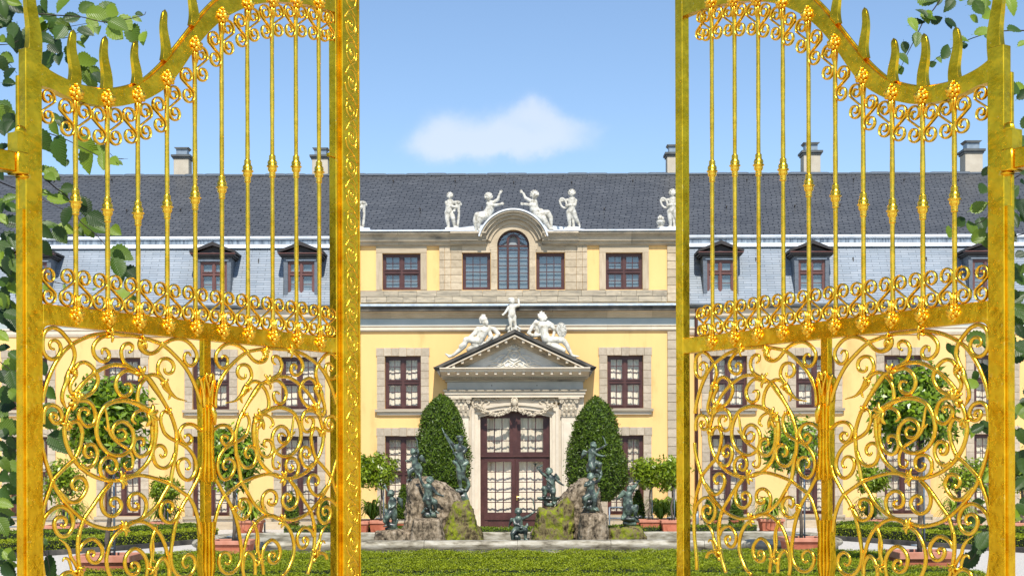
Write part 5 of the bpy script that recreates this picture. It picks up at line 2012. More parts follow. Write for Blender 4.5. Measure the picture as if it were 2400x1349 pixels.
# ================================================================== statues
class Fig:
    """figure laid out in enlarged picture units: (x, y, towards-the-viewer, radius)"""

    def __init__(self, ox, oy, sc, Y):
        self.ox, self.oy, self.sc, self.Y = ox, oy, sc, Y
        self.k = Y / F / sc
        self.b = MB()

    def p(self, x, y, d=0.0):
        return Vector((fx(self.ox + x / self.sc, self.Y), self.Y - d * self.k, fz(self.oy + y / self.sc, self.Y)))

    def limb(self, *j):
        j = [tuple(q) if len(q) == 4 else (q[0], q[1], 0, q[2]) for q in j]
        for a, b_ in zip(j, j[1:]):
            pa, pb = self.p(*a[:3]), self.p(*b_[:3])
            ra, rb = a[3] * self.k, b_[3] * self.k
            n = max(2, int((pb - pa).length / (0.24 * max(min(ra, rb), 0.006))) + 1)
            for i in range(n + 1):
                t = i / n
                self.b.ball(pa.lerp(pb, t), ra + (rb - ra) * t, 12, 8)

    def blob(self, x, y, d, rx, ry, rd):
        self.b.ball(self.p(x, y, d), (rx * self.k, rd * self.k, ry * self.k), 12, 8)

    def head(self, x, y, d, r, yaw=0.0, tilt=0.0, hair='curls', beard=False):
        k = self.k
        c = self.p(x, y, d)
        f = Vector((math.sin(yaw), -math.cos(yaw), math.sin(tilt))).normalized()
        s = Vector((math.cos(yaw), math.sin(yaw), 0))
        u = s.cross(f) * -1
        if u.z < 0:
            u = -u
        B = lambda a, b_, e, rr: self.b.ball(c + s * a * r * k + u * b_ * r * k + f * e * r * k, rr * r * k, 8, 6)
        self.b.ball(c + u * 0.15 * r * k, (0.92 * r * k, 0.95 * r * k, 1.0 * r * k), 12, 9)
        B(0, -0.45, 0.35, 0.58)          # jaw
        B(0, -0.85, 0.55, 0.26)          # chin
        B(0, -0.12, 0.98, 0.19)          # nose
        B(0, 0.05, 0.94, 0.14)
        B(0, -0.50, 0.86, 0.20)          # lips
        for q in (-1, 1):
            B(q * 0.42, -0.25, 0.66, 0.30)   # cheek
            B(q * 0.33, 0.22, 0.80, 0.20)    # brow
            B(q * 0.92, -0.08, 0.0, 0.22)    # ear
        if hair == 'curls':
            for i in range(34):
                a = i * 2.399
                zz = 1 - (i + 0.5) / 34 * 1.45
                rr = math.sqrt(max(0, 1 - zz * zz))
                v = s * math.cos(a) * rr + f * math.sin(a) * rr + u * zz
                if v.dot(f) > 0.55 and zz < 0.55:
                    continue
                self.b.ball(c + u * 0.15 * r * k + v * 0.98 * r * k, 0.24 * r * k, 6, 5)
        if beard:
            for i in range(8):
                B(-0.5 + i / 7.0, -0.8 - 0.25 * math.sin(i / 7 * 3.14), 0.55, 0.26)
        self.limb((x, y + r * 0.5, d - r * 0.2, r * 0.5), (x - math.sin(yaw) * r * 0.3, y + r * 1.25, d - r * 0.25, r * 0.55))

    def hand(self, x, y, d, ang, r, curl=0.5):
        """palm with four fingers and a thumb; ang: direction in the picture, degrees, 0 = right, 90 = up"""
        k = self.k
        c = self.p(x, y, d)
        a = R(ang)
        f = Vector((math.cos(a), 0, math.sin(a)))
        s = Vector((-math.sin(a), 0, math.cos(a)))
        o = Vector((0, -1, 0))
        self.b.ball(c, (r * k * 1.0, r * k * 0.6, r * k * 1.0), 8, 6)
        for i in range(4):
            q = (i - 1.5) * 0.5
            ln = (1.25, 1.5, 1.4, 1.05)[i]
            p0 = c + f * r * k * 0.7 + s * q * r * k
            p1 = p0 + (f * math.cos(curl * 0.5) + o * math.sin(curl * 0.5)) * ln * 0.55 * r * k + s * q * 0.2 * r * k
            p2 = p1 + (f * math.cos(curl * 1.3) + o * math.sin(curl * 1.3)) * ln * 0.5 * r * k
            for t in (0, .33, .66, 1):
                self.b.ball(p0.lerp(p1, t), 0.25 * r * k, 6, 5)
                self.b.ball(p1.lerp(p2, t), 0.22 * r * k, 6, 5)
        p0 = c + s * r * k * 0.7
        p1 = p0 + (s * 0.6 + f * 0.8) * r * k * 0.95
        for t in (0, .25, .5, .75, 1):
            self.b.ball(p0.lerp(p1, t), 0.26 * r * k, 6, 5)

    def foot(self, x, y, d, ang, r):
        a = R(ang)
        ca, sa = math.cos(a), -math.sin(a)
        self.limb((x, y, d, r), (x + ca * r * 1.5, y + sa * r * 1.5, d + r * 0.8, r * 0.75), (x + ca * r * 2.6, y + sa * r * 2.6 + r * 0.15, d + r * 1.2, r * 0.5))

    def wing(self, pts, parent, mat, d=-20):
        """feathered wing: fan of overlapping quills from the shoulder"""
        mb = MB()
        (x0, y0), (x1, y1), (x2, y2) = pts                 # shoulder, top of wing, tip
        n = 7
        for i in range(n):
            t = i / (n - 1)
            ax, ay = x0 + (x1 - x0) * (0.2 + 0.8 * t), y0 + (y1 - y0) * (0.2 + 0.8 * t)
            bx_, by_ = ax + (x2 - x1) * (0.45 + 0.55 * t), ay + (y2 - y1) * (0.45 + 0.55 * t)
            q = [self.p(ax, ay, d), self.p((ax + bx_) / 2, (ay + by_) / 2, d - 6), self.p(bx_, by_, d - 14)]
            mb.tube(q, [10 * self.k, 12 * self.k, 4 * self.k], 6)
        mb.tube([self.p(x0, y0, d + 4), self.p(x1, y1, d)], [14 * self.k, 9 * self.k], 8)
        return voxel(mb, 'wing', 0.011, mat, parent, 1, None, ORG[parent.name])

    def done(self, name, label, mat, base_px, group, vox=0.0095, cat='statue', disp=None):
        bp = self.p(*base_px)
        root = empty(name, bp, label, cat, group)
        voxel(self.b, 'body', vox, mat, root, 3, disp, ORG[root.name])
        return root


def rod(f, pts, radii, name, mat, parent):
    mb = MB().tube([f.p(*q) for q in pts], [r * f.k for r in radii], 8)
    return mb.build(name, mat, parent, True)


SY = PY - 0.05
G_ROOF = 'white stone cherubs on the roof edge'
# --- standing cherub with a sheaf
f = Fig(1000, 420, 4.8175, SY)
f.head(272, 190, 10, 36, -0.3)
f.limb((272, 262, 44), (266, 310, 46), (262, 362, 47))
f.limb((232, 262, 21), (246, 300, 24, 18), (325, 318, 48, 15))
f.hand(340, 318, 50, 0, 13)
f.limb((310, 262, 20), (352, 285, 10, 17), (335, 335, 40, 14))
f.hand(325, 346, 42, -110, 13)
f.limb((244, 372, 36), (240, 450, 8, 25), (255, 530, 0, 17))
f.foot(258, 540, 4, 200, 15)
f.limb((286, 372, 36), (308, 445, 26, 26), (322, 525, 12, 17))
f.foot(328, 538, 16, -10, 15)
f.blob(352, 262, 12, 44, 22, 22)
f.limb((330, 270, 18), (378, 262, 18), (398, 285, 12))
f.limb((368, 290, 0, 20), (372, 400, -6, 15), (358, 520, -6, 17))
f.blob(298, 556, 4, 80, 12, 40)
s1 = f.done('cherub_statue', 'white stone cherub standing with a sheaf of corn left of the roof arch', M_MARBLE, (290, 566), G_ROOF)
# --- seated cherub, arm raised to the right
f = Fig(1000, 420, 4.8175, SY - 0.05)
f.head(708, 205, 14, 44, 0.25)
f.limb((728, 278, 46), (722, 340, 50), (692, 398, 56))
f.limb((766, 262, 22), (815, 226, 0, 18), (828, 172, 0, 14))
f.hand(842, 150, 0, 55, 15)
f.limb((700, 280, 20, 22), (768, 302, 36, 18), (838, 290, 40, 14))
f.hand(852, 286, 42, 10, 15)
f.limb((668, 402, 0, 46), (580, 412, 20, 38), (556, 470, 24, 28), (566, 560, 20, 18))
f.foot(566, 572, 24, -90, 15)
f.limb((692, 412, 20, 46), (630, 442, 50, 40), (598, 500, 52, 28), (592, 560, 44, 18))
f.foot(596, 570, 48, -60, 15)
f.limb((640, 385, -6, 24), (600, 400, -6, 18), (552, 430, -4, 14))
s2 = f.done('cherub_statue', 'white stone cherub sitting on the left of the roof arch with one arm raised', M_MARBLE, (600, 585), G_ROOF)
# --- its partner
f = Fig(1000, 420, 4.8175, SY - 0.05)
f.head(1226, 185, 14, 47, -0.25)
f.limb((1214, 265, 48), (1222, 335, 52), (1262, 392, 56))
f.limb((1172, 240, 22), (1122, 212, 0, 18), (1104, 165, 0, 14))
f.hand(1086, 148, 0, 130, 15)
f.limb((1238, 275, 20, 22), (1175, 296, 38, 18), (1112, 288, 40, 14))
f.hand(1098, 286, 42, 175, 15)
f.limb((1286, 395, 0, 46), (1370, 388, 14, 40), (1408, 440, 16, 28), (1412, 545, 16, 18))
f.foot(1412, 562, 18, -20, 15)
f.limb((1262, 408, 20, 46), (1320, 450, 48, 40), (1358, 505, 50, 28), (1388, 560, 44, 18))
f.foot(1396, 568, 46, -10, 15)
f.limb((1270, 345, -10, 22), (1310, 350, -10, 18), (1330, 400, 10, 20))
s3 = f.done('cherub_statue', 'white stone cherub sitting on the right of the roof arch with one arm raised', M_MARBLE, (1390, 585), G_ROOF)
# --- standing cherub with a wreath
f = Fig(1000, 420, 4.8175, SY)
f.head(1648, 165, 10, 40, -0.1)
f.limb((1650, 240, 44), (1644, 300, 45), (1638, 362, 47))
f.limb((1606, 240, 20), (1562, 245, 18, 16), (1536, 252, 26, 13))
f.hand(1526, 252, 28, 180, 13)
f.limb((1692, 244, 20), (1682, 298, 22, 17), (1612, 302, 46, 14))
f.hand(1596, 303, 48, 180, 13)
for i in range(26):
    a = i / 26 * 2 * math.pi
    f.blob(1550 + 34 * math.cos(a) + 14 * math.sin(a), 278 + 54 * math.sin(a), 30, 13, 13, 14)
f.limb((1616, 372, 36), (1616, 450, 10, 25), (1624, 526, 2, 17))
f.foot(1622, 540, 6, 200, 15)
f.limb((1662, 372, 36), (1690, 440, 0, 26), (1722, 492, -20, 18))
f.foot(1726, 500, -20, -70, 15)
f.limb((1640, 390, -10, 30), (1660, 450, -12, 18), (1668, 535, -10, 16))
f.blob(1662, 548, 0, 84, 12, 40)
s4 = f.done('cherub_statue', 'white stone cherub standing with a wreath right of the roof arch', M_MARBLE, (1660, 560), G_ROOF)
# --- figures at both ends, mostly hidden by the gate uprights
for src, dpx, lab in ((s1, -222, 'white stone cherub on the roof edge half hidden by the left gate strip'), (s4, 236, 'white stone cherub beside a flame urn on the roof edge, half behind the right gate')):
    c = copy_tree(src)
    c.location = src.location + Vector((fx(CX + dpx, SY), 0, 0))
    c['label'] = lab
# flame urn
ux = fx(1550, SY)
uz = Z(536)
ur = empty('flame_urn', (ux, SY - 0.03, uz), 'small white stone urn with a carved flame on the roof edge right of the middle', 'urn')
mb = MB().lathe([(0.10, uz), (0.10, uz + 0.03), (0.05, uz + 0.05), (0.09, uz + 0.09), (0.125, uz + 0.15), (0.11, uz + 0.18), (0.12, uz + 0.20), (0.07, uz + 0.21)], ux, SY - 0.03, 14)
mb.build('urn_bowl', M_MARBLE, ur, 'auto')
mb = MB()
for k in range(7):
    a = k * 0.9
    mb.tube([(ux + math.cos(a) * 0.05, SY - 0.03 + math.sin(a) * 0.05, uz + 0.2), (ux + math.cos(a) * 0.065, SY - 0.03 + math.sin(a) * 0.06, uz + 0.27), (ux + math.cos(a + .8) * 0.02, SY - 0.03, uz + 0.31 + 0.03 * (k % 2))], [0.03, 0.03, 0.008], 6)
mb.build('carved_flame', M_MARBLE, ur, True)

# --- portal figures
VY = CYF + 0.22
f = Fig(1000, 680, 4.217, VY)
f.head(848, 108, 6, 30, 0.35, hair='none')
f.blob(842, 88, 4, 34, 18, 30)
f.limb((848, 165, 34), (846, 205, 35), (848, 245, 37))
f.limb((816, 168, 16), (796, 200, 4, 13), (776, 228, 8, 11))
f.hand(768, 233, 10, 215, 11)
f.limb((880, 160, 16), (918, 150, 4, 13), (914, 112, 6, 11))
f.hand(914, 97, 6, 90, 11)
f.limb((830, 258, 26), (832, 310, 4, 19), (836, 352, 0, 14))
f.foot(834, 362, 2, 190, 12)
f.limb((866, 258, 26), (872, 310, 4, 19), (882, 350, 0, 14))
f.foot(884, 360, 2, -10, 12)
mid = f.done('cherub_statue', 'white stone cherub standing on the tip of the portal pediment waving', M_WHITE, (866, 372), 'white stone figures on the portal', 0.0085)
mb = MB()
mb.box(f.p(838, 0).x, f.p(896, 0).x, VY - 0.14, VY + 0.10, f.p(0, 425).z, f.p(0, 368).z)
for q in (812, 922):
    for zz in (384, 408):
        c = f.p(q + (8 if zz > 390 else 0) * (1 if q < 866 else -1), zz)
        mb.ball(c, (0.048, 0.09, 0.045), 10, 8)
mb.box(f.p(805, 0).x, f.p(930, 0).x, VY - 0.10, VY + 0.08, f.p(0, 425).z, f.p(0, 412).z)
mb.build('scrolled_base', M_WHITE, mid, 'auto')

WYY = CYF + 0.20
f = Fig(1040, 700, 8.994, WYY)
f.head(885, 500, 10, 70, 0.75, 0.2, hair='none')
f.blob(850, 430, 8, 82, 70, 75)
f.limb((790, 400, 0, 30), (820, 350, 0, 30), (870, 345, 0, 24))
f.limb((770, 420, 0, 22), (790, 500, 10, 20))
f.limb((730, 650, 0, 70), (840, 690, 20, 105), (940, 660, 0, 72))
f.limb((840, 690, 20, 108), (800, 800, 24, 98), (740, 890, 20, 100))
f.limb((722, 655, 10, 62), (650, 740, 30, 50), (575, 800, 40, 40))
f.hand(560, 815, 50, 215, 34)
f.limb((955, 690, 0, 58), (1010, 800, 20, 48), (920, 900, 40, 36))
f.hand(870, 935, 46, 235, 36)
f.limb((960, 605, -30, 40), (1080, 640, -34, 52), (1160, 740, -30, 50), (1120, 800, -20, 44), (1040, 840, -10, 40))
f.limb((700, 890, 30, 84), (560, 860, 60, 72), (480, 870, 66, 64), (440, 990, 60, 56), (340, 1085, 50, 48), (210, 1185, 40, 34))
f.limb((210, 1190, 40, 34), (130, 1215, 40, 34), (50, 1160, 44, 18))
f.limb((720, 960, 10, 80), (600, 1020, 10, 58), (520, 1070, 10, 40))
for q in ((640, 900), (690, 950), (750, 960), (700, 1000), (640, 960)):
    f.blob(q[0], q[1], 40, 62, 46, 50)
f.limb((440, 960, 70, 60), (380, 1010, 64, 58))
f.done('warrior_statue', 'reclining white stone warrior in a helmet on the left slope of the portal', M_WHITE, (640, 1080), 'white stone figures on the portal', 0.009)
f = Fig(1210, 700, 8.994, WYY)
f.head(572, 435, 10, 72, -0.45, 0.1, hair='none')
for a, b_, c_, d in ((490, 370, 470, 320), (520, 350, 510, 275), (555, 340, 545, 262), (590, 350, 590, 285), (620, 370, 630, 340), (640, 400, 650, 385), (500, 400, 478, 380)):
    f.limb((a, b_, 0, 30), (c_, d, 0, 12))
f.limb((440, 520, 0, 60), (575, 590, 20, 100), (705, 545, 0, 66))
f.limb((575, 600, 20, 108), (590, 730, 26, 92), (640, 860, 26, 104))
f.limb((442, 545, 0, 58), (452, 690, 10, 48), (400, 780, 30, 42), (490, 770, 60, 36))
f.hand(515, 772, 62, 0, 30)
f.limb((425, 470, -16, 32), (330, 620, -20, 46), (262, 725, -14, 34), (360, 780, 0, 40))
f.limb((720, 560, 0, 54), (800, 630, -10, 40), (880, 650, 0, 34))
f.hand(900, 655, 6, 0, 28)
f.limb((670, 480, -24, 30), (770, 545, -30, 36), (820, 650, -30, 34), (800, 760, -20, 36), (770, 790, -14, 26))
f.limb((680, 880, 20, 92), (840, 870, 40, 74), (990, 880, 50, 64), (1075, 980, 46, 54), (1120, 1090, 36, 44), (1175, 1190, 30, 32))
f.limb((1180, 1200, 30, 32), (1250, 1215, 34, 26), (1325, 1218, 40, 14))
f.limb((690, 960, 20, 84), (880, 1030, 40, 68), (1000, 1090, 40, 52), (1000, 1130, 30, 40))
for q in ((620, 930), (700, 940), (780, 930), (680, 990), (780, 985), (850, 930)):
    f.blob(q[0], q[1], 40, 66, 44, 46)
w2 = f.done('warrior_statue', 'reclining white stone warrior with plumed hair and oval shield on the right slope', M_WHITE, (760, 1060), 'white stone figures on the portal', 0.009)
mb = MB()
c = f.p(960, 668, 40)
prof_n = 22
vs, fs = [], []
rings = [(1.0, 0.030), (1.0, -0.004), (0.93, -0.020), (0.90, -0.012), (0.55, -0.034), (0.12, -0.042)]
for k, dy in rings:
    for i in range(prof_n):
        a = 2 * math.pi * i / prof_n
        ex, ez = 110 * f.k * k * math.cos(a), 168 * f.k * k * math.sin(a)
        vs.append((c.x + ex * 0.98 - ez * 0.17, c.y + dy, c.z + ez * 0.98 + ex * 0.2))
for j in range(len(rings) - 1):
    for i in range(prof_n):
        fs.append((j * prof_n + i, j * prof_n + (i + 1) % prof_n, (j + 1) * prof_n + (i + 1) % prof_n, (j + 1) * prof_n + i))
fs += [tuple(range(prof_n)), tuple(range(len(vs) - 1, len(vs) - prof_n - 1, -1))]
mb.add(vs, fs)
for i in range(40):
    a, q = random.random() * 6.28, math.sqrt(random.random()) * 0.82
    mb.ball((c.x + math.cos(a) * q * 108 * f.k, c.y - 0.033, c.z + math.sin(a) * q * 164 * f.k), (0.016, 0.012, 0.02), 6, 5)
mb.build('shield', M_MARBLE, w2, 'auto')

# --- bronzes on the fountain
G_B = 'bronze fountain figures'
B1 = (940, 980, 5.396)
f = Fig(*B1, RY + 0.2)
f.head(752, 268, 16, 40, 0.5, 0, hair='none', beard=True)
f.blob(745, 232, 10, 52, 26, 44)
f.limb((690, 352, 0, 34), (745, 372, 12, 52), (805, 385, 0, 32))
f.limb((745, 380, 14, 60), (742, 450, 12, 54), (755, 545, 8, 58))
f.limb((678, 352, 0, 32), (618, 290, 6, 24), (570, 212, 12, 17))
f.hand(560, 198, 16, 110, 15, 1.2)
f.limb((812, 392, 4, 30), (800, 425, 34, 24), (690, 432, 52, 17))
f.hand(676, 432, 56, 180, 15, 1.2)
f.limb((735, 590, 10, 46), (732, 720, 16, 34), (752, 860, 10, 22))
f.foot(752, 885, 12, -20, 20)
f.limb((785, 590, 4, 46), (778, 735, 20, 32), (840, 785, -10, 23))
f.limb((842, 790, -10, 24), (856, 850, -10, 24), (830, 905, -6, 24), (780, 930, 0, 30))
f.limb((672, 545, -8, 26), (720, 585, 20, 26), (790, 590, 30, 28), (835, 555, 10, 26), (830, 530, 0, 20))
f.limb((700, 560, 20, 18), (750, 640, 34, 16), (800, 660, 20, 14))
f.limb((820, 530, -10, 22), (700, 500, -20, 22))
f.blob(735, 925, 16, 62, 44, 52)
f.blob(705, 905, 44, 24, 22, 20)
f.limb((790, 950, 8, 24), (820, 940, 0, 14))
f.limb((700, 985, 0, 44), (800, 990, 0, 48))
f.limb((692, 1015, 0, 36), (822, 1015, 0, 36))
nep = f.done('bronze_statue', 'tall bearded bronze spear bearer with a cap standing on the left rock', M_BRONZE, (760, 1045), G_B, 0.0095)
rod(f, [(518, 112, 10), (540, 170, 14), (680, 440, 62), (775, 640, 60)], [4, 9, 9, 8], 'spear', M_BRONZE, nep)
f = Fig(*B1, RY - 0.05)
f.head(155, 418, 8, 40, -0.9)
f.limb((170, 490, 44), (176, 550, 44), (182, 620, 50))
f.limb((205, 470, 20), (218, 430, 8, 16), (212, 392, 10, 13))
f.hand(210, 380, 10, 95, 13, 1.2)
f.limb((140, 490, 10, 20), (112, 526, 22, 16), (88, 530, 30, 13))
f.hand(78, 528, 32, 180, 13, 0.8)
f.limb((150, 640, 10, 40), (108, 665, 40, 32), (112, 750, 36, 20))
f.foot(112, 766, 38, 200, 15)
f.limb((196, 640, 0, 40), (215, 710, 24, 28), (175, 780, 20, 19))
f.foot(172, 790, 22, 215, 15)
f.limb((220, 580, -10, 30), (250, 640, -14, 24), (240, 720, -10, 24))
f.blob(140, 790, 10, 54, 34, 40)
f.limb((180, 800, 0, 40), (220, 830, 0, 18), (160, 858, 10, 8))
k1 = f.done('bronze_statue', 'winged bronze boy raising a knife at the top of the left rock', M_BRONZE, (150, 840), G_B)
f.wing(((225, 500), (262, 455), (322, 570)), k1, M_BRONZE)
rod(f, [(212, 392, 12), (206, 330, 14), (206, 280, 14), (178, 222, 14)], [5, 10, 9, 3], 'knife', M_BRONZE, k1)
f = Fig(*B1, RY - 0.75)
f.head(366, 782, 14, 46, 0.3)
f.limb((344, 868, 58), (342, 940, 56), (338, 1010, 60))
f.limb((292, 852, 24), (256, 792, 6, 20), (234, 722, 8, 15))
f.hand(228, 704, 8, 110, 15, 1.2)
f.limb((402, 880, 24), (448, 945, 8, 20), (500, 968, 10, 15))
f.hand(518, 974, 12, -10, 15)
f.limb((318, 1020, 20, 50), (344, 1020, 62, 44), (366, 1120, 58, 26))
f.foot(368, 1138, 60, -70, 17)
f.limb((372, 1035, 10, 46), (428, 1048, 36, 38), (436, 1140, 30, 24))
f.foot(442, 1168, 32, -35, 17)
f.blob(325, 1140, 24, 40, 28, 36)
f.limb((300, 1165, 10, 30), (262, 1190, 16, 14))
f.limb((340, 1170, 0, 36), (410, 1210, 6, 34), (320, 1215, 6, 38))
f.limb((290, 1232, 0, 20), (430, 1232, 0, 20))
g1 = f.done('bronze_statue', 'seated bronze boy lifting a goblet on the left front pedestal', M_BRONZE, (355, 1248), G_B)
cg = f.p(212, 664, 8)
mb = MB().lathe([(0.02, cg.z - 0.06), (0.012, cg.z - 0.03), (0.03, cg.z), (0.042, cg.z + 0.035), (0.048, cg.z + 0.05), (0.03, cg.z + 0.045)], cg.x, cg.y, 12)
mb.build('goblet', M_BRONZE, g1, 'auto')
f = Fig(840, 1040, 5.396, RY - 0.6)
f.head(408, 622, 10, 44, -1.1, 0.5)
f.limb((432, 705, 46), (428, 770, 46), (418, 850, 54))
f.limb((462, 700, 6, 22), (466, 765, 20, 18), (420, 800, 50, 14))
f.hand(406, 804, 52, 180, 14)
f.limb((402, 700, -6, 20), (386, 760, 20, 16), (396, 795, 40, 13))
f.limb((400, 870, 20, 46), (372, 915, 46, 34), (366, 1000, 40, 20))
f.foot(362, 1020, 42, 195, 16)
f.limb((436, 880, 4, 44), (452, 960, 10, 28), (438, 1030, 8, 20))
f.limb((456, 800, -14, 26), (462, 880, -14, 30), (452, 980, -10, 22))
f.limb((345, 830, 0, 22), (356, 870, 20, 24), (330, 950, 10, 26))
f.limb((470, 990, -10, 26), (496, 945, -14, 12))
f.limb((330, 965, 10, 26), (400, 1020, 0, 38), (450, 1030, 0, 40))
f.limb((350, 1062, 0, 20), (480, 1062, 0, 20))
l1 = f.done('bronze_statue', 'winged bronze boy blowing a horn at the far left of the fountain', M_BRONZE, (415, 1078), G_B)
f.wing(((478, 670), (552, 690), (556, 820)), l1, M_BRONZE)
rod(f, [(382, 612, 44), (360, 570, 40), (340, 530, 30), (330, 512, 28)], [5, 9, 14, 24], 'horn', M_BRONZE, l1)
B7 = (1160, 1050, 5.867)
f = Fig(*B7, RY - 1.2)
f.head(320, 872, 14, 48, 0.0)
f.limb((322, 972, 58), (322, 1040, 60), (318, 1108, 64))
f.limb((384, 962, 24), (452, 932, 10, 20), (512, 892, 14, 15))
f.hand(530, 880, 16, 30, 15, 1.2)
f.limb((260, 972, 24), (268, 1035, 36, 20), (345, 1056, 62, 16))
f.hand(364, 1062, 64, 0, 15)
f.limb((280, 1130, 10, 50), (242, 1170, 40, 38), (240, 1245, 36, 22))
f.foot(240, 1262, 38, 200, 16)
f.limb((360, 1130, 10, 48), (416, 1120, 44, 38), (416, 1220, 40, 22))
f.foot(418, 1244, 44, -30, 17)
f.limb((400, 1100, 20, 26), (440, 1065, 24, 24), (440, 1030, 20, 12))
f.blob(300, 1225, 0, 56, 44, 44)
f.blob(360, 1090, 60, 34, 22, 20)
f.limb((255, 1262, 0, 18), (420, 1262, 0, 18))
c1 = f.done('bronze_statue', 'kneeling bronze boy with raised arm at the basin rim before the door', M_BRONZE, (320, 1285), G_B)
f.wing(((250, 970), (218, 960), (178, 1105)), c1, M_BRONZE)
rod(f, [(536, 880, 18), (540, 800, 18), (524, 740, 18), (522, 676, 18)], [4, 8, 8, 3], 'bow', M_BRONZE, c1)
f = Fig(*B7, RY - 0.35)
f.head(745, 322, 14, 48, -0.3)
f.limb((766, 412, 58), (768, 480, 62), (766, 552, 66))
f.limb((706, 386, 24), (640, 335, 8, 20), (600, 285, 12, 15))
f.hand(592, 272, 12, 125, 15, 1.2)
f.limb((826, 412, 24), (872, 458, 10, 20), (915, 492, 14, 15))
f.hand(930, 502, 14, -35, 15)
f.limb((730, 560, 20, 52), (676, 556, 60, 42), (690, 640, 56, 24))
f.foot(688, 658, 58, 190, 17)
f.limb((792, 575, 20, 50), (796, 610, 60, 40), (796, 720, 50, 23))
f.foot(798, 742, 52, -40, 17)
f.limb((700, 420, 50, 10), (770, 480, 62, 10), (830, 560, 50, 10))
f.blob(750, 690, 0, 130, 36, 70)
f.limb((640, 690, 10, 26), (595, 682, 20, 18))
f.limb((850, 700, 0, 24), (895, 665, 0, 10))
f.limb((700, 730, 10, 36), (690, 775, 10, 26), (790, 770, 10, 34), (830, 740, 0, 26))
h1 = f.done('bronze_statue', 'winged bronze boy raising a shell horn on the block right of the door', M_BRONZE, (750, 790), G_B)
f.wing(((816, 390), (836, 342), (908, 448)), h1, M_BRONZE)
cg = f.p(556, 214, 12)
mb = MB().lathe([(0.010, cg.z - 0.06), (0.014, cg.z - 0.03), (0.025, cg.z - 0.008), (0.052, cg.z + 0.004), (0.054, cg.z + 0.012), (0.02, cg.z + 0.008)], cg.x, cg.y, 14)
mb.tube([f.p(590, 270, 12), f.p(620, 250, 12), f.p(655, 226, 12)], [0.016, 0.02, 0.008], 8)
mb.build('shell_horn', M_BRONZE, h1, 'auto')
B8 = (1340, 1010, 5.394)
f = Fig(*B8, RY - 0.05)
f.head(275, 182, 8, 41, 1.0)
f.limb((256, 262, 52), (256, 330, 48), (258, 395, 56))
f.limb((292, 248, 22), (360, 222, 4, 17), (415, 188, 8, 13))
f.hand(430, 178, 8, 35, 14)
f.limb((262, 262, 36, 22), (325, 304, 44, 18), (388, 316, 40, 13))
f.hand(402, 318, 40, -5, 14)
f.limb((245, 425, 10, 54), (265, 475, 40, 40), (262, 545, 30, 22))
f.foot(262, 556, 32, -30, 16)
f.limb((300, 410, 4, 44), (352, 420, 30, 34), (352, 500, 26, 21))
f.foot(352, 520, 28, -50, 16)
f.limb((220, 430, -14, 36), (206, 500, -14, 24))
f.blob(325, 505, 0, 48, 36, 44)
f.limb((290, 545, 0, 34), (365, 555, 0, 22), (360, 470, 10, 14))
f.limb((240, 560, 0, 24), (360, 575, 0, 20))
a1 = f.done('bronze_statue', 'winged bronze archer pointing right at the top of the right rock', M_BRONZE, (300, 592), G_B)
f.wing(((205, 270), (150, 240), (112, 360)), a1, M_BRONZE)
rod(f, [(428, 190, 10), (424, 140, 12), (408, 96, 12), (384, 56, 12)], [5, 8, 7, 3], 'bow', M_BRONZE, a1)
f = Fig(*B8, RY - 0.75)
f.head(240, 578, 12, 45, -0.2)
f.limb((242, 664, 54), (240, 730, 52), (250, 800, 60))
f.limb((300, 650, 24), (344, 614, 8, 19), (366, 580, 10, 14))
f.hand(372, 568, 10, 80, 14, 1.2)
f.limb((186, 656, 22), (164, 690, 20, 18), (205, 682, 54, 14))
f.hand(216, 676, 56, 20, 14)
f.limb((215, 820, 14, 48), (160, 845, 44, 38), (168, 930, 40, 22))
f.foot(165, 955, 42, 200, 16)
f.limb((280, 825, 14, 48), (288, 890, 40, 32), (272, 960, 30, 21))
f.foot(276, 980, 32, -30, 16)
f.blob(215, 900, 10, 44, 40, 40)
f.limb((180, 975, 0, 24), (240, 970, 0, 40), (310, 985, 0, 30))
f.limb((310, 830, -6, 20), (348, 720, -10, 9))
f.limb((150, 1000, 0, 14), (330, 1000, 0, 20))
b1_ = f.done('bronze_statue', 'bronze boy striding with raised arm on the right front pedestal', M_BRONZE, (240, 1015), G_B)
rod(f, [(374, 590, 12), (380, 540, 12), (372, 480, 12)], [5, 8, 3], 'bow', M_BRONZE, b1_)
f = Fig(*B8, RY - 0.55)
f.head(742, 738, 0, 44, 1.3, 0.7)
f.limb((720, 800, 46), (712, 890, 52), (712, 1000, 60))
f.limb((752, 770, 8, 24), (790, 710, 14, 20), (822, 662, 16, 15))
f.hand(830, 648, 16, 55, 15, 1.2)
f.limb((700, 780, 10, 22), (740, 730, 30, 18), (780, 690, 30, 14))
f.limb((668, 850, -6, 26), (672, 960, -8, 30), (662, 1080, -4, 22))
f.limb((740, 900, 30, 30), (735, 1010, 34, 30), (700, 1090, 20, 22))
f.limb((740, 990, 20, 46), (808, 960, 40, 36), (798, 1060, 36, 22))
f.foot(800, 1082, 38, -20, 16)
f.blob(730, 1112, 0, 108, 38, 70)
f.blob(855, 1086, 6, 36, 26, 30)
f.limb((800, 1120, 10, 30), (840, 1140, 20, 16))
f.limb((640, 1110, 0, 24), (636, 1060, -6, 9))
f.limb((670, 1165, 0, 32), (790, 1170, 0, 30), (730, 1150, 0, 36))
t1_ = f.done('bronze_statue', 'draped winged bronze figure on a turtle lifting a bowl, far right of the fountain', M_BRONZE, (725, 1200), G_B)
f.wing(((700, 790), (655, 748), (552, 880)), t1_, M_BRONZE)
cg = f.p(838, 630, 16)
mb = MB().lathe([(0.012, cg.z - 0.03), (0.018, cg.z - 0.012), (0.05, cg.z + 0.002), (0.053, cg.z + 0.012), (0.02, cg.z + 0.006)], cg.x, cg.y, 14)
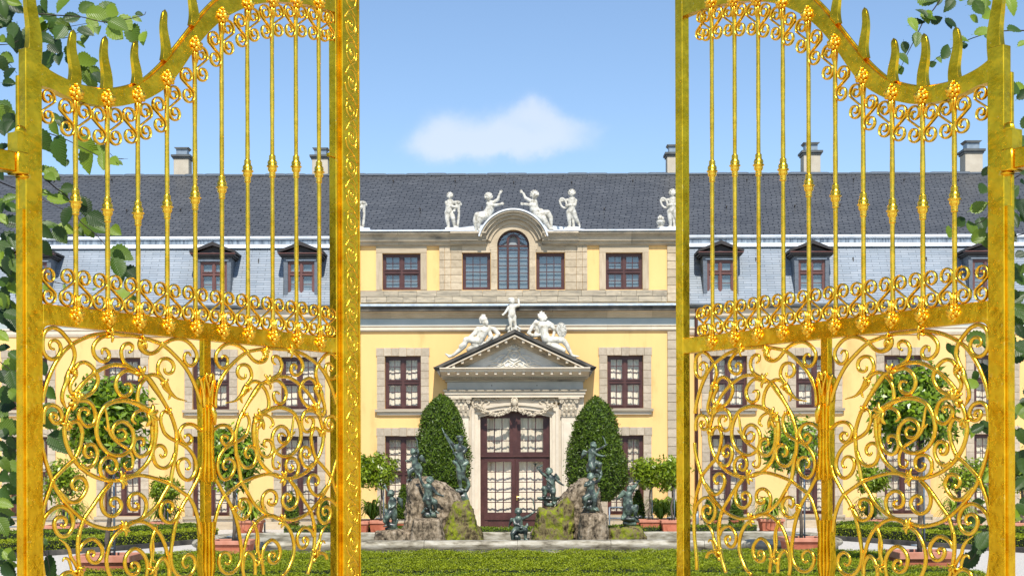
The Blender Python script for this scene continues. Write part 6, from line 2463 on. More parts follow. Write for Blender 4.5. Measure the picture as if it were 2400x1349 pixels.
mb.tube([f.p(800, 680, 20), f.p(780, 650, 20), f.p(770, 640, 20)], [0.012, 0.012, 0.005], 8)
mb.build('bowl', M_BRONZE, t1_, 'auto')

# ================================================================== the gilded gates
class Leaf:
    """vertical plane of one gate leaf; s runs from the hinge towards the lock"""

    def __init__(self, px0, px9, Z0, ratio, pxh):
        self.P0 = Vector((fx(px0, Z0), Z0))
        Z9 = Z0 * ratio
        P9 = Vector((fx(px9, Z9), Z9))
        d = P9 - self.P0
        self.L9 = d.length
        self.d = d / d.length
        self.sh = 0.0
        self.sh = self.at(pxh, 900)[0]

    def at(self, px, py):
        v = un(px, py, 1.0)
        a, c = v.x, v.z - EYE
        s = (a * self.P0.y - self.P0.x) / (self.d.x - a * self.d.y)
        t = self.P0.y + s * self.d.y
        return (s - self.sh, EYE + c * t)

    def base(self):
        p = self.P0 + self.d * self.sh
        return Vector((p.x, p.y, 0))


LL = Leaf(178, 749, 6.6, 1.205, 72)
RL = Leaf(2238, 1654, 6.6, 1.214, 2343)
FY0, FY1 = -0.010, 0.038                        # front and back of the frame members
HB = LL.L9 / 9.0                                # bar spacing
S0 = LL.at(178, 740)[0]                         # first bar
RL.sh = RL.sh + RL.at(2238, 740)[0] - S0          # same smithwork: first bars agree
T1 = lambda x, y: LL.at(90 + x / 4.996, 750 + y / 4.996)
T2 = lambda x, y: LL.at(290 + x / 4.996, 750 + y / 4.996)
T3 = lambda x, y: LL.at(90 + x / 4.996, 1010 + y / 4.996)
T4 = lambda x, y: LL.at(290 + x / 4.996, 1010 + y / 4.996)
T5 = lambda x, y: LL.at(90 + x / 6.0, 1200 + y / 6.0)
T6 = lambda x, y: LL.at(x / 2.215, 740 + y / 2.215)
K1 = lambda x, y: LL.at(x / 2.79, y / 2.79)

left_gate = empty('gate_leaf', LL.base(), 'gilded wrought iron gate leaf on the left with embossed strip at its free edge', 'gate', 'pair of open gilded gates')
left_gate.rotation_euler.z = math.atan2(LL.d.y, LL.d.x)
ORG[left_gate.name] = Vector((0, 0, 0))
right_gate = empty('gate_leaf', RL.base(), 'gilded wrought iron gate leaf on the right with a plain narrow lock upright', 'gate', 'pair of open gilded gates')
right_gate.rotation_euler.z = math.atan2(-RL.d.y, -RL.d.x)
right_gate.scale.x = -1
ORG[right_gate.name] = Vector((0, 0, 0))
GATE_PARTS = []


def gpart(mb, name, mat=M_GOLD, parent=None, smooth=True, bevel=0.0, both=True):
    o = mb.build(name, mat, parent or left_gate, smooth, bevel)
    ORG[o.name] = Vector((0, 0, 0))
    if both and parent is None:
        GATE_PARTS.append(o)
    return o


def poly_edge(K, pts):
    return [K(x, y) for x, y in pts]


def interp_edge(edge, s):
    for (a, b), (c, d) in zip(edge, edge[1:]):
        if a <= s <= c:
            return b + (d - b) * (s - a) / max(c - a, 1e-9)
    return edge[0][1] if s < edge[0][0] else edge[-1][1]


def fine(edge, sub=6):
    return [(p.x, p.y) for p in catmull(edge, sub)]


top_up = fine(poly_edge(K1, [(180, 330), (235, 393), (330, 468), (450, 528), (560, 568), (690, 588), (800, 580), (930, 540), (1030, 462), (1115, 370), (1200, 265), (1285, 155), (1375, 50), (1480, -45), (1600, -110), (1750, -150), (1900, -160), (2050, -150), (2215, -115)]))
top_lo = fine(poly_edge(K1, [(255, 562), (330, 582), (430, 632), (560, 678), (690, 695), (800, 692), (920, 664), (1010, 622), (1100, 558), (1180, 455), (1260, 335), (1330, 245), (1400, 172), (1480, 112), (1570, 66), (1680, 28), (1780, 16), (1900, 20), (2000, 34), (2100, 58), (2215, 92)]))
mid_up = [LL.at(98, 711), LL.at(800, 793)]
mid_lo = [LL.at(98, 759), LL.at(800, 829)]
S_HIN = LL.at(97, 900)[0]                       # inner edge of the hinge upright
S_HOUT = LL.at(58, 900)[0]
S_LOCK0 = LL.at(785, 900)[0]
S_LOCK1 = LL.at(798, 900)[0]
S_AST1 = LL.at(835, 900)[0]
ZTOP_H = K1(150, 310)[1]
ZBOT = 0.06

# uprights, rails
b = MB()
b.box(S_HOUT, S_HIN, FY0 - 0.003, FY1 + 0.003, ZBOT, ZTOP_H)
b.box(S_HOUT - 0.004, S_HOUT + 0.02, FY1, FY1 + 0.02, ZBOT, K1(150, 480)[1])
hinge_stile = gpart(b, 'hinge_stile', M_GOLDF, smooth=False, bevel=0.003)
# the top rail is a band that follows the wave; sampled at the same s on both edges
ss = [S_HIN - 0.002 + (S_LOCK0 - S_HIN + 0.118) * i / 90 for i in range(91)]
lo_e = [(s, interp_edge(top_lo, s)) for s in ss]
up_e = [(s, interp_edge(top_up, s)) for s in ss]
gpart(MB().band(lo_e, up_e, FY0, FY1), 'top_rail', M_GOLDF, smooth='auto')
# raised bead along the upper edge
gpart(MB().tube([(s, 0.024, z + 0.004) for s, z in up_e], 0.010, 8), 'rail_bead', M_GOLDF)
gpart(MB().prism([(mid_lo[0][0], mid_lo[0][1]), (S_LOCK0 + 0.115, mid_lo[1][1] - 0.0), (S_LOCK0 + 0.115, mid_up[1][1]), (mid_up[0][0], mid_up[0][1])], FY0, FY1), 'middle_rail', M_GOLDF, smooth=False, bevel=0.003)
# small gusset where hinge upright and middle rail meet
zc = mid_lo[0][1]
gus = [(S_HIN, zc - 0.055), (S_HIN + 0.004, zc - 0.03), (S_HIN + 0.016, zc - 0.012), (S_HIN + 0.04, zc), (S_HIN + 0.05, zc + 0.01), (S_HIN, zc + 0.01)]
gpart(MB().prism(gus, FY0 + 0.002, FY1 - 0.002), 'gusset', M_GOLDF, smooth=False)
b = MB()
b.box(S_LOCK0, S_LOCK1, FY0 - 0.003, FY1 + 0.003, ZBOT, interp_edge(top_up, S_LOCK0) + 0.03)
gpart(b, 'lock_stile', M_GOLDF, smooth=False, bevel=0.003, both=False)
b = MB()
b.box(RL.at(1605, 900)[0], RL.at(1588, 900)[0], FY0 - 0.003, FY1 + 0.003, ZBOT, interp_edge(top_up, S_LOCK0) + 0.03)
gpart(b, 'lock_stile', M_GOLDF, parent=right_gate, smooth=False, bevel=0.003, both=False)
zbr = 0.22
gpart(MB().box(S_HIN, S_LOCK0 + 0.115, FY0, FY1, ZBOT + 0.02, zbr), 'bottom_rail', M_GOLDF, smooth=False, bevel=0.003)

# embossed strip that closes the gap: only on the left leaf
ZT = interp_edge(top_up, S_LOCK0) + 0.06
b = MB()
b.box(S_LOCK1 - 0.012, S_AST1, -0.030, -0.0135, ZBOT, ZT)
b.box(S_LOCK1 - 0.012, S_LOCK1 - 0.003, -0.034, -0.0305, ZBOT, ZT)
b.box(S_AST1 - 0.009, S_AST1, -0.034, -0.0305, ZBOT, ZT)
strip = gpart(b, 'cover_strip', M_GOLDF, smooth=False, bevel=0.002, both=False)


sw = (S_AST1 - S_LOCK1)
sm = (S_LOCK1 + S_AST1) / 2
emb = MB()
pts = spiral_pts(1.8, 0.006, sw * 0.43, 0.4)
emb.tube([(x, 0, z * 1.15) for x, z in pts], [0.0042] * len(pts), 6)
emb.ball((0, 0.0, 0), (0.012, 0.006, 0.014), 8, 6)
for a in (0.8, 4.0):
    emb.ball((math.cos(a) * sw * 0.40, 0.001, math.sin(a) * sw * 0.50), (0.005, 0.004, 0.006), 6, 4)
pt2 = [(p.x, 0, p.y) for p in catmull([(sw * .34, .03), (sw * .1, .075), (-sw * .25, .105), (-sw * .36, .15)], 6)]
emb.tube(pt2, [0.005] * len(pt2), 6)
pt3 = [(p.x, 0, p.y) for p in catmull([(-sw * .3, .05), (-sw * .05, .085), (sw * .22, .11), (sw * .32, .14)], 6)]
emb.tube(pt3, [0.0035] * len(pt3), 6)
me_emb = emb.mesh('relief_scroll', None, True)
me_emb.materials.append(M_GOLD)
z = 0.25
k = 0
while z < ZT - 0.1:
    o = link(bpy.data.objects.new('relief_scroll', me_emb))
    o.parent = strip
    o.location = (sm + 0.004 * math.sin(k * 2.3), -0.0292, z)
    o.scale = (1 if k % 2 else -1, 1, 0.9 + 0.25 * random.random())
    z += 0.155 + 0.02 * random.random()
    k += 1

# hinge: bearing block on the upright and the strap that goes to the pier
zb = LL.at(70, 388)[1]
zk = LL.at(70, 345)[1]
b = MB()
b.box(S_HOUT - 0.05, S_HOUT + 0.004, -0.022, 0.05, zk - 0.035, zk + 0.055)
b.ball((S_HOUT - 0.018, 0.0, zk + 0.06), (0.03, 0.022, 0.03), 8, 6)
gpart(b, 'hinge_knuckle', M_GOLDF, smooth='auto')
b = MB()
b.box(S_HOUT - 0.52, S_HOUT - 0.055, -0.02, 0.045, zb - 0.045, zb + 0.045)
b.box(S_HOUT - 0.058, S_HOUT + 0.006, -0.034, 0.05, zb - 0.05, zb + 0.048)
b.box(S_HOUT - 0.03, S_HOUT + 0.012, -0.03, 0.03, zb - 0.063, zb - 0.05)
gpart(b, 'hinge_strap', M_GOLDF, smooth='auto', bevel=0.006)
gpart(MB().box(S_HOUT - 0.012, S_HOUT - 0.0005, 0.0, 0.03, ZBOT, LL.at(60, 490)[1]), 'edge_flange', M_GOLDF, smooth=False)

# bars with knob and berry rosettes -----------------------------------------
top_ball = [(175.6, 220), (261, 236), (330, 228), (393, 187), (453, 106), (511, 37), (575, 9), (634, 3), (686, 3), (745, 7)]
mid_ball = [(178, 737), (252, 744), (320, 752), (392, 760), (459, 766), (521, 773), (582, 780), (638, 787), (694.6, 793), (749, 801)]
knob_y = [473, 493, 501, 485, 463, 437, 400, 389, 389, 403]
kn = MB()
kp = [(.0115, -.062), (.0165, -.058), (.0175, -.052), (.0145, -.047), (.017, -.043), (.0175, -.038), (.0155, -.033), (.0225, -.025), (.0255, -.016), (.0225, -.007), (.030, -.003), (.032, 0), (.030, .003), (.0235, .008), (.0265, .018), (.0235, .028), (.0165, .036), (.0195, .041), (.0165, .046), (.0185, .052), (.0165, .058), (.0115, .062)]
kn.lathe(kp, 0, 0, 16)
me_knob = kn.mesh('knob', None, True)
me_knob.materials.append(M_GOLD)
ro = MB()
ro.ball((0, -0.018, 0), (0.017, 0.014, 0.017), 10, 8)
for k in range(6):
    a = k * math.pi / 3 + 0.3
    ro.ball((math.cos(a) * 0.023, -0.006, math.sin(a) * 0.021), (0.0130, 0.012, 0.0125), 9, 7)
for k in range(7):
    a = k * 2 * math.pi / 7
    ro.ball((math.cos(a) * 0.031, 0.004, math.sin(a) * 0.031), (0.010, 0.009, 0.010), 8, 6)
ro.ball((0, 0.0, -0.040), (0.009, 0.009, 0.010), 8, 6)
me_ros = ro.mesh('rosette', None, True)
me_ros.materials.append(M_GOLD)
for i in range(10):
    s = S0 + i * HB
    zt = LL.at(*top_ball[i])[1]
    zm = LL.at(*mid_ball[i])[1]
    zk = LL.at(top_ball[i][0], knob_y[i])[1]
    b = MB()
    prof = [(0.014, zm), (0.0155, zm + 0.05), (0.0125, zm + 0.10)]
    n = 26
    for j in range(1, n):
        q = zm + 0.10 + (zt - zm - 0.2) * j / n
        prof.append((0.0118 + 0.0007 * math.sin(j * 7.3 + i) + 0.0004 * random.uniform(-1, 1), q))
    prof += [(0.0125, zt - 0.10), (0.0165, zt - 0.05), (0.014, zt)]
    b.lathe(prof, s, 0, 12)
    # leaf wraps at both ends of the bar
    for zz, sg in ((zm + 0.055, 1), (zt - 0.055, -1)):
        for a in (-0.7, 0.0, 0.7):
            pp = [(s + math.sin(a) * 0.016, -math.cos(a) * 0.014, zz - sg * 0.035), (s + math.sin(a) * 0.019, -math.cos(a) * 0.0165, zz), (s + math.sin(a) * 0.013, -math.cos(a) * 0.0125, zz + sg * 0.035)]
            b.tube(pp, [0.005, 0.007, 0.002], 6)
    bar = gpart(b, 'bar')
    for nm, me, zz, fl in (('knob', me_knob, zk, 1), ('rosette', me_ros, zt, -1), ('rosette', me_ros, zm, 1)):
        o = link(bpy.data.objects.new(nm, me))
        o.parent = bar
        o.location = (s, -0.014 if nm == 'rosette' else 0, zz)
        if nm == 'rosette' and fl < 0:
            o.rotation_euler = (0, math.pi, 0)

# S scrolls, flat iron strip ------------------------------------------------
def s_curve(hh, ww):
    """an upright S of half height hh, half width ww, ends rolled in"""
    top, bot = [], []
    r = ww * 0.92
    cz = hh - r
    n = 34
    for i in range(n + 1):
        t = i / n
        a = R(-285) + R(285 + 205) * t           # inner end -> left flank
        rr = r * (0.20 + 0.80 * t ** 0.8)
        top.append((math.cos(a) * rr, cz + math.sin(a) * rr * 1.05))
    bot = [(-x, -z) for x, z in reversed(top)]
    mid = catmull([top[-3], top[-1], bot[0], bot[2]], 8)
    return top[:-1] + [(p.x, p.y) for p in mid[8:17]] + bot[1:]


def strip_mesh(path, th, depth, name, mat):
    b = MB()
    n = len(path)
    b.tube([(x, 0, z) for x, z in path], th / 2 * 1.08, 10, depth / th, up=Vector((0, 1, 0)))
    me = b.mesh(name, None, True)
    bm = bmesh.new()
    bm.from_mesh(me)
    bmesh.ops.recalc_face_normals(bm, faces=bm.faces)
    bm.to_mesh(me)
    bm.free()
    me.materials.append(mat)
    return me


me_s = strip_mesh(s_curve(0.089, 0.0445), 0.0098, 0.022, 'scroll', M_GOLD)


def place_scroll(s, zc, flip, k=1.0, tilt=0.0):
    o = link(bpy.data.objects.new('scroll', me_s))
    o.parent = left_gate
    ORG[o.name] = Vector((0, 0, 0))
    o.location = (s, 0, zc)
    o.scale = ((-1 if flip else 1) * k, 1, k * random.uniform(0.97, 1.03))
    o.rotation_euler.y = tilt
    GATE_PARTS.append(o)


for i in range(10):
    s = S0 + i * HB
    for sg in (-1, 1):
        q = s + sg * HB * 0.262
        slope = (interp_edge(top_lo, q + 0.03) - interp_edge(top_lo, q - 0.03)) / 0.06
        zl = min(interp_edge(top_lo, q + 0.03), interp_edge(top_lo, q - 0.03), interp_edge(top_lo, q))
        place_scroll(q, zl - 0.091, sg > 0, 1.0, -0.06 * slope)
        zm_ = mid_up[0][1] + (mid_up[1][1] - mid_up[0][1]) * (q - mid_up[0][0]) / (mid_up[1][0] - mid_up[0][0])
        place_scroll(q, zm_ + 0.088, sg < 0)
for q, f in ((S_HIN + 0.040, False), (S_LOCK0 - 0.036, True)):
    zl = interp_edge(top_lo, q)
    place_scroll(q, zl - 0.085, not f, 0.9)
    zm_ = mid_up[0][1] + (mid_up[1][1] - mid_up[0][1]) * (q - mid_up[0][0]) / (mid_up[1][0] - mid_up[0][0])
    place_scroll(q, zm_ + 0.083, f, 0.95)

# flame finials on the wave ---------------------------------------------------
def flame(s, z0, z1, w, k=0):
    b = MB()
    n = 20
    pts, rad = [], []
    for i in range(n + 1):
        t = i / n
        sway = math.sin(t * 6.6 + 3.4) * w * 0.13
        pts.append((s - sway - w * 0.05 * t, 0.012, z0 + (z1 - z0) * t))
        rad.append(w * 0.5 * (1.04 - 0.52 * t) * (1 if t < 0.86 else max(0.06, math.sqrt(max(0, 1 - ((t - 0.86) / 0.14) ** 2)))))
    b.tube(pts, [r_ * 1.25 for r_ in rad], 4, 0.5, up=Vector((0, 1, 0)))
    gpart(b, 'flame_finial', M_GOLDF, smooth='auto', bevel=0.004)


for i, (ty, w) in enumerate(((68, .066), (86, .064), (96, .060), (22, .062), (-62, .062), (-150, .06), (-190, .06), (-200, .06), (-200, .06), (-196, .06))):
    s = S0 + i * HB
    zt = LL.at(top_ball[i][0], ty)[1]
    flame(s, interp_edge(top_up, s) - 0.004, zt, w)
flame((S_HOUT + S_HIN) / 2 + 0.008, ZTOP_H - 0.03, LL.at(62, -85)[1], 0.082)

# the scrolled lower panel -----------------------------------------------------
S_C = LL.at(484, 1000)[0]
PAN = []


def gcurve(pts, name='tendril', r=0.0100, t0=1.0, t1=1.0, thick=None, sub=6, y=0.0):
    """t0, t1: radius factor at the first and last point"""
    p = catmull([(x, 0.0, z) for x, z in pts], sub)
    n = len(p)
    rad = []
    for i in range(n):
        t = i / (n - 1)
        k = 1.0
        if t < 0.25:
            k = t0 + (1 - t0) * t / 0.25
        if t > 0.75:
            k = t1 + (1 - t1) * (1 - t) / 0.25
        if thick:
            c, wd, am = thick
            k *= 1 + am * math.exp(-((t - c) / wd) ** 2)
        rad.append(r * k)
    b = MB().tube([(q.x, y, q.z) for q in p], rad, 8, 1.15, up=Vector((0, 1, 0)))
    o = gpart(b, name, M_GOLD, both=False)
    PAN.append(o)
    return o


def acanthus(at, ang, size, lobes=4, name='acanthus_leaf'):
    """fan of curling lobes wrapped round a joint; ang in degrees in the leaf plane"""
    b = MB()
    for k in range(lobes):
        f = (k - (lobes - 1) / 2) / max(1, lobes - 1)
        a = R(ang) + f * 1.5
        L_ = size * (1.0 - 0.35 * abs(f))
        pts, rad = [], []
        for i in range(9):
            t = i / 8
            aa = a + f * 1.3 * t
            pts.append((at[0] - math.cos(R(ang)) * size * 0.45 + math.cos(aa) * L_ * t, -0.006 - 0.012 * math.sin(t * 3.0), at[1] - math.sin(R(ang)) * size * 0.45 + math.sin(aa) * L_ * t))
            rad.append(size * (0.10 + 0.06 * math.sin(t * 3.1)) * (1 if t < 0.95 else 0.6))
        b.tube(pts, rad, 6)
    b.ball((at[0] - math.cos(R(ang)) * size * 0.3, -0.004, at[1] - math.sin(R(ang)) * size * 0.3), (size * 0.24, 0.015, size * 0.24), 8, 6)
    o = gpart(b, name, M_GOLD, both=False)
    PAN.append(o)


def tr(K, *pts):
    return [K(*p) for p in pts]


# outer arch
gcurve(tr(T1, (46, 960), (55, 890), (85, 770), (150, 600), (220, 470), (300, 360), (385, 290), (480, 235), (600, 185), (720, 160), (860, 155)) + tr(T2, (0, 172), (100, 180), (220, 203), (330, 238), (440, 280), (520, 335), (600, 412), (690, 510), (760, 610), (820, 730), (870, 860), (905, 970)), r=0.0104)
# corner volute and the bird that grows out of it
gcurve(tr(T1, (185, 340), (145, 325), (130, 280), (160, 240), (205, 237), (245, 270), (262, 330), (250, 390), (210, 440), (150, 455), (95, 425), (55, 360), (48, 270), (58, 180), (95, 115), (170, 88), (250, 120), (310, 180), (365, 250), (402, 310), (422, 370), (425, 430), (410, 490), (390, 545), (355, 605), (335, 655)), t0=0.6)
gcurve(tr(T1, (345, 640), (335, 700), (305, 780), (282, 850), (278, 920), (300, 985), (332, 1035)), 'beak', r=0.010, t1=0.35, thick=(0.12, 0.12, 0.5))
gcurve(tr(T1, (385, 600), (425, 600), (432, 650), (395, 710), (368, 780), (390, 850), (450, 890), (530, 893), (610, 855), (668, 785), (696, 690), (672, 605), (612, 530), (540, 492), (475, 508), (432, 560)), 'bird_neck', thick=(0.05, 0.08, 0.5))
# inner arch, its leaf and hanging volutes
gcurve(tr(T1, (430, 850), (510, 750), (590, 672), (680, 605), (780, 552), (880, 522)) + tr(T2, (0, 532), (80, 558), (160, 608), (262, 660), (305, 705), (370, 798), (430, 890), (490, 990), (540, 1080), (580, 1180), (610, 1285)) + tr(T4, (618, 40), (618, 110), (608, 260), (585, 380), (566, 480), (545, 600), (515, 650), (465, 735), (400, 850), (330, 930), (240, 1000), (150, 1050), (50, 1090)), r=0.0104, thick=(0.36, 0.05, 0.45))
gcurve(tr(T2, (60, 380), (100, 350), (102, 300), (62, 272), (20, 280), (-10, 310), (-30, 365), (-22, 430), (5, 490), (60, 535), (130, 578), (205, 622), (255, 652)), t0=0.6)
gcurve(tr(T1, (860, 172), (790, 185), (725, 208), (670, 260), (642, 320), (650, 392), (690, 450), (750, 480), (802, 468), (828, 420), (818, 368), (780, 335), (745, 355), (748, 400)), t1=0.6)
gcurve(tr(T2, (190, 645), (120, 610), (50, 590), (-2, 602), (-60, 652), (-93, 720), (-90, 790), (-60, 850), (-18, 885), (35, 880), (76, 845), (92, 790), (75, 748), (35, 740), (5, 758)), t1=0.6)
gcurve(tr(T2, (195, 232), (188, 285), (212, 340), (265, 380), (325, 388), (385, 362), (440, 308), (485, 268), (560, 230), (650, 218), (730, 240), (800, 300), (850, 382), (850, 460), (812, 520), (762, 530), (720, 490), (708, 430), (725, 388), (760, 380), (785, 415)), t1=0.6, thick=(0.1, 0.1, 0.35))
gcurve(tr(T2, (300, 228), (250, 240), (228, 285), (245, 335), (280, 365)), r=0.007, t0=0.7, t1=0.7)
# heron on the right of the inner arch
gcurve(tr(T2, (478, 560), (482, 602), (522, 625), (570, 600), (586, 540), (560, 480), (502, 448), (440, 462), (405, 520), (400, 588), (422, 635), (460, 690)), t0=0.6)
gcurve(tr(T2, (262, 662), (310, 640), (370, 640), (430, 670), (470, 718), (500, 770), (535, 830), (575, 875), (630, 915), (738, 945)), 'bird_neck', r=0.0104, t1=0.25, thick=(0.5, 0.13, 0.55))
gcurve(tr(T2, (450, 720), (465, 780), (505, 825), (540, 860), (535, 905), (520, 928)), 'beak', r=0.007, t1=0.4)
gcurve(tr(T2, (262, 672), (205, 735), (170, 820), (160, 910), (178, 985), (225, 1040), (290, 1080)), t1=0.9)
# ring with the inner spiral
gcurve(tr(T6, (800, 520), (745, 472), (665, 440), (600, 442), (545, 468), (510, 530), (500, 600), (520, 668), (570, 714), (630, 722), (678, 688), (693, 630), (680, 580), (640, 547), (600, 560), (582, 600), (600, 638), (640, 640), (653, 608), (632, 588), (606, 602)), r=0.0104, t0=1.4, t1=0.6)
gcurve(tr(T6, (540, 462), (552, 505), (560, 560), (572, 612), (606, 652), (662, 690), (688, 735), (685, 785), (658, 796), (644, 772), (660, 755)), r=0.0080, t0=0.6, t1=0.6)
gcurve(tr(T6, (540, 572), (556, 590), (580, 602)), r=0.006, t0=0.5, t1=0.9)
# large circle round it
gcurve(tr(T6, (795, 505), (806, 560), (804, 630), (780, 735), (722, 806), (650, 845), (560, 852), (470, 822), (400, 765), (352, 685), (334, 600), (346, 515), (372, 460), (400, 432), (440, 422)), r=0.0104, thick=(0.1, 0.12, 0.4))
gcurve(tr(T6, (806, 512), (745, 488), (702, 503), (686, 538), (706, 560)), r=0.0085, t0=1.2, t1=0.6)
gcurve(tr(T6, (788, 560), (790, 640), (772, 700), (735, 728), (704, 716), (690, 680), (704, 638), (738, 634), (746, 662), (728, 672)), t1=0.6)
gcurve(tr(T1, (400, 945), (480, 938), (560, 942), (622, 985), (660, 1070), (664, 1150), (630, 1218), (572, 1240), (512, 1200), (472, 1130), (477, 1062), (522, 1034), (570, 1045), (590, 1082), (558, 1112)), t0=1.3, t1=0.6)
gcurve(tr(T1, (338, 1290), (362, 1228), (402, 1190), (450, 1184), (490, 1232), (512, 1310)) + tr(T3, (508, 50), (495, 140), (470, 225), (425, 318), (330, 405), (240, 492), (165, 582), (128, 685), (90, 790), (58, 905), (44, 1020)), t0=1.2)
gcurve(tr(T3, (36, 90), (45, 190), (64, 275), (102, 405), (162, 575), (212, 685), (290, 800), (370, 898), (450, 972), (535, 1042), (620, 1090), (720, 1122), (820, 1138), (920, 1122), (1000, 1088)))
gcurve(tr(T1, (55, 1215), (58, 1110), (80, 1035), (130, 995), (190, 1000), (245, 1040), (275, 1110), (265, 1170), (222, 1205), (170, 1186), (140, 1132), (160, 1090), (202, 1102), (210, 1140), (188, 1150)), t1=0.6)
gcurve(tr(T3, (480, 380), (560, 428), (636, 395), (680, 312), (685, 230), (650, 166), (600, 150), (550, 180), (535, 240), (560, 290), (602, 295), (627, 260), (605, 233)), t1=0.6)
gcurve(tr(T3, (830, 590), (745, 522), (720, 432), (732, 368), (780, 315), (842, 305), (900, 340), (915, 410), (892, 465), (850, 485), (810, 460), (800, 420), (835, 398)), t1=0.6)
gcurve(tr(T3, (235, 690), (285, 752), (340, 808), (410, 830), (480, 800), (540, 722), (565, 640), (540, 570), (490, 535), (430, 550), (390, 600), (400, 660), (435, 682), (452, 652)), t0=0.8, t1=0.6, thick=(0.1, 0.12, 0.4))
gcurve(tr(T3, (860, 600), (790, 662), (700, 780), (620, 900), (535, 1022), (502, 1110), (477, 1200), (470, 1300)) + tr(T5, (562, 320), (552, 500), (566, 700), (600, 860), (640, 1000), (700, 1150)))
gcurve(tr(T3, (840, 620), (762, 720), (735, 830), (760, 930), (820, 985), (890, 985), (950, 930), (970, 860), (940, 800), (890, 780), (845, 810), (848, 862), (892, 880)), t1=0.6)
gcurve(tr(T3, (40, 1130), (70, 1015), (140, 932), (220, 885), (300, 890), (370, 950), (405, 1050), (390, 1140), (340, 1210), (280, 1230), (220, 1190), (185, 1110), (195, 1040), (250, 1000), (310, 1020), (325, 1070), (300, 1112), (258, 1098)), t1=0.6)
gcurve(tr(T3, (36, 980), (30, 1100), (28, 1240)) + tr(T5, (30, 480), (40, 640), (60, 800), (80, 950), (90, 1200)))
gcurve(tr(T4, (598, 260), (572, 340), (540, 390), (490, 427), (430, 425), (380, 390), (350, 320), (340, 250), (362, 190), (412, 163), (462, 180), (492, 230), (485, 280), (450, 302), (424, 272)), t1=0.6)
gcurve(tr(T2, (545, 1100), (485, 1065), (442, 1105), (434, 1190), (458, 1270)) + tr(T4, (480, 20), (535, 72), (615, 115), (690, 152), (765, 212), (822, 300), (846, 400), (830, 490), (782, 558), (730, 566), (670, 520), (632, 432), (640, 360), (690, 320), (742, 330), (776, 390), (762, 440), (728, 440)), t0=0.8, t1=0.6)
gcurve(tr(T2, (945, 1295), (880, 1272), (830, 1230), (770, 1213), (710, 1225), (668, 1272)) + tr(T4, (650, 30), (680, 110), (730, 150), (780, 125), (792, 75), (760, 38), (720, 52), (715, 84)), t1=0.6)
gcurve(tr(T4, (905, 420), (872, 540), (820, 642), (760, 752), (700, 845), (660, 930), (620, 1040), (590, 1150), (572, 1260)) + tr(T5, (1868, 500), (1858, 620), (1876, 750), (1925, 845), (2000, 905), (2090, 900), (2160, 840), (2200, 740), (2190, 650), (2140, 595), (2080, 600), (2030, 660), (2030, 730), (2070, 770), (2112, 738)), t1=0.6)
gcurve(tr(T4, (0, 560), (60, 530), (140, 515), (230, 518), (350, 545), (450, 578), (545, 615), (640, 680), (752, 762), (810, 850), (850, 960), (878, 1070), (895, 1200)), thick=(0.05, 0.1, 0.4))
gcurve(tr(T4, (648, 935), (602, 1022), (540, 1066), (470, 1040), (430, 970), (430, 890), (470, 830), (520, 815), (565, 840), (572, 900), (542, 940), (508, 908)), t0=1.1, t1=0.6)
gcurve(tr(T4, (160, 1055), (235, 985), (264, 860), (240, 780), (180, 730), (120, 730), (70, 770), (55, 840), (80, 900), (130, 916), (172, 890), (165, 850), (128, 838)), t1=0.6)
gcurve(tr(T5, (1190, 220), (1080, 315), (1012, 425), (972, 545), (955, 665), (970, 785), (1010, 900), (1080, 1020), (1180, 1100)))
gcurve(tr(T5, (1200, 205), (1340, 132), (1450, 125), (1550, 162), (1640, 232), (1712, 312), (1772, 440), (1812, 575), (1840, 710), (1845, 850), (1820, 1000)), thick=(0.05, 0.1, 0.3))
gcurve(tr(T5, (1680, 180), (1640, 245), (1595, 370), (1582, 500), (1592, 620), (1570, 730), (1590, 810)), 'beak', r=0.0078, t0=0.4)
gcurve(tr(T5, (1655, 240), (1612, 380), (1620, 520), (1608, 650), (1640, 690)), r=0.006)
gcurve(tr(T5, (1500, 1020), (1515, 894), (1532, 780), (1520, 680), (1480, 590), (1410, 522), (1340, 508), (1270, 560), (1222, 640), (1215, 740), (1250, 830), (1320, 870), (1390, 840), (1412, 770), (1380, 710), (1330, 703), (1300, 750), (1332, 782)), t1=0.6)
gcurve(tr(T5, (1640, 1000), (1640, 880), (1650, 780), (1690, 690), (1750, 640), (1800, 690), (1832, 780), (1836, 894)), 'bird_neck')
gcurve(tr(T5, (290, 375), (372, 430), (430, 520), (455, 620), (505, 700), (545, 780), (580, 850)), 'beak', r=0.0085, t0=0.25)
gcurve(tr(T5, (338, 685), (370, 640), (422, 662), (452, 742), (475, 820), (545, 855)), r=0.007, t0=0.5)
gcurve(tr(T5, (572, 540), (615, 450), (690, 390), (770, 373), (840, 420), (895, 510), (890, 610), (840, 690), (780, 705), (720, 670), (690, 600), (710, 550), (760, 540), (785, 582), (760, 622)), t1=0.6)
gcurve(tr(T5, (300, 960), (330, 890), (390, 845), (460, 840), (530, 885), (580, 960)), 'bird_neck')
# leaves at the joints
for (K, x, y, a, sz, lb) in ((T1, 400, 930, 150, 0.060, 5), (T1, 400, 590, 60, 0.036, 4), (T1, 820, 168, 180, 0.045, 4), (T1, 330, 1230, -80, 0.045, 4), (T2, 325, 1130, -20, 0.072, 5),
                             (T2, 205, 260, 200, 0.045, 4), (T2, 170, 605, 150, 0.055, 4), (T3, 985, 560, 10, 0.055, 5), (T5, 1210, 205, 20, 0.050, 5), (T2, 470, 740, -60, 0.036, 4),
                             (T1, 450, 870, 120, 0.04, 4), (T5, 1590, 820, -90, 0.045, 4), (T5, 560, 830, -70, 0.045, 4), (T4, 640, 930, -120, 0.035, 3), (T2, 520, 1060, 60, 0.035, 3)):
    acanthus(K(x, y), a, sz, lb)
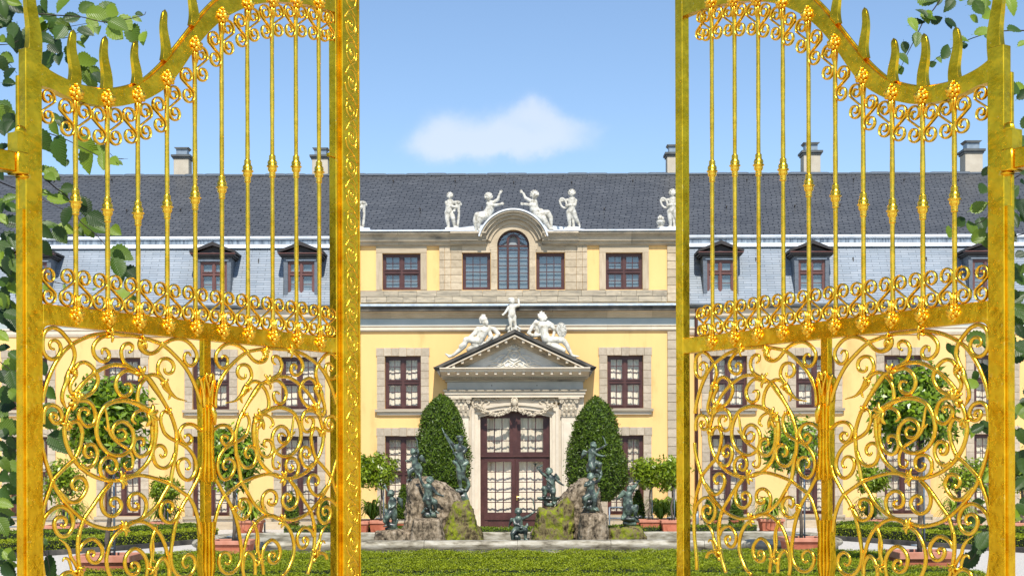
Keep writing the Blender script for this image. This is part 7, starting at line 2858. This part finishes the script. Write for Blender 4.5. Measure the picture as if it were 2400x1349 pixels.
# round collars where rods cross
for (K, x, y) in ((T1, 385, 285), (T1, 655, 612), (T2, 450, 280), (T2, 262, 658), (T3, 425, 315), (T3, 165, 580), (T3, 530, 1030), (T4, 618, 105), (T4, 542, 602), (T4, 752, 760), (T5, 1640, 230)):
    s, z = K(x, y)
    b = MB().ball((s, 0, z), (0.0135, 0.0155, 0.0135), 8, 6)
    PAN.append(gpart(b, 'collar', M_GOLD, both=False))
# mirror image of the half panel about the middle upright
for o in list(PAN):
    c = link(o.copy())
    ORG[c.name] = Vector((0, 0, 0))
    c.scale.x = -1
    c.location.x = 2 * S_C
    PAN.append(c)
GATE_PARTS += PAN

# middle upright with leaf sheaths
def zpy(py):
    return LL.at(484, py)[1]


ws = abs(LL.at(492, 900)[0] - LL.at(475, 900)[0]) / 2
gpart(MB().box(S_C - ws, S_C + ws, -0.009, 0.026, zbr, LL.at(484, 795)[1]), 'middle_stile', M_GOLDF, smooth=False, bevel=0.002)


def sheath(prof, name='leaf_sheath'):
    """prof: (py, half width factor)"""
    b = MB()
    L_ = [(S_C - w * ws, zpy(p)) for p, w in prof]
    R_ = [(S_C + w * ws, zpy(p)) for p, w in prof]
    b.band(L_, R_, -0.016, 0.026)
    for off in (-0.55, 0.0, 0.55):
        pts = [(S_C + off * w * ws, -0.016, zpy(p)) for p, w in prof]
        m = len(pts)
        b.tube(pts, [0.0055 * (0.6 + 0.6 * math.sin(math.pi * i / (m - 1))) for i in range(m)], 6)
    for off in (-0.95, 0.95):
        pts = [(S_C + off * w * ws, -0.011, zpy(p)) for p, w in prof]
        b.tube(pts, 0.005, 6)
    gpart(b, name, M_GOLDF, smooth='auto')


sheath([(p, w) for p, w in [(880, 1.1), (890, 2.0), (905, 2.15), (925, 1.9), (950, 1.7)]])
sheath([(948, 1.65), (975, 1.6), (1005, 1.55), (1012, 1.7)])
sheath([(1012, 1.55), (1050, 1.5), (1075, 1.6), (1100, 1.9), (1120, 2.3), (1128, 1.7)])
sheath([(1222, 1.9), (1240, 1.75), (1265, 1.6), (1300, 1.75), (1330, 1.8), (1350, 1.4), (1420, 1.3)])
# heart shaped leaf pair and the little tongue
b = MB()
for sg in (-1, 1):
    pts = [(S_C + sg * x * ws, -0.026, zpy(p)) for x, p in ((0.05, 930), (0.5, 905), (1.05, 888), (0.8, 876), (0.25, 882), (0.05, 896))]
    b.tube([tuple(q) for q in catmull(pts, 5)], 0.0065, 6)
    pts = [(S_C + sg * x * ws, -0.026, zpy(p)) for x, p in ((1.5, 955), (1.7, 925), (2.3, 900), (2.9, 885))]
    b.tube([tuple(q) for q in catmull(pts, 5)], [0.010 - 0.0003 * i for i in range(16)], 6)
gpart(b, 'heart_leaf', M_GOLD)
b = MB().tube([(S_C + 0.2 * ws, -0.03, zpy(948)), (S_C + 0.35 * ws, -0.05, zpy(970)), (S_C + 0.7 * ws, -0.045, zpy(996))], [0.013, 0.015, 0.006], 8)
gpart(b, 'tongue', M_GOLD)
gpart(MB().box(S_LOCK0 - 0.055, S_LOCK0 - 0.001, -0.012, 0.012, LL.at(790, 372)[1], LL.at(790, 363)[1]), 'latch_tongue', M_GOLDF, smooth=False, bevel=0.003, both=False)

# the right leaf: the same smithwork, mirrored
for o in GATE_PARTS:
    c = copy_tree(o, right_gate)

# ================================================================== hornbeam hedges beside the gates
def leaf_shape(fold, bend, seed):
    rnd = random.Random(seed)
    n = 15
    vs, fs = [], []
    for i in range(n):
        t = i / (n - 1)
        w = 0.33 * math.sin(math.pi * t ** 0.82) ** 0.85 * (1.0 if t < 0.9 else 0.9)
        z = -bend * t * t
        vs.append((t, 0.0, z))
        for sg in (-1, 1):
            tooth = 0.038 if i % 2 else -0.012
            ww = max(0.0, w + (tooth if 0 < i < n - 1 else 0) + rnd.uniform(-.01, .01))
            vs.append((t - 0.02 * (i % 2), sg * ww, z + ww * fold + rnd.uniform(-.008, .008)))
    for i in range(n - 1):
        a, b_ = 3 * i, 3 * (i + 1)
        fs += [(a, b_, b_ + 1, a + 1), (a, a + 2, b_ + 2, b_)]
    me = bpy.data.meshes.new('leaf')
    # short stalk
    k = len(vs)
    vs += [(-0.16, -0.012, 0.02), (-0.16, 0.012, 0.02), (0.02, 0.012, 0.0), (0.02, -0.012, 0.0)]
    fs.append((k, k + 1, k + 2, k + 3))
    me.from_pydata(vs, [], fs)
    me.shade_smooth()
    me.update()
    return me


LEAVES = []
for i, (fo, be) in enumerate(((0.35, 0.15), (0.2, 0.3), (0.5, 0.08), (0.12, -0.1))):
    for m_ in (M_HLEAF, M_HLEAFD):
        me = leaf_shape(fo, be, i)
        me.materials.append(m_)
        LEAVES.append(me)


def hornbeam(label, sign, branches, spots, mass_spots):
    hx = sign * 3.5
    root = empty('hornbeam_hedge', (hx, 7.6, 0), label, 'hedge', 'hornbeam hedges flanking the gate')
    # stems and the dense body of the hedge outside the picture
    for k in range(4):
        x = sign * (3.3 + 0.5 * k)
        MB().tube([(x, 7.7, 0), (x + 0.05, 7.75, 1.6), (x - sign * 0.1, 7.7, 3.9)], [0.06, 0.05, 0.02], 8).build('stem', M_BARK, root, True)
    n = 15000
    yy = NPR.uniform(7.0, 8.9, n)
    P = np.column_stack([sign * (0.375 * yy + 0.12 + NPR.uniform(0, 3.2, n)), yy, NPR.uniform(0.05, 3.7, n)])
    Nn = norm_rows(np.column_stack([np.full(n, -sign * 0.6), np.full(n, -0.7), np.full(n, 0.3)]))
    D, U = leaf_frame(Nn, 0.8)
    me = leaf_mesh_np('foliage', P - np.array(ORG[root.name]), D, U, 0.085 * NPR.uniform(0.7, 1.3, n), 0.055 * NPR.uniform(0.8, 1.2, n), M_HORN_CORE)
    o = mesh_obj('foliage', me, None, root)
    o['kind'] = 'stuff'
    rnd = random.Random(5 + sign)
    for pts, Yb, r in branches:
        q = catmull([tuple(un(a, b_, Yb + 0.02 * i)) for i, (a, b_) in enumerate(pts)], 5)
        MB().tube(q, [r * (1 - 0.7 * i / len(q)) for i in range(len(q))], 6).build('branch', M_TWIG, root, True)
    g = ORG[root.name]
    for (px, py, size, ang, dark) in spots:
        Yb = rnd.uniform(7.35, 7.75)
        if px < 46 or px > 2378:
            Yb = rnd.uniform(7.0, 7.4)
        L_ = size * 1.1 * rnd.uniform(0.8, 1.15) * Yb / F
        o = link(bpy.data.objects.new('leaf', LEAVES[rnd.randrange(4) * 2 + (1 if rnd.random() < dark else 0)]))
        o.parent = root
        a = R(ang + rnd.uniform(-18, 18))
        c = un(px, py, Yb)
        face = Vector((rnd.uniform(-.55, .55), -1, rnd.uniform(-0.15, 0.9))).normalized()
        d = Vector((math.cos(a), rnd.uniform(-.25, .25), math.sin(a)))
        d = (d - face * d.dot(face)).normalized()
        s = face.cross(d)
        M3 = Matrix((d, s, face)).transposed().to_4x4()
        M3 = Matrix.Translation(c - d * L_ * 0.5 - g) @ M3 @ Matrix.Diagonal((L_, L_ * rnd.uniform(0.85, 1.1), L_, 1))
        o.matrix_local = M3
        if rnd.random() < 0.0:
            pass
    return root


Zl = lambda x, y: (x / 3.212, y / 3.212)
Zm = lambda x, y: (x / 3.968, 400 + y / 3.968)
Zn = lambda x, y: (x / 2.08, 700 + y / 2.08)
sp = []
for (x, y, s, a, d) in ((20, 60, 44, -60, .6), (10, 20, 46, -20, .8), (60, 110, 42, -100, .9), (40, 165, 40, -120, .8), (20, 300, 34, -20, .6), (60, 440, 42, -40, .5), (20, 480, 36, -60, .7), (75, 553, 30, 10, .9),
                        (130, 60, 40, -50, .7), (110, 20, 36, -20, .8), (120, 300, 50, -100, .8), (100, 230, 44, -60, .9), (190, 330, 46, -80, .9), (220, 250, 50, -70, .8), (290, 230, 52, -80, .8), (330, 280, 46, -50, .6), (300, 170, 44, -110, .8),
                        (355, 440, 50, -110, .5), (420, 350, 50, -60, .6), (445, 440, 36, -70, .7), (380, 140, 40, -40, .6), (320, 90, 40, -60, .8), (345, 30, 40, -100, .7), (400, 200, 36, -90, .7),
                        (450, 250, 42, -120, .7), (480, 40, 46, -110, .1), (545, 135, 44, 20, .2), (480, 190, 40, -30, .6), (655, 55, 38, 40, .1), (730, 100, 46, -10, .1), (800, 60, 48, 20, .1), (850, 85, 36, -30, .1),
                        (700, 185, 46, -60, .2), (645, 240, 44, -30, .4), (640, 290, 38, -80, .6), (670, 230, 36, -60, .3), (740, 230, 34, -60, .3), (830, 140, 44, -10, .1), (890, 190, 50, -30, .1), (870, 250, 42, -30, .2), (950, 175, 40, -40, .1), (1010, 262, 50, -60, .1), (1085, 290, 36, -70, .2),
                        (610, 330, 24, 0, .1), (530, 380, 46, -90, .8), (540, 440, 40, -70, .9), (640, 450, 46, -20, .3), (690, 470, 40, -10, .2), (590, 480, 40, -60, .8), (650, 560, 52, -60, .5), (690, 600, 50, -50, .5), (740, 590, 44, -50, .6), (720, 540, 36, -40, .5),
                        (1030, 140, 26, -10, .3), (1045, 102, 16, 0, .2), (60, 880, 52, -40, .9), (30, 960, 52, -80, .9), (90, 900, 40, -10, .9), (20, 1120, 44, 10, .8), (70, 960, 40, -100, .9),
                        (415, 880, 26, 0, .4), (470, 920, 30, -20, .6), (440, 1120, 64, -60, .4), (335, 1060, 50, -60, .8), (410, 960, 40, -70, .8), (660, 1195, 62, -70, .3), (655, 1090, 56, -35, .5), (765, 1145, 50, -30, .3), (775, 1220, 42, -90, .4), (855, 1215, 32, -50, .3), (900, 1228, 18, -40, .1), (340, 1280, 46, -10, .7), (375, 1330, 40, -50, .7), (505, 1225, 14, -80, .6)):
    px, py = Zl(x, y)
    sp.append((px, py, s, a, d))
for (x, y, s, a, d) in ((480, 20, 40, -30, .7), (460, 60, 36, -40, .7), (100, 262, 40, 0, .0), (40, 300, 28, -70, .1), (10, 330, 36, -100, .7), (410, 212, 36, -10, .7), (545, 275, 50, -10, .6), (590, 220, 30, -60, .7), (630, 430, 42, -100, .6), (790, 340, 44, -60, .5), (770, 280, 30, -20, .6), (640, 165, 30, 0, .7),
                        (900, 455, 46, -20, .4), (900, 545, 46, -20, .3), (870, 460, 40, -50, .6), (1080, 560, 36, -45, .1), (430, 500, 46, 0, .6), (420, 570, 46, -20, .7), (565, 600, 44, -50, .7), (620, 545, 46, -10, .5), (740, 560, 26, -60, .6), (815, 530, 46, -60, .5), (1045, 580, 24, -70, .6),
                        (120, 480, 44, -10, .5), (30, 450, 30, -50, .7), (110, 650, 46, -15, .5), (420, 720, 40, -50, .7), (30, 720, 46, -50, .7), (70, 800, 50, -50, .4), (30, 880, 44, -90, .6), (120, 960, 48, -60, .1), (150, 890, 44, -40, .2), (60, 900, 44, -60, .4), (150, 1000, 40, -70, .3), (90, 1090, 34, -20, .1), (40, 1030, 36, 30, .1), (40, 1160, 44, -90, .4), (20, 1210, 40, -70, .3), (60, 1280, 44, -50, .5), (140, 1300, 46, -30, .6), (60, 1240, 36, -30, .5), (150, 1100, 40, -20, .6),
                        (1115, 760, 52, -40, .4), (1100, 920, 54, -70, .4), (1215, 960, 44, -40, .5), (1150, 1150, 40, -15, .2), (1245, 1200, 28, -60, .3), (880, 1095, 14, 80, .1), (600, 1075, 12, 90, .0), (440, 1090, 30, -60, .2)):
    px, py = Zm(x, y)
    sp.append((px, py, s, a, d))
rr2 = random.Random(3)
for (x, y, s, a, d) in ((50, 30, 42, -60, .7), (20, 90, 42, -60, .8), (70, 130, 42, -50, .7), (60, 80, 40, -20, .7), (20, 10, 36, -40, .6), (20, 240, 36, -30, .5), (70, 275, 40, -30, .4), (60, 325, 46, 10, .5), (20, 385, 44, -70, .8), (65, 400, 44, -60, .7), (70, 470, 44, -30, .6), (30, 470, 44, -60, .8), (40, 520, 46, -10, .3), (15, 560, 40, -60, .7), (55, 625, 50, -20, .7), (20, 660, 40, -70, .8), (50, 755, 44, -70, .3), (20, 800, 46, -60, .5), (55, 820, 46, -60, .4), (20, 870, 44, -40, .6), (60, 930, 44, -20, .2), (30, 955, 42, -50, .5), (70, 880, 40, -60, .6), (15, 1040, 44, 0, .3), (35, 1080, 44, -10, .4), (10, 1100, 44, -50, .6), (20, 1000, 40, -20, .5), (40, 1320, 36, -40, .8), (15, 1290, 34, -30, .8), (60, 700, 36, -50, .8), (10, 720, 44, -30, .8), (80, 980, 30, -30, .7),
                        (215, 340, 34, -80, .8), (250, 460, 34, -35, .3), (235, 600, 50, -60, .7), (245, 550, 40, -40, .8), (290, 700, 54, -60, .8), (240, 1310, 60, -70, .8), (215, 1180, 20, -20, .8)):
    px, py = Zn(x, y)
    sp.append((px, py, s, a, d))
for i in range(40):
    sp.append((rr2.uniform(-50, 34), rr2.uniform(-40, 1349), rr2.uniform(28, 46), rr2.uniform(-100, 20), .5))
br_l = [([(-60, 20), (0, 26), (60, 30), (130, 36), (190, 40), (250, 52), (330, 38), (342, 28)], 7.45, 0.0045), ([(60, 100), (115, 68), (165, 62), (210, 54)], 7.5, 0.003), ([(100, 80), (150, 90), (200, 68)], 7.55, 0.003), ([(-40, 105), (20, 104), (50, 92)], 7.2, 0.003),
        ([(-30, 130), (10, 140), (40, 172)], 7.2, 0.003), ([(90, 305), (150, 325), (200, 350), (240, 368), (290, 372)], 7.5, 0.0035), ([(90, 405), (130, 440), (160, 465), (185, 515), (220, 545), (250, 580), (265, 620), (290, 650)], 7.55, 0.004), ([(-20, 420), (0, 427), (50, 447), (100, 468), (150, 492)], 7.45, 0.0045),
        ([(-10, 520), (40, 527), (80, 530)], 7.3, 0.003), ([(100, 655), (150, 665), (220, 678)], 7.5, 0.003), ([(-20, 1010), (0, 1000), (50, 1010), (100, 1015), (140, 1032)], 7.5, 0.0035), ([(240, 340), (270, 370), (300, 372)], 7.55, 0.002), ([(-10, 840), (30, 870), (46, 880)], 7.2, 0.003), ([(0, 690), (20, 720), (46, 760)], 7.2, 0.003), ([(-10, 1335), (20, 1338), (46, 1345)], 7.2, 0.003), ([(100, 1285), (112, 1310), (118, 1349)], 7.4, 0.003), ([(20, 1010), (40, 1040), (46, 1080)], 7.2, 0.003)]
Zr = lambda x, y: (2040 + x / 1.927, y / 1.927)
Zs = lambda x, y: (2200 + x / 2.016, 680 + y / 2.016)
sr = []
for (x, y, s, a, d) in ((260, 6, 42, -10, .2), (195, 105, 36, -60, .2), (255, 75, 36, -70, .2), (230, 60, 30, 160, .3), (210, 178, 34, -90, .3), (155, 215, 26, -70, .4), (150, 265, 30, -50, .4), (120, 300, 26, -60, .4), (135, 320, 22, -70, .4), (490, 36, 36, -70, .3), (470, 8, 36, 10, .4), (520, 15, 34, 30, .3), (510, 138, 40, 20, .4), (410, 182, 36, 10, .4), (420, 210, 28, -80, .4), (340, 232, 36, 60, .4), (310, 272, 22, -80, .4), (280, 290, 20, 30, .5), (265, 284, 16, -10, .4), (540, 165, 30, -60, .5), (640, 20, 40, -60, .7), (655, 128, 40, 10, .5), (690, 198, 24, 20, .6), (655, 395, 40, 10, .5), (640, 420, 30, 40, .6), (685, 425, 34, 60, .5), (655, 620, 40, 10, .7), (680, 645, 46, -60, .6), (665, 665, 34, -70, .7), (525, 770, 24, 60, .7), (690, 820, 20, 0, .6),
                        (508, 848, 40, 60, .4), (640, 868, 46, 30, .7), (490, 935, 38, 10, .6), (650, 925, 52, 0, .8), (640, 970, 50, -20, .8), (690, 940, 44, -70, .8), (410, 1000, 30, 20, .6), (460, 1022, 36, 70, .6), (360, 1042, 32, 60, .6), (505, 1010, 40, -90, .6), (490, 1062, 38, 50, .6), (520, 1085, 40, -80, .6), (620, 1005, 36, -100, .7), (635, 1060, 36, -60, .7), (655, 1000, 34, -60, .6), (680, 1150, 26, 30, .6), (655, 1225, 44, 10, .6), (640, 1262, 38, 0, .6), (670, 1250, 34, -40, .7), (650, 1330, 36, 10, .7), (690, 1210, 24, 40, .6)):
    px, py = Zr(x, y)
    sr.append((px, py, s, a, d))
for (x, y, s, a, d) in ((370, 35, 44, 20, .7), (350, 20, 36, 40, .7), (360, 95, 44, 10, .6), (380, 90, 40, 30, .7), (365, 150, 44, 0, .7), (345, 170, 40, -60, .7), (340, 240, 44, -80, .7), (185, 228, 46, 10, .6), (200, 248, 36, -60, .7), (50, 275, 26, -60, .6), (75, 292, 34, -80, .6), (380, 312, 40, 20, .5), (215, 392, 44, -70, .7), (160, 440, 36, 60, .6), (175, 410, 26, -80, .6), (350, 590, 40, 40, .7), (395, 550, 40, 60, .7), (395, 585, 30, -60, .7), (225, 648, 34, -60, .7), (185, 650, 36, 40, .6), (135, 665, 28, 60, .6), (155, 675, 22, -100, .6), (350, 668, 40, 10, .7), (395, 690, 40, -60, .7), (350, 785, 36, -20, .7), (390, 780, 42, 40, .7), (395, 830, 44, -80, .8), (370, 870, 44, 30, .8), (385, 920, 44, -40, .8), (370, 1050, 40, 20, .7), (395, 1040, 40, -40, .7), (350, 1075, 36, 0, .7), (175, 1085, 40, -10, .7), (215, 1178, 46, 50, .7), (195, 1210, 40, 60, .7), (150, 1270, 50, 30, .7), (170, 1240, 28, 60, .7), (225, 940, 30, -60, .7), (230, 880, 40, 60, .8), (190, 1000, 30, -20, .7)):
    px, py = Zs(x, y)
    sr.append((px, py, s, a, d))
for i in range(22):
    sr.append((rr2.uniform(2150, 2330), rr2.uniform(-30, 60) + 0, rr2.uniform(22, 36), rr2.uniform(-120, 40), .3))
for i in range(34):
    sr.append((rr2.uniform(2385, 2450), rr2.uniform(-40, 1349), rr2.uniform(34, 48), rr2.uniform(-100, 60), .75))
br_r = [([(2215, -20), (2190, 20), (2165, 50), (2150, 80), (2135, 110), (2120, 140), (2108, 165)], 7.5, 0.004), ([(2450, 75), (2400, 72), (2340, 74), (2290, 86), (2245, 105), (2205, 130), (2180, 150)], 7.5, 0.004), ([(2440, 395), (2400, 405), (2365, 425), (2330, 440)], 7.4, 0.004), ([(2320, 500), (2300, 520), (2260, 530), (2225, 545)], 7.55, 0.003), ([(2440, 540), (2400, 548), (2365, 558), (2310, 585)], 7.4, 0.004),
        ([(2330, 780), (2290, 795), (2250, 800), (2225, 815)], 7.55, 0.003), ([(2320, 860), (2300, 880), (2275, 905)], 7.55, 0.003), ([(2330, 1000), (2300, 1005), (2262, 1012)], 7.55, 0.003), ([(2320, 1220), (2300, 1260), (2285, 1300), (2265, 1320)], 7.55, 0.003), ([(2440, 700), (2400, 690), (2365, 700)], 7.3, 0.003), ([(2440, 880), (2400, 940), (2370, 960)], 7.3, 0.003), ([(2440, 1080), (2400, 1090), (2365, 1105)], 7.3, 0.003), ([(2440, 210), (2400, 215), (2362, 225)], 7.3, 0.003)]
hornbeam('leafy hornbeam hedge with twigs reaching in from the left edge', -1, br_l, sp, None)
hornbeam('hornbeam hedge with sparse twigs reaching in from the right edge', 1, br_r, sr, None)
